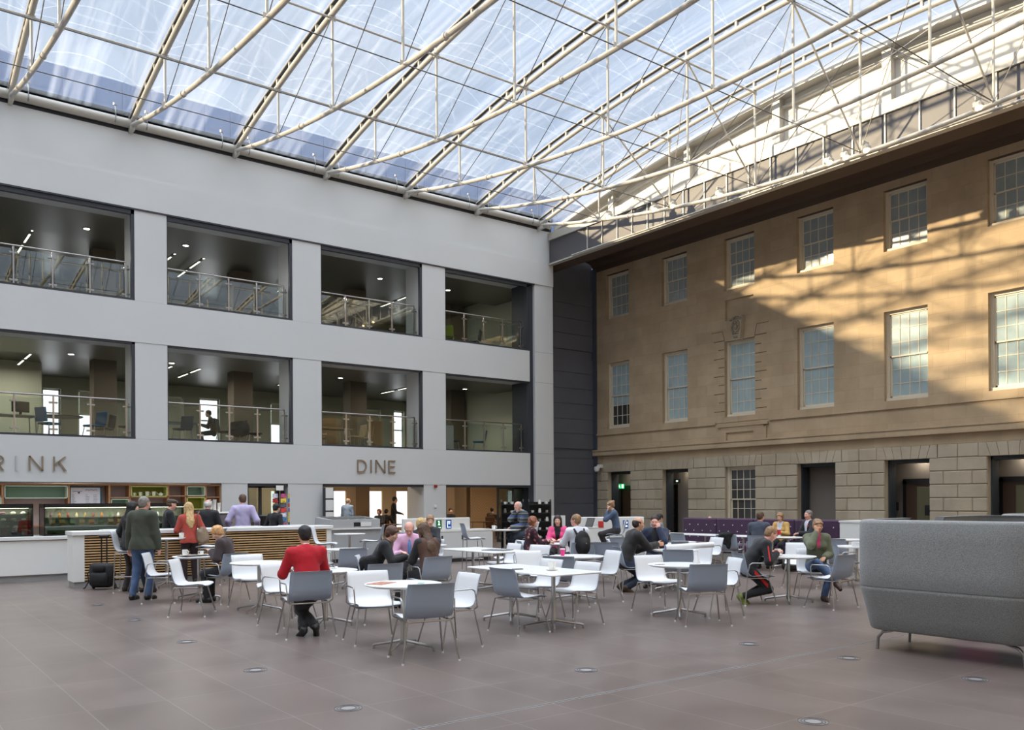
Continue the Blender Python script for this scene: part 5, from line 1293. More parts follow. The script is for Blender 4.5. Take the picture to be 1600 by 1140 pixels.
# ---------------------------------------------------------------- people: one continuous skin surface, clothes and hair on top
def surface_nets(f, org, h):
    nx, ny, nz = f.shape; s = f < 0
    c = np.zeros((nx-1, ny-1, nz-1), np.int8)
    for i in (0, 1):
        for j in (0, 1):
            for k in (0, 1): c += s[i:nx-1+i, j:ny-1+j, k:nz-1+k]
    mask = (c > 0) & (c < 8); ids = np.argwhere(mask)
    if len(ids) == 0: return None
    idx = -np.ones(mask.shape, np.int64); idx[mask] = np.arange(len(ids))
    acc = np.zeros((len(ids), 3)); cnt = np.zeros(len(ids))
    cs = [(i, j, k) for i in (0, 1) for j in (0, 1) for k in (0, 1)]
    for a in cs:
        for ax in range(3):
            if a[ax]: continue
            b = list(a); b[ax] = 1
            fa = f[ids[:, 0]+a[0], ids[:, 1]+a[1], ids[:, 2]+a[2]]; fb = f[ids[:, 0]+b[0], ids[:, 1]+b[1], ids[:, 2]+b[2]]
            m = (fa < 0) != (fb < 0); t = np.where(m, fa/np.where(m, fa-fb, 1), 0)
            p = np.tile(np.array(a, float), (len(ids), 1)); p[:, ax] += t
            acc += p*m[:, None]; cnt += m
    v = (ids+acc/cnt[:, None])*h+org
    fs = []
    for ax in range(3):
        o = [(0, 1, 1), (1, 0, 1), (1, 1, 0)][ax]
        u, w = [(1, 2), (2, 0), (0, 1)][ax]
        sl0 = [slice(1, n-1) for n in f.shape]; sl1 = list(sl0); sl0[ax] = slice(0, f.shape[ax]-1); sl1[ax] = slice(1, f.shape[ax])
        s0 = s[tuple(sl0)]; s1 = s[tuple(sl1)]; e = np.argwhere(s0 != s1); 
        if len(e) == 0: continue
        inn = s0[e[:, 0], e[:, 1], e[:, 2]]; base = e+np.array(o)
        base[:, ax] = e[:, ax]
        q = []
        for du, dw in ((0, 0), (1, 0), (1, 1), (0, 1)):
            p = base.copy(); p[:, u] -= du; p[:, w] -= dw; q.append(idx[p[:, 0], p[:, 1], p[:, 2]])
        q = np.stack(q, 1); q[~inn] = q[~inn][:, ::-1]; fs.append(q)
    return v, np.concatenate(fs)[:, :]
def arr(v): return np.array(tuple(v), float)
class SDF:
    def __init__(s): s.p = []
    def cap(s, a, b, r1, r2=None, k=.02, M=None, op='u'):
        s.p.append(('c', arr(a), arr(b), r1, r1 if r2 is None else r2, k, M, op)); return s
    def cut(s, z):
        'trim everything so far below height z (a straight hem)'
        s.p.append(('z', z, None, None, None, None, None, 'z')); return s
    def ell(s, c, r, R=None, k=.015, op='u'):
        s.p.append(('e', arr(c), np.array(r, float), R, k, op)); return s
    def mesh(s, h, fold=0, fs=22.):
        lo = np.full(3, 1e9); hi = -lo
        for p in s.p:
            if p[-1] != 'u': continue
            if p[0] == 'c': r = max(p[3], p[4])*1.25; q = (np.minimum(p[1], p[2])-r, np.maximum(p[1], p[2])+r)
            else: r = p[2].max(); q = (p[1]-r, p[1]+r)
            lo = np.minimum(lo, q[0]); hi = np.maximum(hi, q[1])
        lo -= 3*h+fold; hi += 3*h+fold; n = np.ceil((hi-lo)/h).astype(int)+1
        f = np.full(n, .2, np.float32); ax = [lo[i]+h*np.arange(n[i]) for i in range(3)]
        for p in s.p:
            if p[0] == 'z':
                f[...] = np.maximum(f, (p[1]-ax[2])[None, None, :].astype(np.float32)); continue
            if p[0] == 'c': r = max(p[3], p[4])*1.3; b0 = np.minimum(p[1], p[2])-r; b1 = np.maximum(p[1], p[2])+r
            else: r = p[2].max(); b0 = p[1]-r; b1 = p[1]+r
            m = 3*h+p[-4 if p[0] == 'c' else -2]+.01+fold
            if p[0] == 'c': m = 3*h+p[5]+.01+fold
            i0 = np.maximum(((b0-m-lo)/h).astype(int), 0); i1 = np.minimum(((b1+m-lo)/h).astype(int)+2, n)
            X = ax[0][i0[0]:i1[0], None, None]; Y = ax[1][None, i0[1]:i1[1], None]; Z = ax[2][None, None, i0[2]:i1[2]]
            if p[0] == 'c':
                _, a, b, r1, r2, k, M, op = p
                P = [X-a[0], Y-a[1], Z-a[2]]; d = b-a
                if M is not None:
                    P = [M[i][0]*P[0]+M[i][1]*P[1]+M[i][2]*P[2] for i in range(3)]; d = M @ d
                dd = max(float(d @ d), 1e-9)
                t = np.clip((P[0]*d[0]+P[1]*d[1]+P[2]*d[2])/dd, 0, 1)
                v = np.sqrt((P[0]-t*d[0])**2+(P[1]-t*d[1])**2+(P[2]-t*d[2])**2)-(r1+(r2-r1)*t)
                if M is not None: v = v*.8
            else:
                _, c, r, R, k, op = p
                P = [X-c[0], Y-c[1], Z-c[2]]
                if R is not None: P = [R[0][i]*P[0]+R[1][i]*P[1]+R[2][i]*P[2] for i in range(3)]
                k0 = np.sqrt((P[0]/r[0])**2+(P[1]/r[1])**2+(P[2]/r[2])**2); k1 = np.sqrt((P[0]/r[0]**2)**2+(P[1]/r[1]**2)**2+(P[2]/r[2]**2)**2)+1e-9
                v = k0*(k0-1)/k1
            sub = f[i0[0]:i1[0], i0[1]:i1[1], i0[2]:i1[2]]
            if op == 'u':
                hh = np.clip(.5+.5*(sub-v)/k, 0, 1); sub[...] = sub*(1-hh)+v*hh-k*hh*(1-hh)
            else:
                v = -v; hh = np.clip(.5-.5*(sub-v)/k, 0, 1); sub[...] = sub*(1-hh)+v*hh+k*hh*(1-hh)
        if fold:
            X, Y, Z = ax[0][:, None, None], ax[1][None, :, None], ax[2][None, None, :]
            f += fold*(np.sin(fs*(X*.6+Y*.5+Z)+3*np.sin(9*X+5*Z))*.6+np.sin(fs*1.7*(X-Y*.7+Z*.4)+2*np.sin(11*Z))*.4)
        f[0] = f[-1] = .2; f[:, 0] = f[:, -1] = .2; f[:, :, 0] = f[:, :, -1] = .2
        return surface_nets(f, lo, h)
    def build(s, name, mats, h, parent=None, fold=0, cat_fn=None, fs=22.):
        r = s.mesh(h, fold, fs)
        v, q = r; me = bpy.data.meshes.new(name)
        me.vertices.add(len(v)); me.vertices.foreach_set('co', v.astype(np.float32).ravel())
        me.loops.add(q.size); me.loops.foreach_set('vertex_index', q.astype(np.int32).ravel())
        me.polygons.add(len(q)); me.polygons.foreach_set('loop_start', np.arange(0, q.size, 4, dtype=np.int32))
        try: me.polygons.foreach_set('loop_total', np.full(len(q), 4, np.int32))
        except Exception: pass
        me.polygons.foreach_set('use_smooth', np.ones(len(q), bool))
        mats = mats if isinstance(mats, list) else [mats]
        for m in mats: me.materials.append(m)
        if cat_fn is not None: me.polygons.foreach_set('material_index', cat_fn(v[q].mean(1)).astype(np.int32))
        me.update(calc_edges=True); me.validate()
        o = bpy.data.objects.new(name, me); link(o, parent); return o
def V3(*a): return Vector(a)
def RX(d): return Matrix.Rotation(math.radians(d), 3, 'X')
def RZ(d): return Matrix.Rotation(math.radians(d), 3, 'Z')
def RY(d): return Matrix.Rotation(math.radians(d), 3, 'Y')
def ik(a, b, l1, l2, pole):
    d = b-a; L = min(d.length, (l1+l2)*.998); n = d.normalized(); b = a+n*L
    x = (l1*l1-l2*l2+L*L)/(2*L); h = math.sqrt(max(l1*l1-x*x, 0)); p = (pole-n*pole.dot(n)).normalized()
    return a+n*x+p*h, b
SKIN = {k: mat('skin_'+k, c, .5, var=.05, vscale=14) for k, c in dict(pale=(222, 178, 154), pink=(222, 164, 146), tan=(196, 148, 118), olive=(188, 142, 110)).items()}
LIP = mat('lips', (176, 96, 90), .45); EYEW = mat('eye', (60, 44, 36), .2)
HAIRM = {k: mat('hair_'+k, c, .55, var=.35, vscale=30, bump=.5, bscale=60) for k, c in dict(black=(24, 20, 20), dark=(46, 34, 28), brown=(84, 60, 42), blond=(196, 164, 112), grey=(128, 122, 116), white=(196, 192, 186), ginger=(142, 88, 60), straw=(204, 156, 104), auburn=(84, 54, 42), light=(150, 116, 84)).items()}
def cloth(n, c, **k): return mat('cloth_'+n, c, .85, var=k.get('var', .12), vscale=k.get('vs', 5), bump=.35, bscale=k.get('bs', 14), sheen=.1)
SHOE = mat('shoe_black', (24, 22, 22), .45)
def stripes_mat():
    m = bpy.data.materials.new('striped_knit'); m.use_nodes = True; t = m.node_tree; b = t.nodes['Principled BSDF']
    tc = N(t, 'ShaderNodeTexCoord'); sp = N(t, 'ShaderNodeSeparateXYZ'); t.links.new(tc.outputs['Object'], sp.inputs[0])
    f = N(t, 'ShaderNodeMath', operation='MULTIPLY'); f.inputs[1].default_value = 5.2; t.links.new(sp.outputs['Z'], f.inputs[0])
    g = N(t, 'ShaderNodeMath', operation='FRACT'); t.links.new(f.outputs[0], g.inputs[0])
    r = N(t, 'ShaderNodeValToRGB'); t.links.new(g.outputs[0], r.inputs[0]); r.color_ramp.interpolation = 'CONSTANT'
    e = r.color_ramp.elements; e[0].color = lin((58, 72, 84))+(1,); e[1].position = .3; e[1].color = lin((150, 146, 130))+(1,)
    for p, c in ((.42, (78, 96, 140)), (.72, (50, 58, 62)), (.86, (120, 116, 104))): q = e.new(p); q.color = lin(c)+(1,)
    t.links.new(r.outputs[0], b.inputs['Base Color']); b.inputs['Roughness'].default_value = .9; return m
def floral_mat():
    m = bpy.data.materials.new('floral_blouse'); m.use_nodes = True; t = m.node_tree; b = t.nodes['Principled BSDF']
    tc = N(t, 'ShaderNodeTexCoord'); vo = N(t, 'ShaderNodeTexVoronoi'); vo.inputs['Scale'].default_value = 11; t.links.new(tc.outputs['Object'], vo.inputs['Vector'])
    r = N(t, 'ShaderNodeValToRGB'); t.links.new(vo.outputs['Distance'], r.inputs[0]); e = r.color_ramp.elements
    e[0].color = lin((208, 176, 120))+(1,); e[1].position = .75; e[1].color = lin((44, 22, 34))+(1,)
    for p, c in ((.25, (196, 150, 120)), (.38, (120, 44, 62)), (.5, (50, 26, 38))): q = e.new(p); q.color = lin(c)+(1,)
    t.links.new(r.outputs[0], b.inputs['Base Color']); b.inputs['Roughness'].default_value = .85; return m
JEANS = cloth('jeans', (70, 92, 126), var=.3, vs=6); BLK = cloth('black', (30, 30, 33)); CHAR = cloth('charcoal', (52, 54, 60)); NAVY = cloth('navy', (38, 44, 62))

def person(x, y, fwd, label, H=1.72, seat=None, lean=4, side=0, twist=0, hy=0, hp=5, hands=None, feet=None, toes=(6, -6), skin='pale', hair=('short', 'brown'),
           top=None, toplen=0, thick=.014, sleeve=1.0, legs=None, shoes=None, collar=None, coat=None, fem=False, h=.010, extra=None, poles=None, girth=1.0, tie=None, glasses=False, cuffs=None):
    s = H/1.75; g = girth
    hz = .93*s if seat is None else seat+.095
    P = V3(0, 0, hz)
    m1 = P+(RX(-lean*.6) @ V3(0, 0, .22*s)); m1 = P+(RY(side*.5) @ (m1-P))
    C = m1+(RX(-lean*1.15) @ (RY(side) @ V3(0, 0, .27*s)))
    upc = (C-m1).normalized(); rt = (RX(-lean) @ (RZ(-twist) @ V3(1, 0, 0))); rt = (rt-upc*rt.dot(upc)).normalized(); fw = upc.cross(rt)
    sw = (.155 if fem else .178)*s
    SH = {1: C+rt*sw-upc*.015, -1: C-rt*sw-upc*.015}
    HR = RZ(-hy) @ RX(-hp); hu = HR @ V3(0, 0, 1); hf = HR @ V3(0, 1, 0); hr_ = HR @ V3(1, 0, 0)
    NB = C+upc*.02; NT = C+upc*.075*s+V3(0, 0, .02)+hf*.012+fw*.01
    HC = NT+hu*.105*s+hf*.018; Rm = np.array(HR)
    def hp_(a, b, c): return HC+hr_*a*s+hf*b*s+hu*c*s
    hips = {1: P+V3(.088*s, 0, 0), -1: P+V3(-.088*s, 0, 0)}
    if feet is None:
        feet = {1: (.10, .0, .085), -1: (-.10, .0, .085)} if seat is None else ({1: (.11, .40, .085), -1: (-.11, .36, .085)} if seat < .6 else {1: (.1, .26, .385), -1: (-.1, .24, .385)})
    else: feet = {1: feet[0], -1: feet[1]}
    if hands is None: hands = ((.27, .08, hz-.12), (-.27, .08, hz-.12)) if seat is None else ((.14, .40, .80), (-.14, .42, .80))
    hands = {1: V3(*hands[0]), -1: V3(*hands[1])}
    K = {}; A = {}; E = {}; Wr = {}
    for q in (1, -1):
        K[q], A[q] = ik(hips[q], V3(*feet[q]), .44*s, .42*s, V3(.15*q, 1, .25) if seat is not None else V3(.05*q, 1, 0))
        pl = (poles or {}).get(q, V3(.55*q, -.5, -.8))
        E[q], Wr[q] = ik(SH[q], hands[q], .29*s, .26*s, pl)
    D = np.diag([1, 1/.70, 1.0]); Rt = np.array(Matrix((rt, fw, upc))); MT = np.linalg.inv(Rt) @ D @ Rt
    MP = np.diag([1, 1/.80, 1.0])
    b = SDF()
    # torso
    b.cap(hips[1]*.6+hips[-1]*.4, hips[-1]*.6+hips[1]*.4, .118*s*g, k=.03, M=MP); b.cap(P, m1, .125*s*g, .112*s*g, k=.05, M=MT); b.cap(m1, C-upc*.08, .115*s*g, .135*s*g, k=.05, M=MT)
    b.cap(C-rt*sw*.62-upc*.07, C+rt*sw*.62-upc*.07, .085*s*g, k=.04, M=MT); b.cap(SH[1], SH[-1], .048*s, k=.05)
    if fem:
        for q in (1, -1): b.ell(C-upc*.13*s+rt*.07*q*s+fw*.085*s, (.055, .05, .055), k=.03)
    b.cap(NB-upc*.03, NT+hu*.02, .052*s, .050*s, k=.03)
    # head
    b.ell(hp_(0, -.012, .032), (.073*s, .092*s, .082*s), Rm, k=.02); b.ell(hp_(0, .022, -.025), (.060*s, .066*s, .078*s), Rm, k=.03); b.cap(hp_(0, .03, -.05), hp_(0, .058, -.088), .034*s, .024*s, k=.03)
    b.cap(hp_(0, .082, .012), hp_(0, .100, -.024), .007, .0125, k=.010); b.cap(hp_(-.012, .09, -.03), hp_(.012, .09, -.03), .008, k=.008)
    for q in (1, -1):
        b.ell(hp_(.030*q, .092, .012), (.016, .012, .011), Rm, k=.008, op='s'); b.cap(hp_(.014*q, .082, .030), hp_(.045*q, .070, .030), .009, k=.012)
        b.ell(hp_(.030*q, .077, .010), (.013, .013, .012), Rm, k=.004); b.ell(hp_(.040*q, .058, -.022), (.022, .022, .02), Rm, k=.02)
        b.cap(hp_(.073*q, -.006, .014), hp_(.074*q, -.002, -.024), .012, .008, k=.006)
    b.cap(hp_(-.020, .082, -.052), hp_(.020, .082, -.052), .0085, k=.006); b.cap(hp_(-.014, .080, -.064), hp_(.014, .080, -.064), .0085, k=.006)
    # arms and hands
    HD = {}
    for q in (1, -1):
        b.cap(SH[q], E[q], .050*s*g, .039*s, k=.03); b.cap(E[q], Wr[q], .040*s, .026*s, k=.02); b.cap(E[q]+(Wr[q]-E[q])*.08, E[q]+(Wr[q]-E[q])*.45, .040*s, .034*s, k=.02)
        fd = (Wr[q]-E[q]).normalized(); hd_ = ((extra or {}).get('hdir', {}).get(q)); d = V3(*hd_).normalized() if hd_ else (fd+V3(0, 0, -.12)).normalized()
        nn = (extra or {}).get('palm', {}).get(q); pn = V3(*nn) if nn else (V3(-q, 0, -.4) if seat is None else V3(0, 0, -1)); pn = (pn-d*pn.dot(d)).normalized(); sd = d.cross(pn)
        if sd.dot(V3(-q, 0.001, .3)) < 0: sd = -sd       # towards the thumb
        W0 = Wr[q]; Pm = W0+d*.085*s; HD[q] = (Pm, d, pn, sd)
        for o in (-.028, -.010, .009, .027): b.cap(W0+d*.015+sd*o*.5, Pm+sd*o, .016*s, .0125*s, k=.012)
        cu = (extra or {}).get('curl', {}).get(q, .45)
        for o, L in ((.028, .070), (.0095, .078), (-.0095, .073), (-.027, .058)):
            p0 = Pm+sd*o; a1 = cu*.7; a2 = cu*1.9; a3 = cu*2.9; L *= s
            p1 = p0+(d*math.cos(a1)+pn*math.sin(a1))*L*.45; p2 = p1+(d*math.cos(a2)+pn*math.sin(a2))*L*.32; p3 = p2+(d*math.cos(a3)+pn*math.sin(a3))*L*.25
            b.cap(p0, p1, .0100, .0092, k=.004); b.cap(p1, p2, .0092, .0086, k=.004); b.cap(p2, p3, .0086, .0078, k=.004)
        t0 = W0+d*.025+sd*.022; t1 = t0+(d*.62+sd*.62+pn*.35).normalized()*.042*s; t2 = t1+(d*.85+sd*.25+pn*.4).normalized()*.032*s; t3 = t2+(d*.9+pn*.35).normalized()*.024*s
        b.cap(t0, t1, .0145, .0115, k=.01); b.cap(t1, t2, .0112, .0100, k=.004); b.cap(t2, t3, .0100, .0085, k=.004)
    # legs and feet
    TO = {}
    for q, ty in ((1, toes[0]), (-1, toes[1])):
        b.cap(hips[q], K[q], .078*s*g, .052*s, k=.04); b.cap(K[q], A[q], .050*s, .034*s, k=.025); b.cap(K[q]+(A[q]-K[q])*.12-V3(0, .012, 0), K[q]+(A[q]-K[q])*.5-V3(0, .01, 0), .050*s, .040*s, k=.03)
        fd = (RZ(-ty) @ V3(0, 1, 0)); tp = (extra or {}).get('toepitch', {}).get(q, 0); fd = V3(fd.x*math.cos(math.radians(tp)), fd.y*math.cos(math.radians(tp)), -math.sin(math.radians(tp)))
        dn = fd.cross(V3(1, 0, 0)); dn = -dn if dn.z > 0 else dn; dn.normalize()
        TO[q] = (fd, dn); b.cap(A[q]-fd*.035+dn*.04, A[q]+fd*.13*s+dn*.052, .034, .026, k=.02); b.cap(A[q]+fd*.12*s+dn*.055, A[q]+fd*.16*s+dn*.058, .024, .02, k=.02)
    o = b.build('person', [SKIN[skin], LIP], h, None, cat_fn=lambda c: ((np.abs((c-arr(HC)) @ arr(hr_)) < .022*s) & (np.abs((c-arr(HC)) @ arr(hu)+.057*s) < .011) & (((c-arr(HC)) @ arr(hf)) > .078*s) & (((c-arr(HC)) @ arr(hf)) < .100*s)))
    o.location = (x, y, 0); o.rotation_euler = (0, 0, math.atan2(-fwd[0], fwd[1])); tag(o, label, 'person')
    if h < .0125:
        for q in (1, -1): e = MB().sphere(tuple(hp_(.030*q, .0815, .010)), .0105, 10, 8, (1, .8, .62)).build('eye', EYEW, o, smooth='all', fix=False)
    # clothes
    if top is not None:
        t = SDF(); k = thick; W_ = 1.0
        t.cap(hips[1]*.6+hips[-1]*.4+upc*.03, hips[-1]*.6+hips[1]*.4+upc*.03, .118*s*g+k, k=.04, M=MP)
        t.cap(P+upc*.02, m1, .125*s*g+k*1.2, .116*s*g+k, k=.05, M=MT); t.cap(m1, C-upc*.08, .118*s*g+k, .137*s*g+k, k=.05, M=MT)
        t.cap(C-rt*sw*.62-upc*.07, C+rt*sw*.62-upc*.07, .086*s*g+k, k=.04, M=MT); t.cap(SH[1]+upc*.002, SH[-1]+upc*.002, .050*s+k, k=.05)
        if fem:
            for q in (1, -1): t.ell(C-upc*.13*s+rt*.07*q*s+fw*.09*s, (.055+k*.5, .045+k*.5, .055+k*.5), k=.04)
        if seat is None: t.cap(V3(-.05*g, 0, hz-.02), V3(.05*g, 0, hz-.02), .118*s*g+k, k=.03, M=MP); t.cap(V3(-.05*g, 0, hz-.14), V3(.05*g, 0, hz-.14), .122*s*g+k, k=.06, M=MP); t.cut(hz-.07-toplen)
        for q in (1, -1):
            t.cap(SH[q], E[q], .052*s*g+k, .044*s+k, k=.03)
            if sleeve >= 1: t.cap(E[q], E[q]+(Wr[q]-E[q])*.93, .045*s+k, .031*s+k*.9, k=.02)
            elif sleeve > .3: t.cap(E[q], E[q]+(Wr[q]-E[q])*sleeve, .045*s+k, .040*s+k, k=.02)
        t.cap(NB-upc*.02, NB+upc*.012, .062*s+k*.5, .058*s+k*.5, k=.02)
        tm = top if isinstance(top, list) else [top]
        fn = None
        if len(tm) > 1:
            def fn(c):
                L = c-arr(C); xx = L @ arr(rt); zz = L @ arr(upc); yy = L @ arr(fw)
                return ((yy > 0) & (np.abs(xx) < (extra or {}).get('open', 1)*(.016+.055*np.clip((zz+.30)/.3, 0, 1))) & (zz > (extra or {}).get('opend', -.30))).astype(int)
        if (extra or {}).get('vest'):
            def fn(c):
                dm = np.full(len(c), 9.)
                for q in (1, -1):
                    for a_, b_ in ((SH[q], E[q]), (E[q], Wr[q])):
                        a_, b_ = arr(a_), arr(b_); d = b_-a_; tt = np.clip(((c-a_) @ d)/(d @ d), .0, 1); dm = np.minimum(dm, np.linalg.norm(c-a_-tt[:, None]*d, axis=1))
                L = c-arr(C); return ((dm > .085) | (np.abs(L @ arr(rt)) < sw*.8)).astype(int)
        t.build('top', tm, h, o, fold=.0035, cat_fn=fn)
        if (extra or {}).get('fur'):
            t = SDF(); t.cap(NB-rt*.07-fw*.02, NB+rt*.07-fw*.02, .05, k=.03); t.cap(NB-rt*.08, NB-rt*.06+fw*.10-upc*.04, .04, k=.03); t.cap(NB+rt*.08, NB+rt*.06+fw*.10-upc*.04, .04, k=.03); t.build('fur_collar', HAIRM['grey'], h, o, fold=.006, fs=80)
    if collar is not None:
        t = SDF(); t.cap(NB-upc*.005, NB+upc*.035+hf*.004, .061*s, .057*s, k=.01); t.build('collar', collar, h, o)
    if cuffs is not None:
        t = SDF()
        for q in (1, -1): t.cap(E[q]+(Wr[q]-E[q])*.9, E[q]+(Wr[q]-E[q])*.97, .036*s, .035*s, k=.01)
        t.build('cuffs', cuffs, h, o)
    if tie is not None:
        m = MB(); pts = [NB+fw*.075+upc*.0, C-upc*.08+fw*.135, C-upc*.2+fw*.15*g, C-upc*.36+fw*.15*g]
        m.tube(pts, .022, 8, r2=.034); m.build('tie', tie, o, smooth='all')
    if legs is not None:
        t = SDF(); k = .013
        t.cap(hips[1]*.6+hips[-1]*.4, hips[-1]*.6+hips[1]*.4, .118*s*g+.010, k=.03, M=MP); t.cap(P, P+upc*.10, .122*s*g+.008, .112*s*g+.006, k=.04, M=MT)
        for q in (1, -1):
            t.cap(hips[q], K[q], .080*s*g+k, .056*s+k, k=.04); t.cap(K[q], K[q]+(A[q]-K[q])*.96, .055*s+k, .044*s+k, k=.025)
        t.build('trousers', legs, h, o, fold=.0035)
    sm = shoes or SHOE; t = SDF()
    for q in (1, -1):
        fd, dn = TO[q]; t = SDF(); a = A[q]
        t.cap(a-fd*.04+dn*.038, a+fd*.13*s+dn*.045, .040, .034, k=.02); t.cap(a+fd*.12*s+dn*.050, a+fd*.175*s+dn*.056, .032, .026, k=.02); t.cap(a, a+dn*.04-fd*.02, .042, .042, k=.03); t.cap(a-fd*.045+dn*.068, a+fd*.17*s+dn*.070, .030, .028, k=.01)
        if (extra or {}).get('boots'): t.cap(K[q]+(a-K[q])*.15, a, .066*s, .050*s, k=.03)
        t.build('shoe', sm, h, o)
    # hair
    st, hc = hair; hm = HAIRM[hc]; t = SDF(); hh = min(h, .010)
    def hell(c, r, **k): t.ell(hp_(*c), tuple(v*s for v in r), Rm, **k)
    if st in ('short', 'crop', 'curly', 'bob', 'long', 'bun', 'pony', 'fringe'):
        pad = {'short': .008, 'crop': .004, 'curly': .012, 'bob': .014, 'long': .014, 'bun': .010, 'pony': .010, 'fringe': .016}[st]
        hell((0, -.018, .038), (.075+pad, .094+pad, .084+pad), k=.02); hell((0, -.045, -.012), (.064+pad, .058+pad, .066+pad*.6), k=.02)
        if st == 'bob':
            for q in (1, -1): t.cap(hp_(.066*q, .008, .03), hp_(.070*q, .012, -.075), .026*s, .020*s, k=.02)
            hell((0, -.05, -.05), (.070, .05, .07), k=.03)
        if st == 'curly':
            for a in range(9):
                an = PI*a/8; t.ell(hp_(.078*math.cos(an), -.025, .03+.078*math.sin(an)), (.026, .05, .026), k=.012)
            for q in (1, -1): t.cap(hp_(.075*q, -.005, .03), hp_(.072*q, -.015, -.065), .032*s, .026*s, k=.02)
        if st == 'long':
            for q in (1, -1): t.cap(hp_(.068*q, -.002, .03), C+rt*.085*q-upc*.10*s+fw*(.03 if fem else 0), .030*s, .022*s, k=.03)
            M2 = np.linalg.inv(Rt) @ np.diag([1, 1/.5, 1.0]) @ Rt; t.cap(hp_(0, -.055, .0), C-fw*.10*s-upc*.10*s, .080*s, .082*s, k=.03, M=M2); t.cap(C-fw*.10*s-upc*.08*s, C-fw*.105*s-upc*.20*s+rt*.01, .075*s, .045*s, k=.03, M=M2)
        if st == 'bun': hell((0, -.10, .085), (.04, .04, .036), k=.015)
        if st == 'pony': t.cap(hp_(0, -.105, .03), C-fw*.13*s, .026*s, .016*s, k=.02)
        if st in ('fringe', 'bob', 'bun'): t.cap(hp_(-.045, .068, .062), hp_(.045, .068, .062), .022*s, k=.02)
        cut = {'crop': .012, 'short': .006, 'curly': .0, 'bob': 0, 'long': 0, 'bun': 0, 'pony': .004, 'fringe': 0}[st]
        hell((0, .100, -.022), (.068 if st in ('long', 'bob', 'curly') else .082, .076, .086+cut), k=.008, op='s')
        if st in ('short', 'crop', 'fringe', 'bun', 'pony'): hell((0, .045, -.090), (.12, .085, .075), k=.008, op='s')
        if st in ('short', 'crop'):
            hell((0, -.03, -.128), (.12, .12, .055), k=.006, op='s')
    elif st == 'balding':
        hell((0, -.022, .022), (.079, .096, .070), k=.02); hell((0, -.045, -.01), (.072, .062, .06), k=.02); hell((0, .005, .088), (.066, .090, .062), k=.01, op='s'); hell((0, .092, -.01), (.09, .080, .12), k=.008, op='s'); hell((0, -.02, -.128), (.12, .12, .055), k=.006, op='s')
    elif st == 'cap':
        hell((0, -.03, .0), (.076, .086, .06), k=.02); hell((0, .092, -.01), (.09, .080, .12), k=.008, op='s'); hell((0, -.02, -.128), (.12, .12, .055), k=.006, op='s')
    t.build('hair', hm, hh, o, fold={'crop': .0008, 'curly': .006}.get(st, .0025), fs=60)
    if st == 'cap':
        c = SDF(); c.ell(hp_(0, -.005, .085), (.092*s, .118*s, .040*s), Rm, k=.02); c.ell(hp_(0, -.02, .055), (.086*s, .106*s, .05*s), Rm, k=.02); c.cap(hp_(-.04, .1, .058), hp_(.04, .1, .058), .018, k=.02)
        c.build('flat_cap', cloth('tweed', (84, 74, 62), var=.3, vs=40), h, o)
    if st in ('balding', 'short', 'crop') and (extra or {}).get('beard'):
        c = SDF(); c.cap(hp_(-.03, .062, -.072), hp_(.03, .062, -.072), .026*s, k=.02); c.cap(hp_(0, .062, -.09), hp_(0, .065, -.1), .03*s, k=.02); c.build('beard', HAIRM['white'], hh, o)
    if glasses:
        m = MB()
        for q in (1, -1):
            pts = [hp_(.031*q+.021*math.cos(a), .096, .012+.016*math.sin(a)) for a in [2*PI*i/12 for i in range(13)]]; m.tube(pts, .0018, 5); m.tube([hp_(.052*q, .093, .016), hp_(.077*q, .0, .018)], .0018, 5)
        m.tube([hp_(-.01, .097, .016), hp_(.01, .097, .016)], .0018, 5); m.build('glasses', BLACK, o)
    info = dict(o=o, C=C, up=upc, rt=rt, fw=fw, P=P, SH=SH, HC=HC, hf=hf, hu=hu, hr=hr_, K=K, A=A, Wr=Wr, E=E, HD=HD, s=s)
    return info
def wpt(i, v):
    o = i['o']; return Matrix.Translation(o.location) @ Matrix.Rotation(o.rotation_euler.z, 4, 'Z') @ Vector(v)
# ---------------------------------------------------------------- the people in the hall
NEAR, MID, FAR = .0085, .010, .012
def off(c, f, d): return (c[0]+f[0]*d, c[1]+f[1]*d)
def nrm(f): L = math.hypot(*f); return (f[0]/L, f[1]/L)
def seated(cx, cy, f, label, **k):
    f = nrm(f); x, y = off((cx, cy), f, -.07); k.setdefault('seat', .455); return person(x, y, f, label, **k)
RED = cloth('red_knit', (176, 14, 32)); SHIRTL = cloth('lilac_shirt', (176, 166, 200)); PINKSH = cloth('pink_shirt', (222, 176, 206)); WSHIRT = cloth('white_shirt', (216, 218, 228), var=.05)
CUP = {'palm': {1: (0, .3, -1), -1: (0, .3, -1)}}
# man in the red jumper, seen from behind, ankles crossed
seated(4.46, 10.04, (.17, .98), 'person in a red jumper seated back to us, ankles crossed', h=NEAR, H=1.78, lean=9, hp=10, top=RED, thick=.016, legs=BLK, hair=('crop', 'black'), skin='tan', collar=WSHIRT,
       hands=((.16, .40, .80), (-.16, .40, .80)), feet=((-.06, .02, .10), (.08, -.04, .13)), toes=(-14, 18), girth=1.05, extra={'toepitch': {1: 30, -1: 44}})
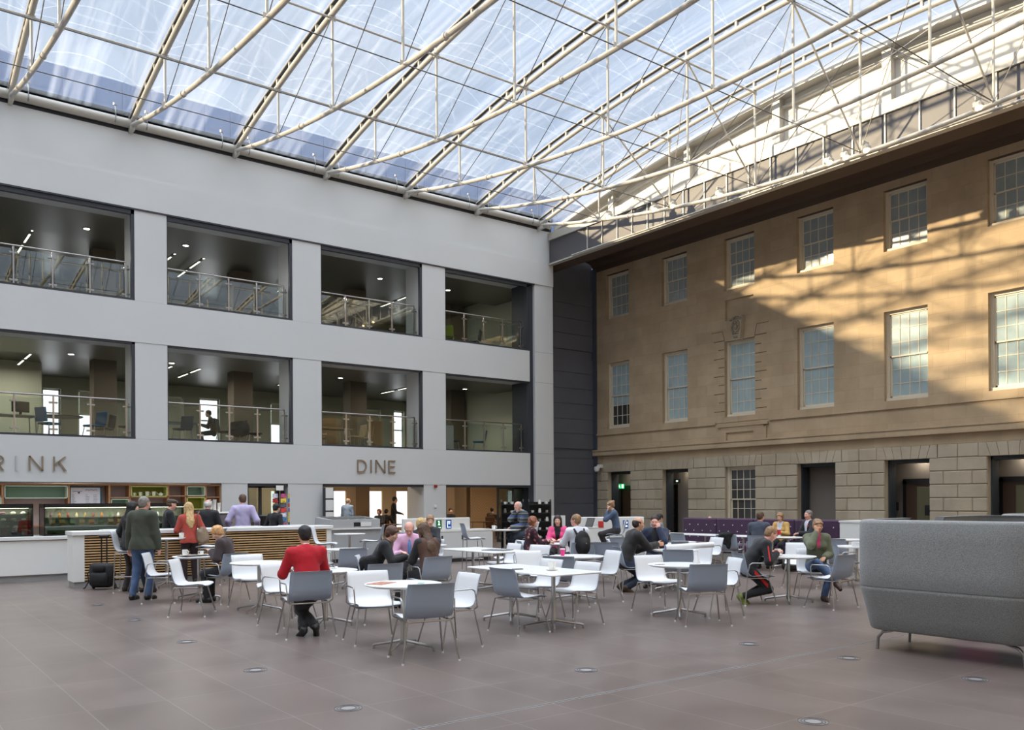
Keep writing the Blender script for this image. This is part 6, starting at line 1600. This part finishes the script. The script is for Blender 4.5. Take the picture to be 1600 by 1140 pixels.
# three at the meeting table
seated(6.52, 11.98, hd(88), 'person in a black jacket leaning over the meeting table from the left', h=NEAR, H=1.68, lean=26, hp=18, hy=10, top=BLK, thick=.024, legs=BLK, hair=('fringe', 'auburn'), fem=True, hands=((.10, .52, .79), (-.12, .46, .79)))
seated(7.62, 12.86, hd(178), 'bald person in a pink shirt and blue tie at the meeting table', h=NEAR, H=1.78, lean=20, hp=32, top=PINKSH, thick=.016, legs=BLK, hair=('balding', 'grey'), skin='pink', hands=((.12, .42, .79), (-.16, .40, .79)), tie=cloth('blue_tie', (92, 138, 190)), glasses=True, girth=1.12, collar=PINKSH)
seated(7.02, 11.32, hd(322), 'long-haired person in a brown waistcoat with fur collar at the meeting table', h=NEAR, H=1.70, lean=12, hp=22, hy=-12, top=[cloth('black_knit', (34, 33, 36)), cloth('brown_waistcoat', (84, 58, 46), var=.2)], thick=.024, legs=BLK, hair=('long', 'brown'), fem=True, hands=((.05, .36, .90), (-.10, .40, .80)), extra={'vest': 1, 'fur': 1}, girth=1.05)
seated(9.05, 14.95, hd(35), 'person with short blonde hair in a black top behind the pink-shirted man, back to us', h=MID, H=1.66, lean=10, hp=10, hy=30, top=BLK, legs=BLK, hair=('bob', 'blond'), fem=True)
seated(9.95, 15.95, hd(195), 'second fair-haired person whose head shows just above the nearer blonde', h=MID, H=1.72, lean=6, hp=8, hy=-20, top=CHAR, legs=BLK, hair=('fringe', 'light'), fem=True)
# fair-haired woman with a phone
seated(4.92, 14.22, hd(278), 'person with short fair hair in a dark brown jacket looking down at a phone', h=NEAR, H=1.64, lean=16, hp=32, hy=-14, top=cloth('brown_jacket', (56, 44, 46)), thick=.026, legs=BLK, hair=('fringe', 'straw'), fem=True, hands=((.06, .34, .83), (-.10, .30, .84)), collar=cloth('black_scarf', (34, 34, 36)))
put(boxo('phone', BLACK, (-.035, -.07, 0), (.035, .07, .012), bev=.003), 4.62, 14.42, .855, 'dark phone held by the fair-haired woman in the brown jacket', 'phone', rz=.5)
# standing group by the bar
person(3.93, 15.55, hd(12), 'standing grey-haired person in an olive coat and blue jeans, back to us', h=NEAR, H=1.77, lean=2, hp=4, hy=12, top=cloth('olive_coat', (58, 62, 50)), thick=.034, toplen=.02, legs=JEANS, hair=('crop', 'grey'), skin='pink', girth=1.12, hands=((.24, .12, .84), (-.30, .06, .82)), feet=((.10, .02, .085), (-.13, -.08, .085)), collar=cloth('olive_coat', (58, 62, 50)))
person(4.10, 17.15, hd(35), 'person with long black hair and tall dark boots standing left of the olive coat', h=MID, H=1.68, hp=4, hy=30, top=BLK, thick=.02, legs=cloth('dark_tights', (56, 48, 48)), hair=('long', 'black'), fem=True, shoes=cloth('boot_leather', (54, 46, 40)), extra={'boots': 1}, hands=((.2, .2, 1.0), (-.2, .1, .9)))
person(4.36, 16.75, hd(215), 'person with black hair in a black coat facing us beside the olive coat', h=MID, H=1.66, hp=14, hy=10, skin='olive', top=BLK, thick=.022, toplen=.04, legs=NAVY, hair=('long', 'black'), fem=True, hands=((.12, .26, 1.04), (-.12, .26, 1.04)))
person(5.55, 19.85, hd(60), 'person in a tweed flat cap and black jacket standing at the servery', h=MID, H=1.74, hp=12, top=BLK, thick=.026, legs=CHAR, hair=('cap', 'brown'), skin='pink', hands=((.12, .34, 1.08), (-.12, .36, 1.10)))
person(5.48, 18.02, hd(330), 'person with long blonde hair in a rust-red jumper with a bag on her shoulder', h=NEAR, H=1.66, lean=2, hp=8, hy=-20, top=cloth('rust_knit', (172, 70, 58)), thick=.020, toplen=-.01, legs=cloth('plum_trousers', (48, 34, 38)), hair=('long', 'blond'), fem=True, hands=((.18, .20, 1.0), (-.14, .30, 1.08)))
t = thing('shoulder_bag', 'crumpled taupe shoulder bag hanging behind the rust-red jumper', 'bag', (5.70, 17.92, .98), .4)
v = SDF(); v.ell((0, 0, 0), (.14, .09, .17), k=.02); v.ell((.03, .0, -.08), (.13, .10, .10), k=.03); v.build('bag_body', mat('taupe_leather', (132, 112, 90), .6, var=.2, vscale=8, bump=.5, bscale=14), .010, t, fold=.006)
MB().tube([(-.08, 0, .13), (-.10, .0, .25), (-.10, .02, .42), (-.03, .05, .48)], .012, 6).build('strap', mat('tan_strap', (120, 84, 54), .6), t)
person(6.78, 22.5, hd(200), 'barista with dark tied-back hair looking across behind the servery counter', h=FAR, H=1.66, hy=-30, top=BLK, legs=BLK, hair=('pony', 'dark'), fem=True, hands=((.15, .3, 1.05), (-.15, .3, 1.05)))
person(7.38, 22.6, hd(190), 'second dark-haired barista half hidden behind the bald man in black', h=FAR, H=1.68, hy=30, top=BLK, legs=BLK, hair=('short', 'black'), hands=((.15, .3, 1.05), (-.15, .3, 1.05)))
person(6.42, 19.85, hd(0), 'bald person in a black suit jacket standing at the servery, back to us', h=MID, H=1.72, hp=6, top=BLK, thick=.028, legs=BLK, hair=('balding', 'white'), skin='pink', girth=1.15, hands=((.22, .3, 1.0), (-.2, .3, 1.0)))
person(7.25, 19.85, hd(352), 'person in a lilac shirt standing behind the slatted bar, back to us', h=MID, H=1.85, hp=12, hy=-20, top=SHIRTL, thick=.024, legs=CHAR, hair=('short', 'brown'), girth=1.1, hands=((.30, .18, 1.05), (-.32, .12, 1.0)), sleeve=.9)
person(8.15, 21.4-1.2, hd(30), 'dark-haired person in black mostly hidden behind the lilac shirt', h=FAR, H=1.62, hp=10, top=BLK, legs=BLK, hair=('short', 'black'), hands=((.2, .2, .95), (-.2, .2, .95)))
# striped jumper, flowered blouse, pink jacket, rucksack
seated(13.0, 16.5, hd(250), 'white-haired person in a striped jumper resting his chin on his hand at the tall table', h=MID, seat=.765, H=1.78, lean=20, hp=26, hy=-20, top=stripes_mat(), thick=.022, legs=cloth('dark_jeans', (48, 58, 72)), hair=('balding', 'white'), skin='pink', sleeve=.95, hands=((.02, .28, 1.40), (.08, .38, 1.0)), poles={1: V3(.6, .4, -1)}, extra={'beard': 1, 'hdir': {1: (-.1, -.2, 1)}, 'palm': {1: (0, -1, 0)}}, girth=1.1)
seated(11.22, 14.0, hd(75), 'person with curly ginger hair in a dark flowered blouse seated in profile', h=MID, H=1.66, lean=6, hp=2, hy=8, top=floral_mat(), thick=.022, legs=BLK, hair=('curly', 'ginger'), fem=True, girth=1.08, hands=((.1, .40, .79), (-.1, .40, .79)))
seated(12.48, 14.66, hd(188), 'smiling dark-haired person in a bright pink jacket facing us', h=MID, H=1.66, lean=8, hp=4, top=[cloth('pink_jacket', (226, 84, 136)), BLK], thick=.02, legs=BLK, hair=('long', 'dark'), fem=True, hands=((.10, .40, .79), (-.10, .40, .79)))
rk = seated(11.52, 12.98, hd(335), 'fair-haired person in a white shirt wearing a black rucksack', h=MID, H=1.76, lean=2, hp=-2, hy=-38, top=WSHIRT, thick=.022, legs=CHAR, hair=('short', 'light'), skin='pink', hands=((.14, .40, .80), (-.14, .40, .80)), glasses=True, girth=1.05)
t = thing('rucksack', 'black rucksack on the back of the person in the white shirt', 'bag', tuple(wpt(rk, (0, 0, 0))), rk['o'].rotation_euler.z)
v = SDF(); v.ell((0, -.20, .80), (.17, .10, .25), k=.03); v.ell((0, -.25, .74), (.13, .10, .17), k=.04); v.build('bag_body', mat('black_nylon', (22, 22, 24), .7), .010, t, fold=.003)
m = MB()
m.tube([(.09, -.14, .98), (.11, -.06, 1.07), (.12, .06, 1.04), (.13, .13, .9), (.14, .1, .74), (.13, -.1, .64)], .022, 8); m.build('strap', mat('black_nylon', (22, 22, 24), .7), t)
m = MB(); m.tube([(-.09, -.14, .98), (-.11, -.06, 1.07), (-.12, .06, 1.04), (-.13, .13, .9), (-.14, .1, .74), (-.13, -.1, .64)], .022, 8); m.build('strap', mat('black_nylon', (22, 22, 24), .7), t)
MB().sphere((0, -.352, .80), .012, 8, 6).build('badge', SATIN, t)
seated(15.62, 16.12, hd(272), 'person in a blue cardigan on a bar stool, hands to face, by a laptop', h=MID, seat=.765, H=1.68, lean=10, hp=16, top=cloth('blue_cardigan', (72, 88, 112)), thick=.014, legs=cloth('black_skirt', (40, 34, 36)), hair=('bun', 'light'), fem=True, hands=((.03, .22, 1.36), (-.04, .24, 1.36)), poles={1: V3(.4, .3, -1), -1: V3(-.4, .3, -1)}, extra={'hdir': {1: (0, -.3, 1), -1: (0, -.3, 1)}, 'palm': {1: (0, -1, 0), -1: (0, -1, 0)}})
# two men at the table with the drawings
seated(11.08, 11.05, (.90, -.43), 'person in a black fleece seated in profile, reaching across the table', h=NEAR, H=1.80, lean=22, hp=4, hy=6, top=cloth('black_fleece', (36, 34, 34)), thick=.03, legs=cloth('dark_denim', (40, 48, 66)), hair=('balding', 'dark'), skin='tan', girth=1.12, hands=((.0, .60, .84), (-.08, .52, .80)), feet=((.08, .02, .10), (-.02, -.06, .12)), toes=(8, -20), extra={'toepitch': {1: 35, -1: 40}, 'hdir': {1: (0, 1, .1)}, 'palm': {1: (-1, 0, -.2)}}, shoes=mat('brown_shoe', (66, 48, 36), .5))
seated(12.22, 11.48, hd(198), 'dark-haired person in a navy jacket resting his cheek on his fist, facing us', h=NEAR, H=1.78, lean=12, hp=10, hy=-6, top=[cloth('navy_jacket', (36, 44, 66)), CHAR], thick=.028, legs=CHAR, hair=('crop', 'dark'), skin='pink', girth=1.1, hands=((.16, .40, .80), (-.10, .26, 1.10)), poles={-1: V3(-.5, .2, -1)}, extra={'hdir': {-1: (.3, -.3, 1)}, 'palm': {-1: (.3, -1, 0)}, 'curl': {-1: .9}})
# tracksuit boy and woman in green
kidi = seated(11.30, 8.56, (.85, -.52), 'young person in a black and red tracksuit hunched forward over his cup', h=NEAR, H=1.72, lean=36, hp=30, hy=4, top=cloth('track_black', (28, 28, 32)), thick=.024, legs=cloth('track_black', (28, 28, 32)), hair=('crop', 'light'), skin='pink', hands=((.16, .42, .80), (-.12, .44, .80)), feet=((.08, -.10, .13), (-.04, -.02, .11)), toes=(10, -6), extra={'toepitch': {1: 55, -1: 48}}, shoes=mat('lime_trainer', (120, 132, 58), .6, var=.6, vscale=18))
kid = [o for o in COL.objects if o.name.startswith('person')][-1]
REDS = mat('red_stripe', (206, 36, 36), .7)
for dz in (-.022, 0, .022):
    a_ = V3(.088, 0, kidi['P'].z); b_ = kidi['K'][1]; m = MB(); m.tube([a_.lerp(b_, q)+V3(.098-.022*q, 0, dz+.012) for q in (.15, .5, .85)], .007, 6); m.build('stripe', REDS, kid)
m = MB(); m.tube([kidi['SH'][1].lerp(kidi['E'][1], q)+kidi['rt']*.072+V3(0, -.01, .0) for q in (0, .3, .6, .95)], .012, 6); m.build('stripe', REDS, kid)
v = SDF(); C_ = kidi['C']; v.cap(C_-kidi['rt']*.05+kidi['up']*.03, C_+kidi['rt']*.05+kidi['up']*.03, .038, k=.02); v.cap(C_-kidi['rt']*.06-kidi['fw']*.05, C_+kidi['rt']*.06-kidi['fw']*.05, .035, k=.03); v.build('red_hood', REDS, .010, kid, fold=.003)
seated(12.62, 8.25, (-.62, -.72), 'person in a green jacket and blue jeans, legs crossed, finger on her nose', h=NEAR, H=1.66, lean=5, hp=6, hy=-4, top=[cloth('green_jacket', (96, 100, 78)), cloth('pink_tee', (196, 66, 110))], thick=.026, legs=JEANS, hair=('bun', 'light'), skin='tan', fem=True, girth=1.05,
       hands=((.05, .20, 1.10), (-.06, .26, .70)), poles={1: V3(.6, .5, -1)}, feet=((-.16, .50, .34), (-.02, .36, .085)), toes=(-14, -4), extra={'hdir': {1: (-.1, -.3, 1)}, 'palm': {1: (0, -1, 0)}, 'toepitch': {1: 24}, 'open': .5, 'opend': -.16}, shoes=mat('brown_boot', (66, 44, 34), .6))
t = thing('shoulder_bag', 'brown bag in the lap of the woman in the green jacket', 'bag', (12.78, 7.93, .62), .3)
v = SDF(); v.ell((0, 0, 0), (.12, .07, .13), k=.02); v.build('bag_body', mat('tan_leather', (116, 96, 74), .6), .010, t, fold=.004)
# bench side
seated(16.85, 12.55, hd(35), 'person in a blue-grey suit jacket, back to us, at the purple bench table', h=MID, H=1.76, lean=10, hp=8, hy=20, top=cloth('suit_blue', (62, 68, 82)), thick=.024, legs=CHAR, hair=('short', 'brown'), skin='pink', girth=1.08)
seated(18.85, 13.35, hd(225), 'person with a blonde bob and mustard cardigan on the purple bench, looking down', h=MID, H=1.66, lean=12, hp=14, hy=-10, top=[cloth('mustard_cardigan', (200, 160, 92)), WSHIRT], thick=.018, legs=BLK, hair=('bob', 'light'), fem=True)
seated(18.85, 12.6, hd(255), 'person in a black suit with a red poppy on the purple bench, in profile', h=MID, H=1.76, lean=0, hp=2, hy=-4, top=[cloth('suit_black', (30, 32, 38)), WSHIRT], thick=.024, legs=BLK, hair=('crop', 'grey'), skin='pink', girth=1.08, collar=WSHIRT, hands=((.10, .36, .72), (-.16, .40, .80)))
suit = [o for o in COL.objects if o.name.startswith('person')][-1]
MB().sphere((-.13, .145, .98), .028, 10, 6, (1, .4, 1)).build('poppy', mat('poppy_red', (216, 40, 32), .6), suit)
seated(16.95, 15.95, hd(60), 'dark-haired person in a grey shirt bent over at the far end of the bench table', h=MID, H=1.66, lean=20, hp=24, top=cloth('grey_shirt', (120, 124, 134)), legs=BLK, hair=('short', 'black'), skin='olive')
person(21.2, 17.6, hd(200), 'bald person behind the purple bench with only the top of the head showing', h=FAR, H=1.5, seat=.35, lean=10, hp=20, top=CHAR, legs=BLK, hair=('balding', 'grey'), skin='pink', feet=((.11, .4, .085), (-.11, .4, .085)), hands=((.2, .3, .6), (-.2, .3, .6)))
t = thing('floor_stool', 'low stool hidden behind the purple bench', 'stool', (21.2, 17.6, 0)); MB().lathe([(.2, 0), (.2, .34)], n=20).build('stool_body', CHAR, t)
# inside the restaurant and the offices
person(15.1, 30.2, hd(20), 'balding person in a light blue shirt walking inside the DINE opening', h=FAR, H=1.78, hy=20, top=cloth('sky_shirt', (120, 146, 184)), legs=CHAR, hair=('balding', 'grey'), girth=1.15)
person(17.85, 31.5, hd(80), 'waiter in black holding a pad inside the DINE opening', h=FAR, H=1.84, top=BLK, legs=BLK, hair=('short', 'black'), skin='tan', hands=((.1, .34, 1.12), (-.1, .34, 1.12)))
for k, (x, y, hg, st, tp, lb) in enumerate(((16.6, 30.4, 200, ('curly', 'ginger'), CHAR, 'seated ginger-haired restaurant guest between the blue shirt and the waiter'), (17.2, 30.9, 20, ('short', 'black'), BLK, 'seated dark-haired restaurant guest just left of the waiter'), (14.0, 29.3, 60, ('short', 'dark'), BLK, 'dark seated restaurant guest at the left edge of the DINE opening'),
        (23.0, 31.6, 10, ('short', 'black'), cloth('brown_top', (92, 76, 60)), 'seated restaurant guest in brown before the herringbone wall'), (23.9, 31.4, 300, ('bob', 'light'), BLK, 'seated light-haired restaurant guest in black before the herringbone wall'), (20.1, 30.6, 150, ('short', 'black'), BLK, 'dark-haired restaurant guest low at the left of the right-hand opening'))):
    seated(x, y, hd(hg), lb, h=FAR, H=1.68, top=tp, legs=BLK, hair=st)
def place_raised(i, z): i['o'].location.z = z
i = seated(9.95, 30.2, hd(250), 'silhouetted person seated in the second bay of the lower office floor', h=FAR, H=1.7, lean=14, hp=10, top=BLK, legs=BLK, hair=('short', 'dark')); place_raised(i, L1)
i = person(18.2, 28.7, hd(200), 'person in black with auburn hair standing in the right-hand bay of the lower office floor', h=FAR, H=1.62, top=BLK, legs=BLK, hair=('long', 'auburn'), fem=True); place_raised(i, L1)

# coats, bags on the floor
def coat(x, y, rz, z, label):
    v = SDF(); v.cap((-.13, 0, .0), (.12, .02, .03), .05, .06, k=.05); v.cap((-.1, -.05, -.02), (-.16, -.08, -.22), .055, .04, k=.04); v.cap((.08, -.05, 0), (.1, -.07, -.26), .07, .05, k=.05); v.cap((0, -.05, 0), (.0, -.07, -.16), .07, .05, k=.05)
    o = v.build('coat', CLOTHB, .011, None, fold=.006); o.location = (x, y, z); o.rotation_euler = (0, 0, rz); tag(o, label, 'coat')
f = hd(35); coat(16.55-.28*f[0], 13.15-.28*f[1], math.atan2(-f[0], f[1]), .80, 'black coat draped over the back of a pale chair at the bench table')
f = hd(85); coat(6.45-.26*f[0]+.15, 11.95-.26*f[1]-.1, math.atan2(-f[0], f[1])+1.2, .74, 'black coat bunched on the grey chair behind the black-jacketed woman')
v = SDF(); v.cap((-.22, 0, .12), (.22, .03, .11), .115, .105, k=.03); v.ell((.0, .05, .17), (.2, .1, .09), k=.04); o = v.build('holdall', mat('black_nylon', (22, 22, 24), .7), .012, None, fold=.004); o.location = (17.0, 11.75, .01); tag(o, 'black holdall on the floor near the man with the poppy', 'bag')

# ---------------------------------------------------------------- furniture seen in the offices and restaurant
BLUEC = mat('teal_fabric', (24, 102, 140), .8); GREENC = mat('green_fabric', (132, 160, 40), .8); GREYC = mat('grey_fabric', (78, 82, 92), .8); BLKC = mat('office_black', (26, 27, 30), .7); BEECH = mat('beech', (190, 156, 112), .5)
OFF = {}
def office_chair(x, y, z, deg, m_, label, lm=CHROME):
    key = (m_.name, lm.name)
    if key not in OFF:
        t = thing('office_chair', '', 'chair'); OFF[key] = t
        MB().rbox(-.23, .23, -.22, .24, .43, .49, .025).build('seat', m_, t)
        m = MB(); m.M = Matrix.Translation((0, -.24, .5)) @ Matrix.Rotation(.16, 4, 'X'); m.rbox(-.22, .22, -.02, .025, .0, .42, .02); m.build('backrest', m_, t)
        for sx in (-1, 1):
            for sy in (-1, 1): MB().tube([(sx*.2, sy*.18, .43), (sx*.25, sy*.25, 0)], .012, 6).build('leg', lm, t)
    else: t = copy_tree(OFF[key])
    f = hd(deg); t.location = (x, y, z); t.rotation_euler = (0, 0, math.atan2(-f[0], f[1])); tag(t, label, 'chair', 'chairs behind the balustrades')
def desk(x, y, z, w, d, rz, top_, label, screen=0, nm='desk'):
    t = thing(nm, label, 'table', (x, y, z), rz, 'desks behind the balustrades')
    boxo('desktop', top_, (-w/2, -d/2, .71), (w/2, d/2, .74), t)
    for sx in (-1, 1):
        for sy in (-1, 1): MB().tube([(sx*(w/2-.08), sy*(d/2-.08), .71), (sx*(w/2-.05), sy*(d/2-.05), 0)], .018, 6).build('leg', CHROME, t)
    for k in range(screen):
        c = thing('monitor', 'computer monitor on the %s' % label, 'monitor', (x-w/4+w/2*k, y, z+.741), rz+.3)
        if screen > 1: c['label'] = ('left', 'right')[k]+' computer monitor on the '+label
        boxo('screen', BLACK, (-.26, -.02, .1), (.26, .02, .42), c); boxo('stand', BLACK, (-.03, -.02, 0), (.03, .02, .12), c); boxo('foot', BLACK, (-.1, -.08, 0), (.1, .08, .012), c)
GT = mat('grey_top', (150, 150, 146), .4)
desk(3.6, 29.3, L1, 1.6, .8, .1, GT, 'office desk at the far left of the lower office floor', 2)
t = thing('meeting_table', 'dark round meeting table beside the teal chair on the lower office floor', 'table', (5.0, 28.9, L1)); MB().lathe([(.6, .71), (.62, .73), (.62, .74)], n=32).build('tabletop', mat('dark_top', (58, 60, 64), .4), t); star_base(t, .71, .45)
office_chair(5.85, 28.5, L1, 200, BLUEC, 'teal office chair at the left of the lower office floor')
office_chair(4.6, 28.35, L1, 20, BLUEC, 'second teal office chair, behind the balustrade post on the lower office floor')
office_chair(6.35, 29.6, L1, 270, BLKC, 'black office chair right of the teal chair on the lower office floor')
office_chair(6.8, 28.35, L1, 270, BLKC, 'black chair in the corner of the first bay, lower office floor')
desk(8.2, 29.2, L1, 1.8, .8, 0, GT, 'office desk in the second bay of the lower office floor', 1)
office_chair(8.4, 28.3, L1, 190, GREYC, 'grey chair at the desk of the second bay, lower office floor')
office_chair(9.9, 28.7, L1, 90, BLKC, 'black chair left of the tub chair, lower office floor')
t = thing('tub_chair', 'black tub chair in the second bay of the lower office floor', 'chair', (10.15, 28.1, L1), 2.2)
v = SDF(); v.ell((0, 0, .55), (.36, .32, .30), k=.03); v.ell((0, .22, .78), (.28, .34, .26), k=.03, op='s'); v.build('tub_shell', BLKC, .015, t)
for sx in (-1, 1):
    for sy in (-1, 1): MB().tube([(sx*.1, sy*.1, .32), (sx*.28, sy*.28, 0)], .012, 6).build('leg', CHROME, t)
office_chair(11.0, 29.0, L1, 60, BLKC, 'black chair at the right end of the second bay, lower office floor')
desk(13.6, 28.6, L1, 1.5, .8, .1, BEECH, 'light wooden desk in the third bay of the lower office floor')
for k, (x, y, d) in enumerate(((12.9, 28.0, 40), (14.6, 28.4, 230), (15.3, 29.0, 260), (13.7, 29.6, 180))): office_chair(x, y, L1, d, BEECH, '%s light wooden chair in the third bay of the lower office floor' % ('leftmost', 'third', 'rightmost', 'rearmost')[k])
for k, (x, w) in enumerate(((12.8, .5), (13.9, .9), (15.9, .6))):
    o = boxo('beech_screen', BEECH, (x, 29.9, L1), (x+w, 29.95, L1+1.25)); tag(o, '%s light wooden screen in the third bay of the lower office floor' % ('left', 'middle', 'right')[k], 'screen')
o = boxo('grey_cabinet', GT, (17.6, 27.6, L1), (18.3, 28.1, L1+1.0)); tag(o, 'grey cupboard behind the left panel of the right-hand lower balustrade', 'cabinet')
office_chair(18.75, 28.3, L1, 90, GREYC, 'grey chair in the right-hand bay of the lower office floor'); office_chair(19.9, 28.2, L1, 270, BLUEC, 'teal chair in the right-hand bay of the lower office floor')
office_chair(18.6, 28.3, L2, 10, GREENC, 'lime green chair in the right-hand bay of the top floor'); office_chair(19.8, 28.4, L2, 280, GREYC, 'grey chair right of the lime green chair on the top floor'); office_chair(17.7, 28.3, L2, 60, GREYC, 'dark chair left of the lime green chair on the top floor')
t = thing('meeting_table', 'dark round table behind the lime green chair on the top floor', 'table', (18.9, 29.2, L2)); MB().lathe([(.5, .71), (.52, .74)], n=32).build('tabletop', mat('dark_top', (58, 60, 64), .4), t); star_base(t, .71, .4)
office_chair(13.1, 28.5, L2, 60, BLKC, 'dark chair at the left of the third bay on the top floor'); office_chair(14.2, 28.6, L2, 250, BLKC, 'second dark chair in the third bay on the top floor')
BR = mat('restaurant_wood', (92, 62, 40), .5)
for k, (x, y) in enumerate(((16.9, 29.8), (18.6, 29.2), (19.0, 31.0), (23.4, 30.6), (21.6, 30.3))):
    desk(x, y, 0, .8, .8, .2, BR, ('brown restaurant table left of the waiter', 'brown restaurant table right of the waiter', 'brown restaurant table far behind the waiter', 'brown restaurant table of the couple', 'brown restaurant table at the left of the right-hand opening')[k], nm='restaurant_table')
for k, (x, y, d) in enumerate(((18.9, 28.6, 20), (18.2, 29.9, 200), (19.4, 29.4, 270), (22.6, 30.0, 40), (24.2, 30.3, 270), (23.0, 31.65, 10), (23.9, 31.45, 300), (16.6, 30.4, 200), (17.2, 30.9, 20), (14.0, 29.3, 60), (20.1, 30.6, 150))):
    office_chair(x, y, 0, d, BR, ('wooden restaurant chair nearest the waiter', 'wooden restaurant chair behind the waiter', 'wooden restaurant chair at the right side of the DINE opening', 'empty wooden restaurant chair left of the couple', 'empty wooden restaurant chair right of the couple', 'wooden chair of the guest in brown', 'wooden chair of the light-haired guest', 'wooden chair of the ginger-haired guest', 'wooden chair of the dark-haired guest by the waiter', 'wooden chair of the guest at the left of the DINE opening', 'wooden chair of the guest low in the right-hand opening')[k], BR)
# trees beyond the office windows
LEAF = mat('garden_foliage', (120, 132, 70), .9, var=.4, vscale=3)
